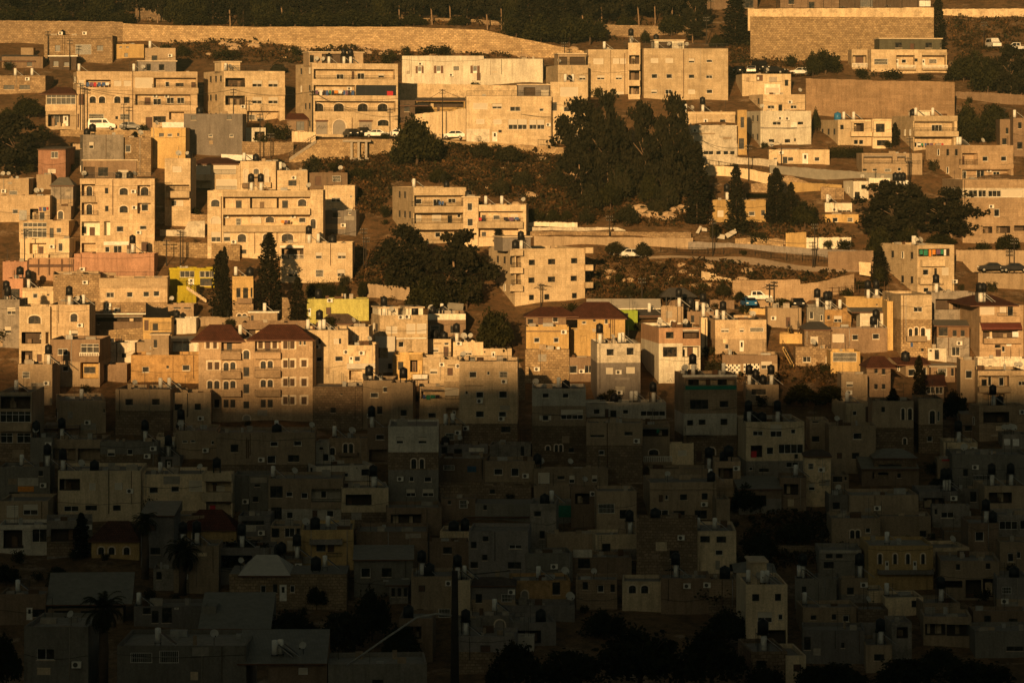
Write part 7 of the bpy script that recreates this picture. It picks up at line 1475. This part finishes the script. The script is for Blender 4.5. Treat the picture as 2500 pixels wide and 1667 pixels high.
for a in [('00',905,935,1470,'left pole before the glazed sunroom house'),('00',952,985,1470,'right pole before the glazed sunroom house'),('00',1395,1165,1475,'short pole behind the black car'),('00',540,350,690,'dark pole beside the old rubble house'),('00',785,450,760,'pole with lamp box before the rubble house'),
          ('01',322,1000,1600,'pole before the dark left balconies'),('01',1212,1020,1510,'thick pole at the corner of the arched garages'),('01',2085,1220,1560,'pole beside the half round garage window'),('02',370,1005,1560,'tall pole between the ochre terrace and pink block'),('02',1745,480,740,'thick post behind the railed roof terrace'),
          ('03',1035,195,500,'dark pole on the hill path'),('03',1085,-20,250,'tall pole left of the broad conifer'),('04',258,70,610,'left pole before the rubble facing'),('04',700,108,610,'middle pole before the rubble facing'),('04',770,60,610,'right pole before the rubble facing'),('04',1855,250,520,'pole in front of the brown field'),
          ('10',278,1060,1560,'pole left of the square porch house'),('10',2030,1070,1470,'left pole of the pair beside the rubble wall'),('10',2060,1090,1450,'right pole of the pair beside the rubble wall'),('10',1875,1180,1470,'thin pole above the yellow house'),('11',622,-240,270,'tall pole behind the laundry roof'),('11',745,-20,230,'dark post right of the laundry roof'),
          ('11',1790,1050,1480,'left pole beside the trellis house'),('11',1815,1150,1490,'right pole beside the trellis house'),('12',2250,910,1170,'pole behind the olive trees'),('13',1108,945,1335,'tall pole before the pale dirt lane'),('13',1512,110,520,'pole by the sloping yard railing'),('13',2235,1200,1440,'left pole at the end of the lane'),('13',2255,1000,1440,'right pole at the end of the lane'),
          ('14',1000,250,560,'left pole before the tall shade strip'),('14',1022,30,570,'tall pole left of the tan stone house'),('14',2143,1290,1500,'left pole by the two dark cars'),('14',2195,1170,1500,'right pole by the two dark cars'),('22',1478,238,470,'wooden pole before the four storey block'),('23',1745,240,430,'left pole behind the parked pickup'),('23',1797,212,420,'right pole behind the parked pickup'),('23',310,180,430,'thin dark pole left of the dark shelter'),('20',1775,500,720,'pole carrying the black shade sail'),('34',1890,330,560,'pale post in the shaded yard')]: POLE(*a)
POLE('13', 1878, 90, 350, 'street lamp before the low cream house', .06, -1)
POLE('42', 405, 560, 1640, 'thick dark post with a bent pale pipe arm', .42, 0, 0, None, 1)
POLE('41', 1480, 660, 1040, 'thin bent lamp pole above the dark hollow', .05, 1)
POLE('42', 170, 230, 600, 'white pipe column in the shade', .14, 0, 0)
cabn = 0
def CABLE(a, b, label, sag=.7, r=.035):
    global cabn; cabn += 1; m = MB(); o0 = a.copy(); n = 14
    m.tube([a.lerp(b, t/n) - o0 - Vector((0, 0, sag*4*(t/n)*(1-t/n))) for t in range(n+1)], r, 'iron', 4); tag(m.build('power_cable', None, o0), label, 'cable', 'power cables')
def pt3(rc, x, y, D): X, Y = px(rc, x, y); return wp(X, Y, D)
P_ = TOPS
CABLE(P_['left pole before the glazed sunroom house'], pt3('00', 775, 800, 594), 'cable from the sunroom poles up to the roof corner')
CABLE(P_['right pole before the glazed sunroom house'], P_['pole before the dark left balconies'], 'cable across the long four storey block', 1.2)
CABLE(P_['pole before the dark left balconies'], P_['thick pole at the corner of the arched garages'], 'cable between the dark balconies and arched garages', .8)
CABLE(P_['thick pole at the corner of the arched garages'], P_['pole beside the half round garage window'], 'cable across the arched garage front', 1.4)
CABLE(P_['pole beside the half round garage window'], P_['tall pole between the ochre terrace and pink block'], 'cable over the cream corner wall', .8)
CABLE(P_['tall pole between the ochre terrace and pink block'], pt3('02', 1590, 1320, 588), 'cable crossing the pink stone block', 1.0)
CABLE(P_['pole left of the square porch house'], pt3('10', 1730, 1080, 557), 'cable crossing the tall arched stone block', 1.0)
CABLE(P_['left pole of the pair beside the rubble wall'], pt3('10', 1840, 960, 558), 'short cable by the carved gateway', .3)
CABLE(pt3('11', 0, 1215, 547), P_['left pole beside the trellis house'], 'cable crossing the wide cream block', 1.0)
CABLE(pt3('11', 0, 1150, 548), pt3('11', 1130, 1165, 548), 'upper cable crossing the wide cream block', .6)
CABLE(pt3('22', 860, 260, 528), P_['wooden pole before the four storey block'], 'cable left of the wooden pole', 1.3, .035)
CABLE(P_['wooden pole before the four storey block'], pt3('22', 2050, 270, 528), 'cable right of the wooden pole', .4, .035)
CABLE(P_['left pole behind the parked pickup'], pt3('23', 1340, 320, 525), 'cable left of the pickup poles', .6)
CABLE(P_['right pole behind the parked pickup'], pt3('23', 2306, 330, 528), 'cable right of the pickup poles', .8)
CABLE(pt3('13', 985, 60, 582), P_['pole by the sloping yard railing'], 'cable before the pale row window house', .8)
CABLE(P_['pole by the sloping yard railing'], P_['street lamp before the low cream house'], 'cable to the street lamp', .6)
CABLE(P_['left pole before the rubble facing'], P_['middle pole before the rubble facing'], 'cable between the rubble facing poles', .8)
CABLE(pt3('03', 1640, 110, 680), P_['left pole before the rubble facing'], 'cable along the concrete wall', 1.2)
CABLE(P_['left pole at the end of the lane'], P_['tall pole before the pale dirt lane'], 'cable over the dirt lane', 1.2)
CABLE(pt3('40', 200, 1220, 372), pt3('41', 100, 1480, 368), 'dark cable across the bottom left houses', 1.0, .05)
CABLE(pt3('30', 640, 1370, 430), pt3('31', 30, 1500, 428), 'dark cable under the broad shaded house', .6, .05)
CABLE(pt3('41', 200, 120, 425), pt3('42', 200, 215, 420), 'upper dark cable through the shade', 1.0, .06)
CABLE(pt3('41', 150, 540, 395), pt3('42', 900, 560, 392), 'lower dark cable through the shade', 1.0, .06)
CABLE(pt3('43', 1170, 760, 396), pt3('43', 1836, 1060, 394), 'dark cable before the cream tower', .6, .05)

ks = [k for k in P_ if 'shade' not in k and 'lamp' not in k]; done_ = set()
for k in ks:
    near = sorted((q for q in ks if q != k), key=lambda q: (P_[q]-P_[k]).length)[:2]
    for q in near:
        l = f'cable from the {k} to the {q}'
        if frozenset((k, q)) in done_ or (P_[q]-P_[k]).length > 45 or len(l.split()) > 16: continue
        done_.add(frozenset((k, q))); CABLE(P_[k] + Vector((.3, 0, .1)), P_[q] + Vector((.3, 0, .1)), l, .5, .03)
# ------------------------------------------------------------------ single things
def SAIL(rc, pts, base, label, mat='canvas', dd=(0, 0, 0, 0), name='shade_sail'):
    D0 = DT(px(rc, 0, base)[1]); P_ = poly_at(rc, pts); V = [wp(x, y, D0 + d) for (x, y), d in zip(P_, dd)]; o0 = V[0].copy(); V = [v-o0 for v in V]; m = MB(); n = 8; G = []
    for i in range(n+1):
        row = []
        for j in range(n+1):
            s, t = i/n, j/n; p = V[0].lerp(V[1], s).lerp(V[3].lerp(V[2], s), t); p = p - Vector((0, 0, 1.1*(4*s*(1-s)*.5 + 4*t*(1-t)*.25))); row.append(p)
        G.append(row)
    for i in range(n):
        for j in range(n):
            q = [G[i][j], G[i+1][j], G[i+1][j+1], G[i][j+1]]; m.poly(q, mat, True); m.poly([v - Vector((0, 0, .03)) for v in reversed(q)], mat, True)
    o = m.build(name, None, o0); return tag(o, label, 'shade sail')
SAIL('20', [(1642,448),(1890,500),(1900,620),(1640,620)], 760, 'black shade sail with pointed corners over the terrace', dd=(0, .5, -2.5, -2.5))
def TENT(rc, x0, x1, yt, yb, base, label):
    D = DT(px(rc, 0, base)[1]) ; a, t = px(rc, x0, yt); b, u = px(rc, x1, yb); o0 = wp(a, u, D); W = (b-a)/F*D; H = (u-t)/F*D; o = empty('tent_canopy', o0); m = MB(); nx, ny = 20, 6
    def z(s, v): return H*(.55 + .45*max(math.exp(-((s-.52)/.07)**2), .8*math.exp(-((s-.88)/.05)**2), .55*math.exp(-((s-.1)/.1)**2)) - .25*math.sin(math.pi*s)) - .5*H*(1-v)**2*.6
    g = [[Vector((W*i/nx, -1.5+5*j/ny, z(i/nx, j/ny))) for j in range(ny+1)] for i in range(nx+1)]
    for i in range(nx):
        for j in range(ny): m.poly([g[i][j], g[i+1][j], g[i+1][j+1], g[i][j+1]], 'canvas', True); m.poly([g[i][j+1]-Vector((0,0,.03)), g[i+1][j+1]-Vector((0,0,.03)), g[i+1][j]-Vector((0,0,.03)), g[i][j]-Vector((0,0,.03))], 'canvas', True)
    m.build('canopy', o); D2 = H
    for s in (.04, .3, .55, .82, .98): p = MB(); p.cyl(W*s, -1.2, -2.2, z(s, .1)-.05, .05, 'pole', 6); p.build('tent_pole', o)
    tag(o, label, 'tent')
TENT('21', 1222, 1775, 1172, 1330, 1440, 'black tent canopy beside the red roofed mansion')
# furniture under the tent
fD = DT(px('21', 0, 1470)[1]); fz = wp(0, px('21', 0, 1400)[1], fD).z
for k, (x, w) in enumerate(((1260, 90), (1310, 150), (1640, 70))):
    v = pt3('21', x, 1400, fD); m = MB(); L_ = w/4.612/F*fD; m.box(0, L_, 1.2, 2.2, .0, .45, 'tan'); m.box(0, L_, 2.0, 2.2, .45, .95, 'tan'); m.box(-.1, .1, 1.2, 2.2, .0, .7, 'tan')
    tag(m.build('sofa', None, v), ['left', 'middle', 'right'][k] + ' pale bench under the black tent', 'bench', 'benches under the tent')
def STAIR(rc, x0, y0, x1, y1, mat, label, w=1.3, n=14):
    D = DT(px(rc, 0, max(y0, y1))[1]) - .2; a, b = pt3(rc, x0, y0, D), pt3(rc, x1, y1, D); m = MB(); o0 = a.copy(); d = b-a
    for i in range(n):
        p, q = d*(i/n), d*((i+1)/n); lo, hi = min(p.x, q.x), max(p.x, q.x); hi = max(hi, lo+.25); m.box(lo, hi, -w, 0, min(p.z, q.z)-.35, max(p.z, q.z), mat)
    r = MB(); up = Vector((0, -w, .95)); r.tube([up, d+up], .04, 'iron', 4); r.tube([up*.55+Vector((0, -w*.45, 0)), d+up*.55+Vector((0, -w*.45, 0))], .03, 'iron', 4)
    for i in range(6): p = d*(i/5) + Vector((0, -w, 0)); r.tube([p, p+Vector((0, 0, .95))], .03, 'iron', 4)
    o = empty('staircase', o0); m.build('steps', o); r.build('handrail', o); tag(o, label, 'staircase')
STAIR('20', 2110, 270, 2330, 420, 'cream', 'cream outside stair below the yellow house')
STAIR('23', 1800, 945, 1945, 830, 'cream', 'railed stair on the terrace above the white tower') if False else STAIR('03', 1790, 945, 1945, 845, 'cream', 'railed stair on the terrace above the white tower')
STAIR('23', 1945, 730, 2010, 880, 'ochre', 'upper outside stair below the walled yard door', 1.6)
STAIR('23', 1885, 945, 2000, 1155, 'ochre', 'lower outside stair beside the rubble house', 1.6)
STAIR('21', 2200, 1480, 2330, 1370, 'tan', 'railed outside stair right of the tan house')
STAIR('11', 960, 262, 1255, 62, 'concrete', 'long stair ramp up to the road', 1.5, 22)
def PORTICO(rc, x0, x1, yt, yb, label):
    D = DT(px(rc, 0, yb)[1]); a = pt3(rc, x0, yb, D); b = pt3(rc, x1, yt, D)-a; o = empty('bus_shelter', a); W, H = b.x, b.z; m = MB(); m.box(-.3, W+.5, -1.2, 1.5, H-.35, H, 'concrete'); m.build('roof_slab', o)
    for s in (.3, .6, .92): p = MB(); p.box(W*s-.2, W*s+.2, -.9, -.5, -3, H-.352, 'concrete'); p.build('pillar', o)
    p = MB(); p.box(0.1, W, 1.0, 1.4, -3, H-.352, 'tan'); p.build('back_wall', o); p = MB(); p.box(W*.22, W+.1, -1.1, -.3, -3.2, .2, 'concrete'); p.build('plinth', o); tag(o, label, 'shelter')
PORTICO('11', 1575, 1840, 55, 270, 'concrete pillar shelter under the road edge')
def SHELTER(rc, x0, x1, ye, yr, yb, label):
    D = DT(px(rc, 0, yb)[1]); a = pt3(rc, x0, yb, D); b = pt3(rc, x1, ye, D)-a; z2 = pt3(rc, x0, yr, D).z-a.z; o = empty('steel_shelter', a); W, H = b.x, b.z; m = MB()
    e = [Vector((-.6, -1.5, H)), Vector((W+.6, -1.5, H)), Vector((W+.6, 6, H)), Vector((-.6, 6, H))]; r0, r1 = Vector((W*.18, 2.2, z2)), Vector((W*.7, 2.2, z2))
    for q in ([e[0], e[1], r1, r0], [e[1], e[2], r1], [e[2], e[3], r0, r1], [e[3], e[0], r0]): m.poly(q, 'corrdark'); m.poly([v-Vector((0, 0, .1)) for v in reversed(q)], 'corrdark')
    m.build('roof', o)
    for x in (.06, .5, .95):
        for y in (-1, 5): p = MB(); p.box(W*x-.08, W*x+.08, y-.08, y+.08, -1.5, H-.08, 'iron'); p.build('steel_post', o)
        p = MB(); p.tube([(W*x, -1, H*.35), (W*min(1, x+.2), -1, H-.1)], .06, 'iron', 5); p.build('brace', o)
    tag(o, label, 'shelter')
SHELTER('23', 560, 890, 385, 295, 545, 'tall dark steel shelter at the field edge')
def SHEET(rc, pts, label, mat, name='metal_sheet', base=None, tilt=.6):
    P_ = poly_at(rc, pts); D = DT(max(p[1] for p in P_) if base is None else px(rc, 0, base)[1])-.4; V = [wp(x, y, D) for x, y in P_]; o0 = V[0].copy(); zm = min(v.z for v in V)
    V = [v - o0 + Vector((0, (v.z-zm)*tilt, 0)) for v in V]; m = MB(); t = Vector((0, .05, 0)); m.poly(V, mat); m.poly([v+t for v in reversed(V)], mat)
    for i in range(len(V)): j = (i+1) % len(V); m.poly([V[j], V[i], V[i]+t, V[j]+t], mat)
    tag(m.build(name, None, o0), label, 'metal sheet')
SHEET('13', [(915,1100),(950,1108),(988,1030),(965,1022)], 'thin white sheet leaning on the rocks', 'corrwhite')
SHEET('13', [(980,1040),(985,1080),(1045,1085),(1040,1050)], 'small pale sheet beside the leaning one', 'corrwhite')
SHEET('13', [(1145,1110),(1150,1160),(1240,1175),(1245,1125)], 'dented pale sheet lying on the bank', 'corrwhite')
SHEET('13', [(1245,1115),(1275,1160),(1382,1100),(1365,1055)], 'tilted pale sheet against the bank', 'corrwhite')
SHEET('12', [(2306,1040),(2306,1095),(2445,1102),(2430,1070),(2340,1040)], 'rounded white sheet at the wall end', 'white')
SHEET('24', [(455,0),(455,140),(580,160),(590,10)], 'pale boarded panel beside the dark conifer', 'cream', base=220)
SHEET('22', [(425,455),(425,535),(600,545),(608,470)], 'grey leaning sheet over the white band house', 'corrugated', base=585)
SHEET('11', [(185,215),(185,285),(420,288),(430,225)], 'row of white sheets drying on the roof', 'whitecloth', 'hanging_sheet', base=300, tilt=0)
SHEET('11', [(430,220),(430,280),(600,285),(590,225)], 'second row of white sheets drying on the roof', 'whitecloth', 'hanging_sheet', base=300, tilt=0)
SHEET('33', [(2015,1195),(2015,1330),(2125,1355),(2142,1220)], 'white sheet hanging in the shaded yard', 'whitecloth', 'hanging_sheet', base=1400, tilt=0)
SHEET('10', [(1330,130),(1400,205),(1520,200),(1480,150)], 'white awning cloth over the tank roof', 'whitecloth', 'hanging_sheet', base=240)
SHEET('10', [(1530,180),(1600,250),(2050,235),(2050,180)], 'pale tarpaulin over the alley behind the block', 'whitecloth', 'hanging_sheet', base=300)
SHEET('42', [(840,830),(840,920),(950,960),(960,870)], 'grey leaning sheet in the dark hollow', 'grey', base=980)

# ------------------------------------------------------------------ added haze volume, tinted green, to lift the dark tones
hz = MB(); hz.box(-640, 640, -700, 1450, -70, 260, 'haze'); ho = hz.build('haze'); tag(ho, 'thin haze added over the valley to lift the dark tones', 'haze', None, 'stuff')
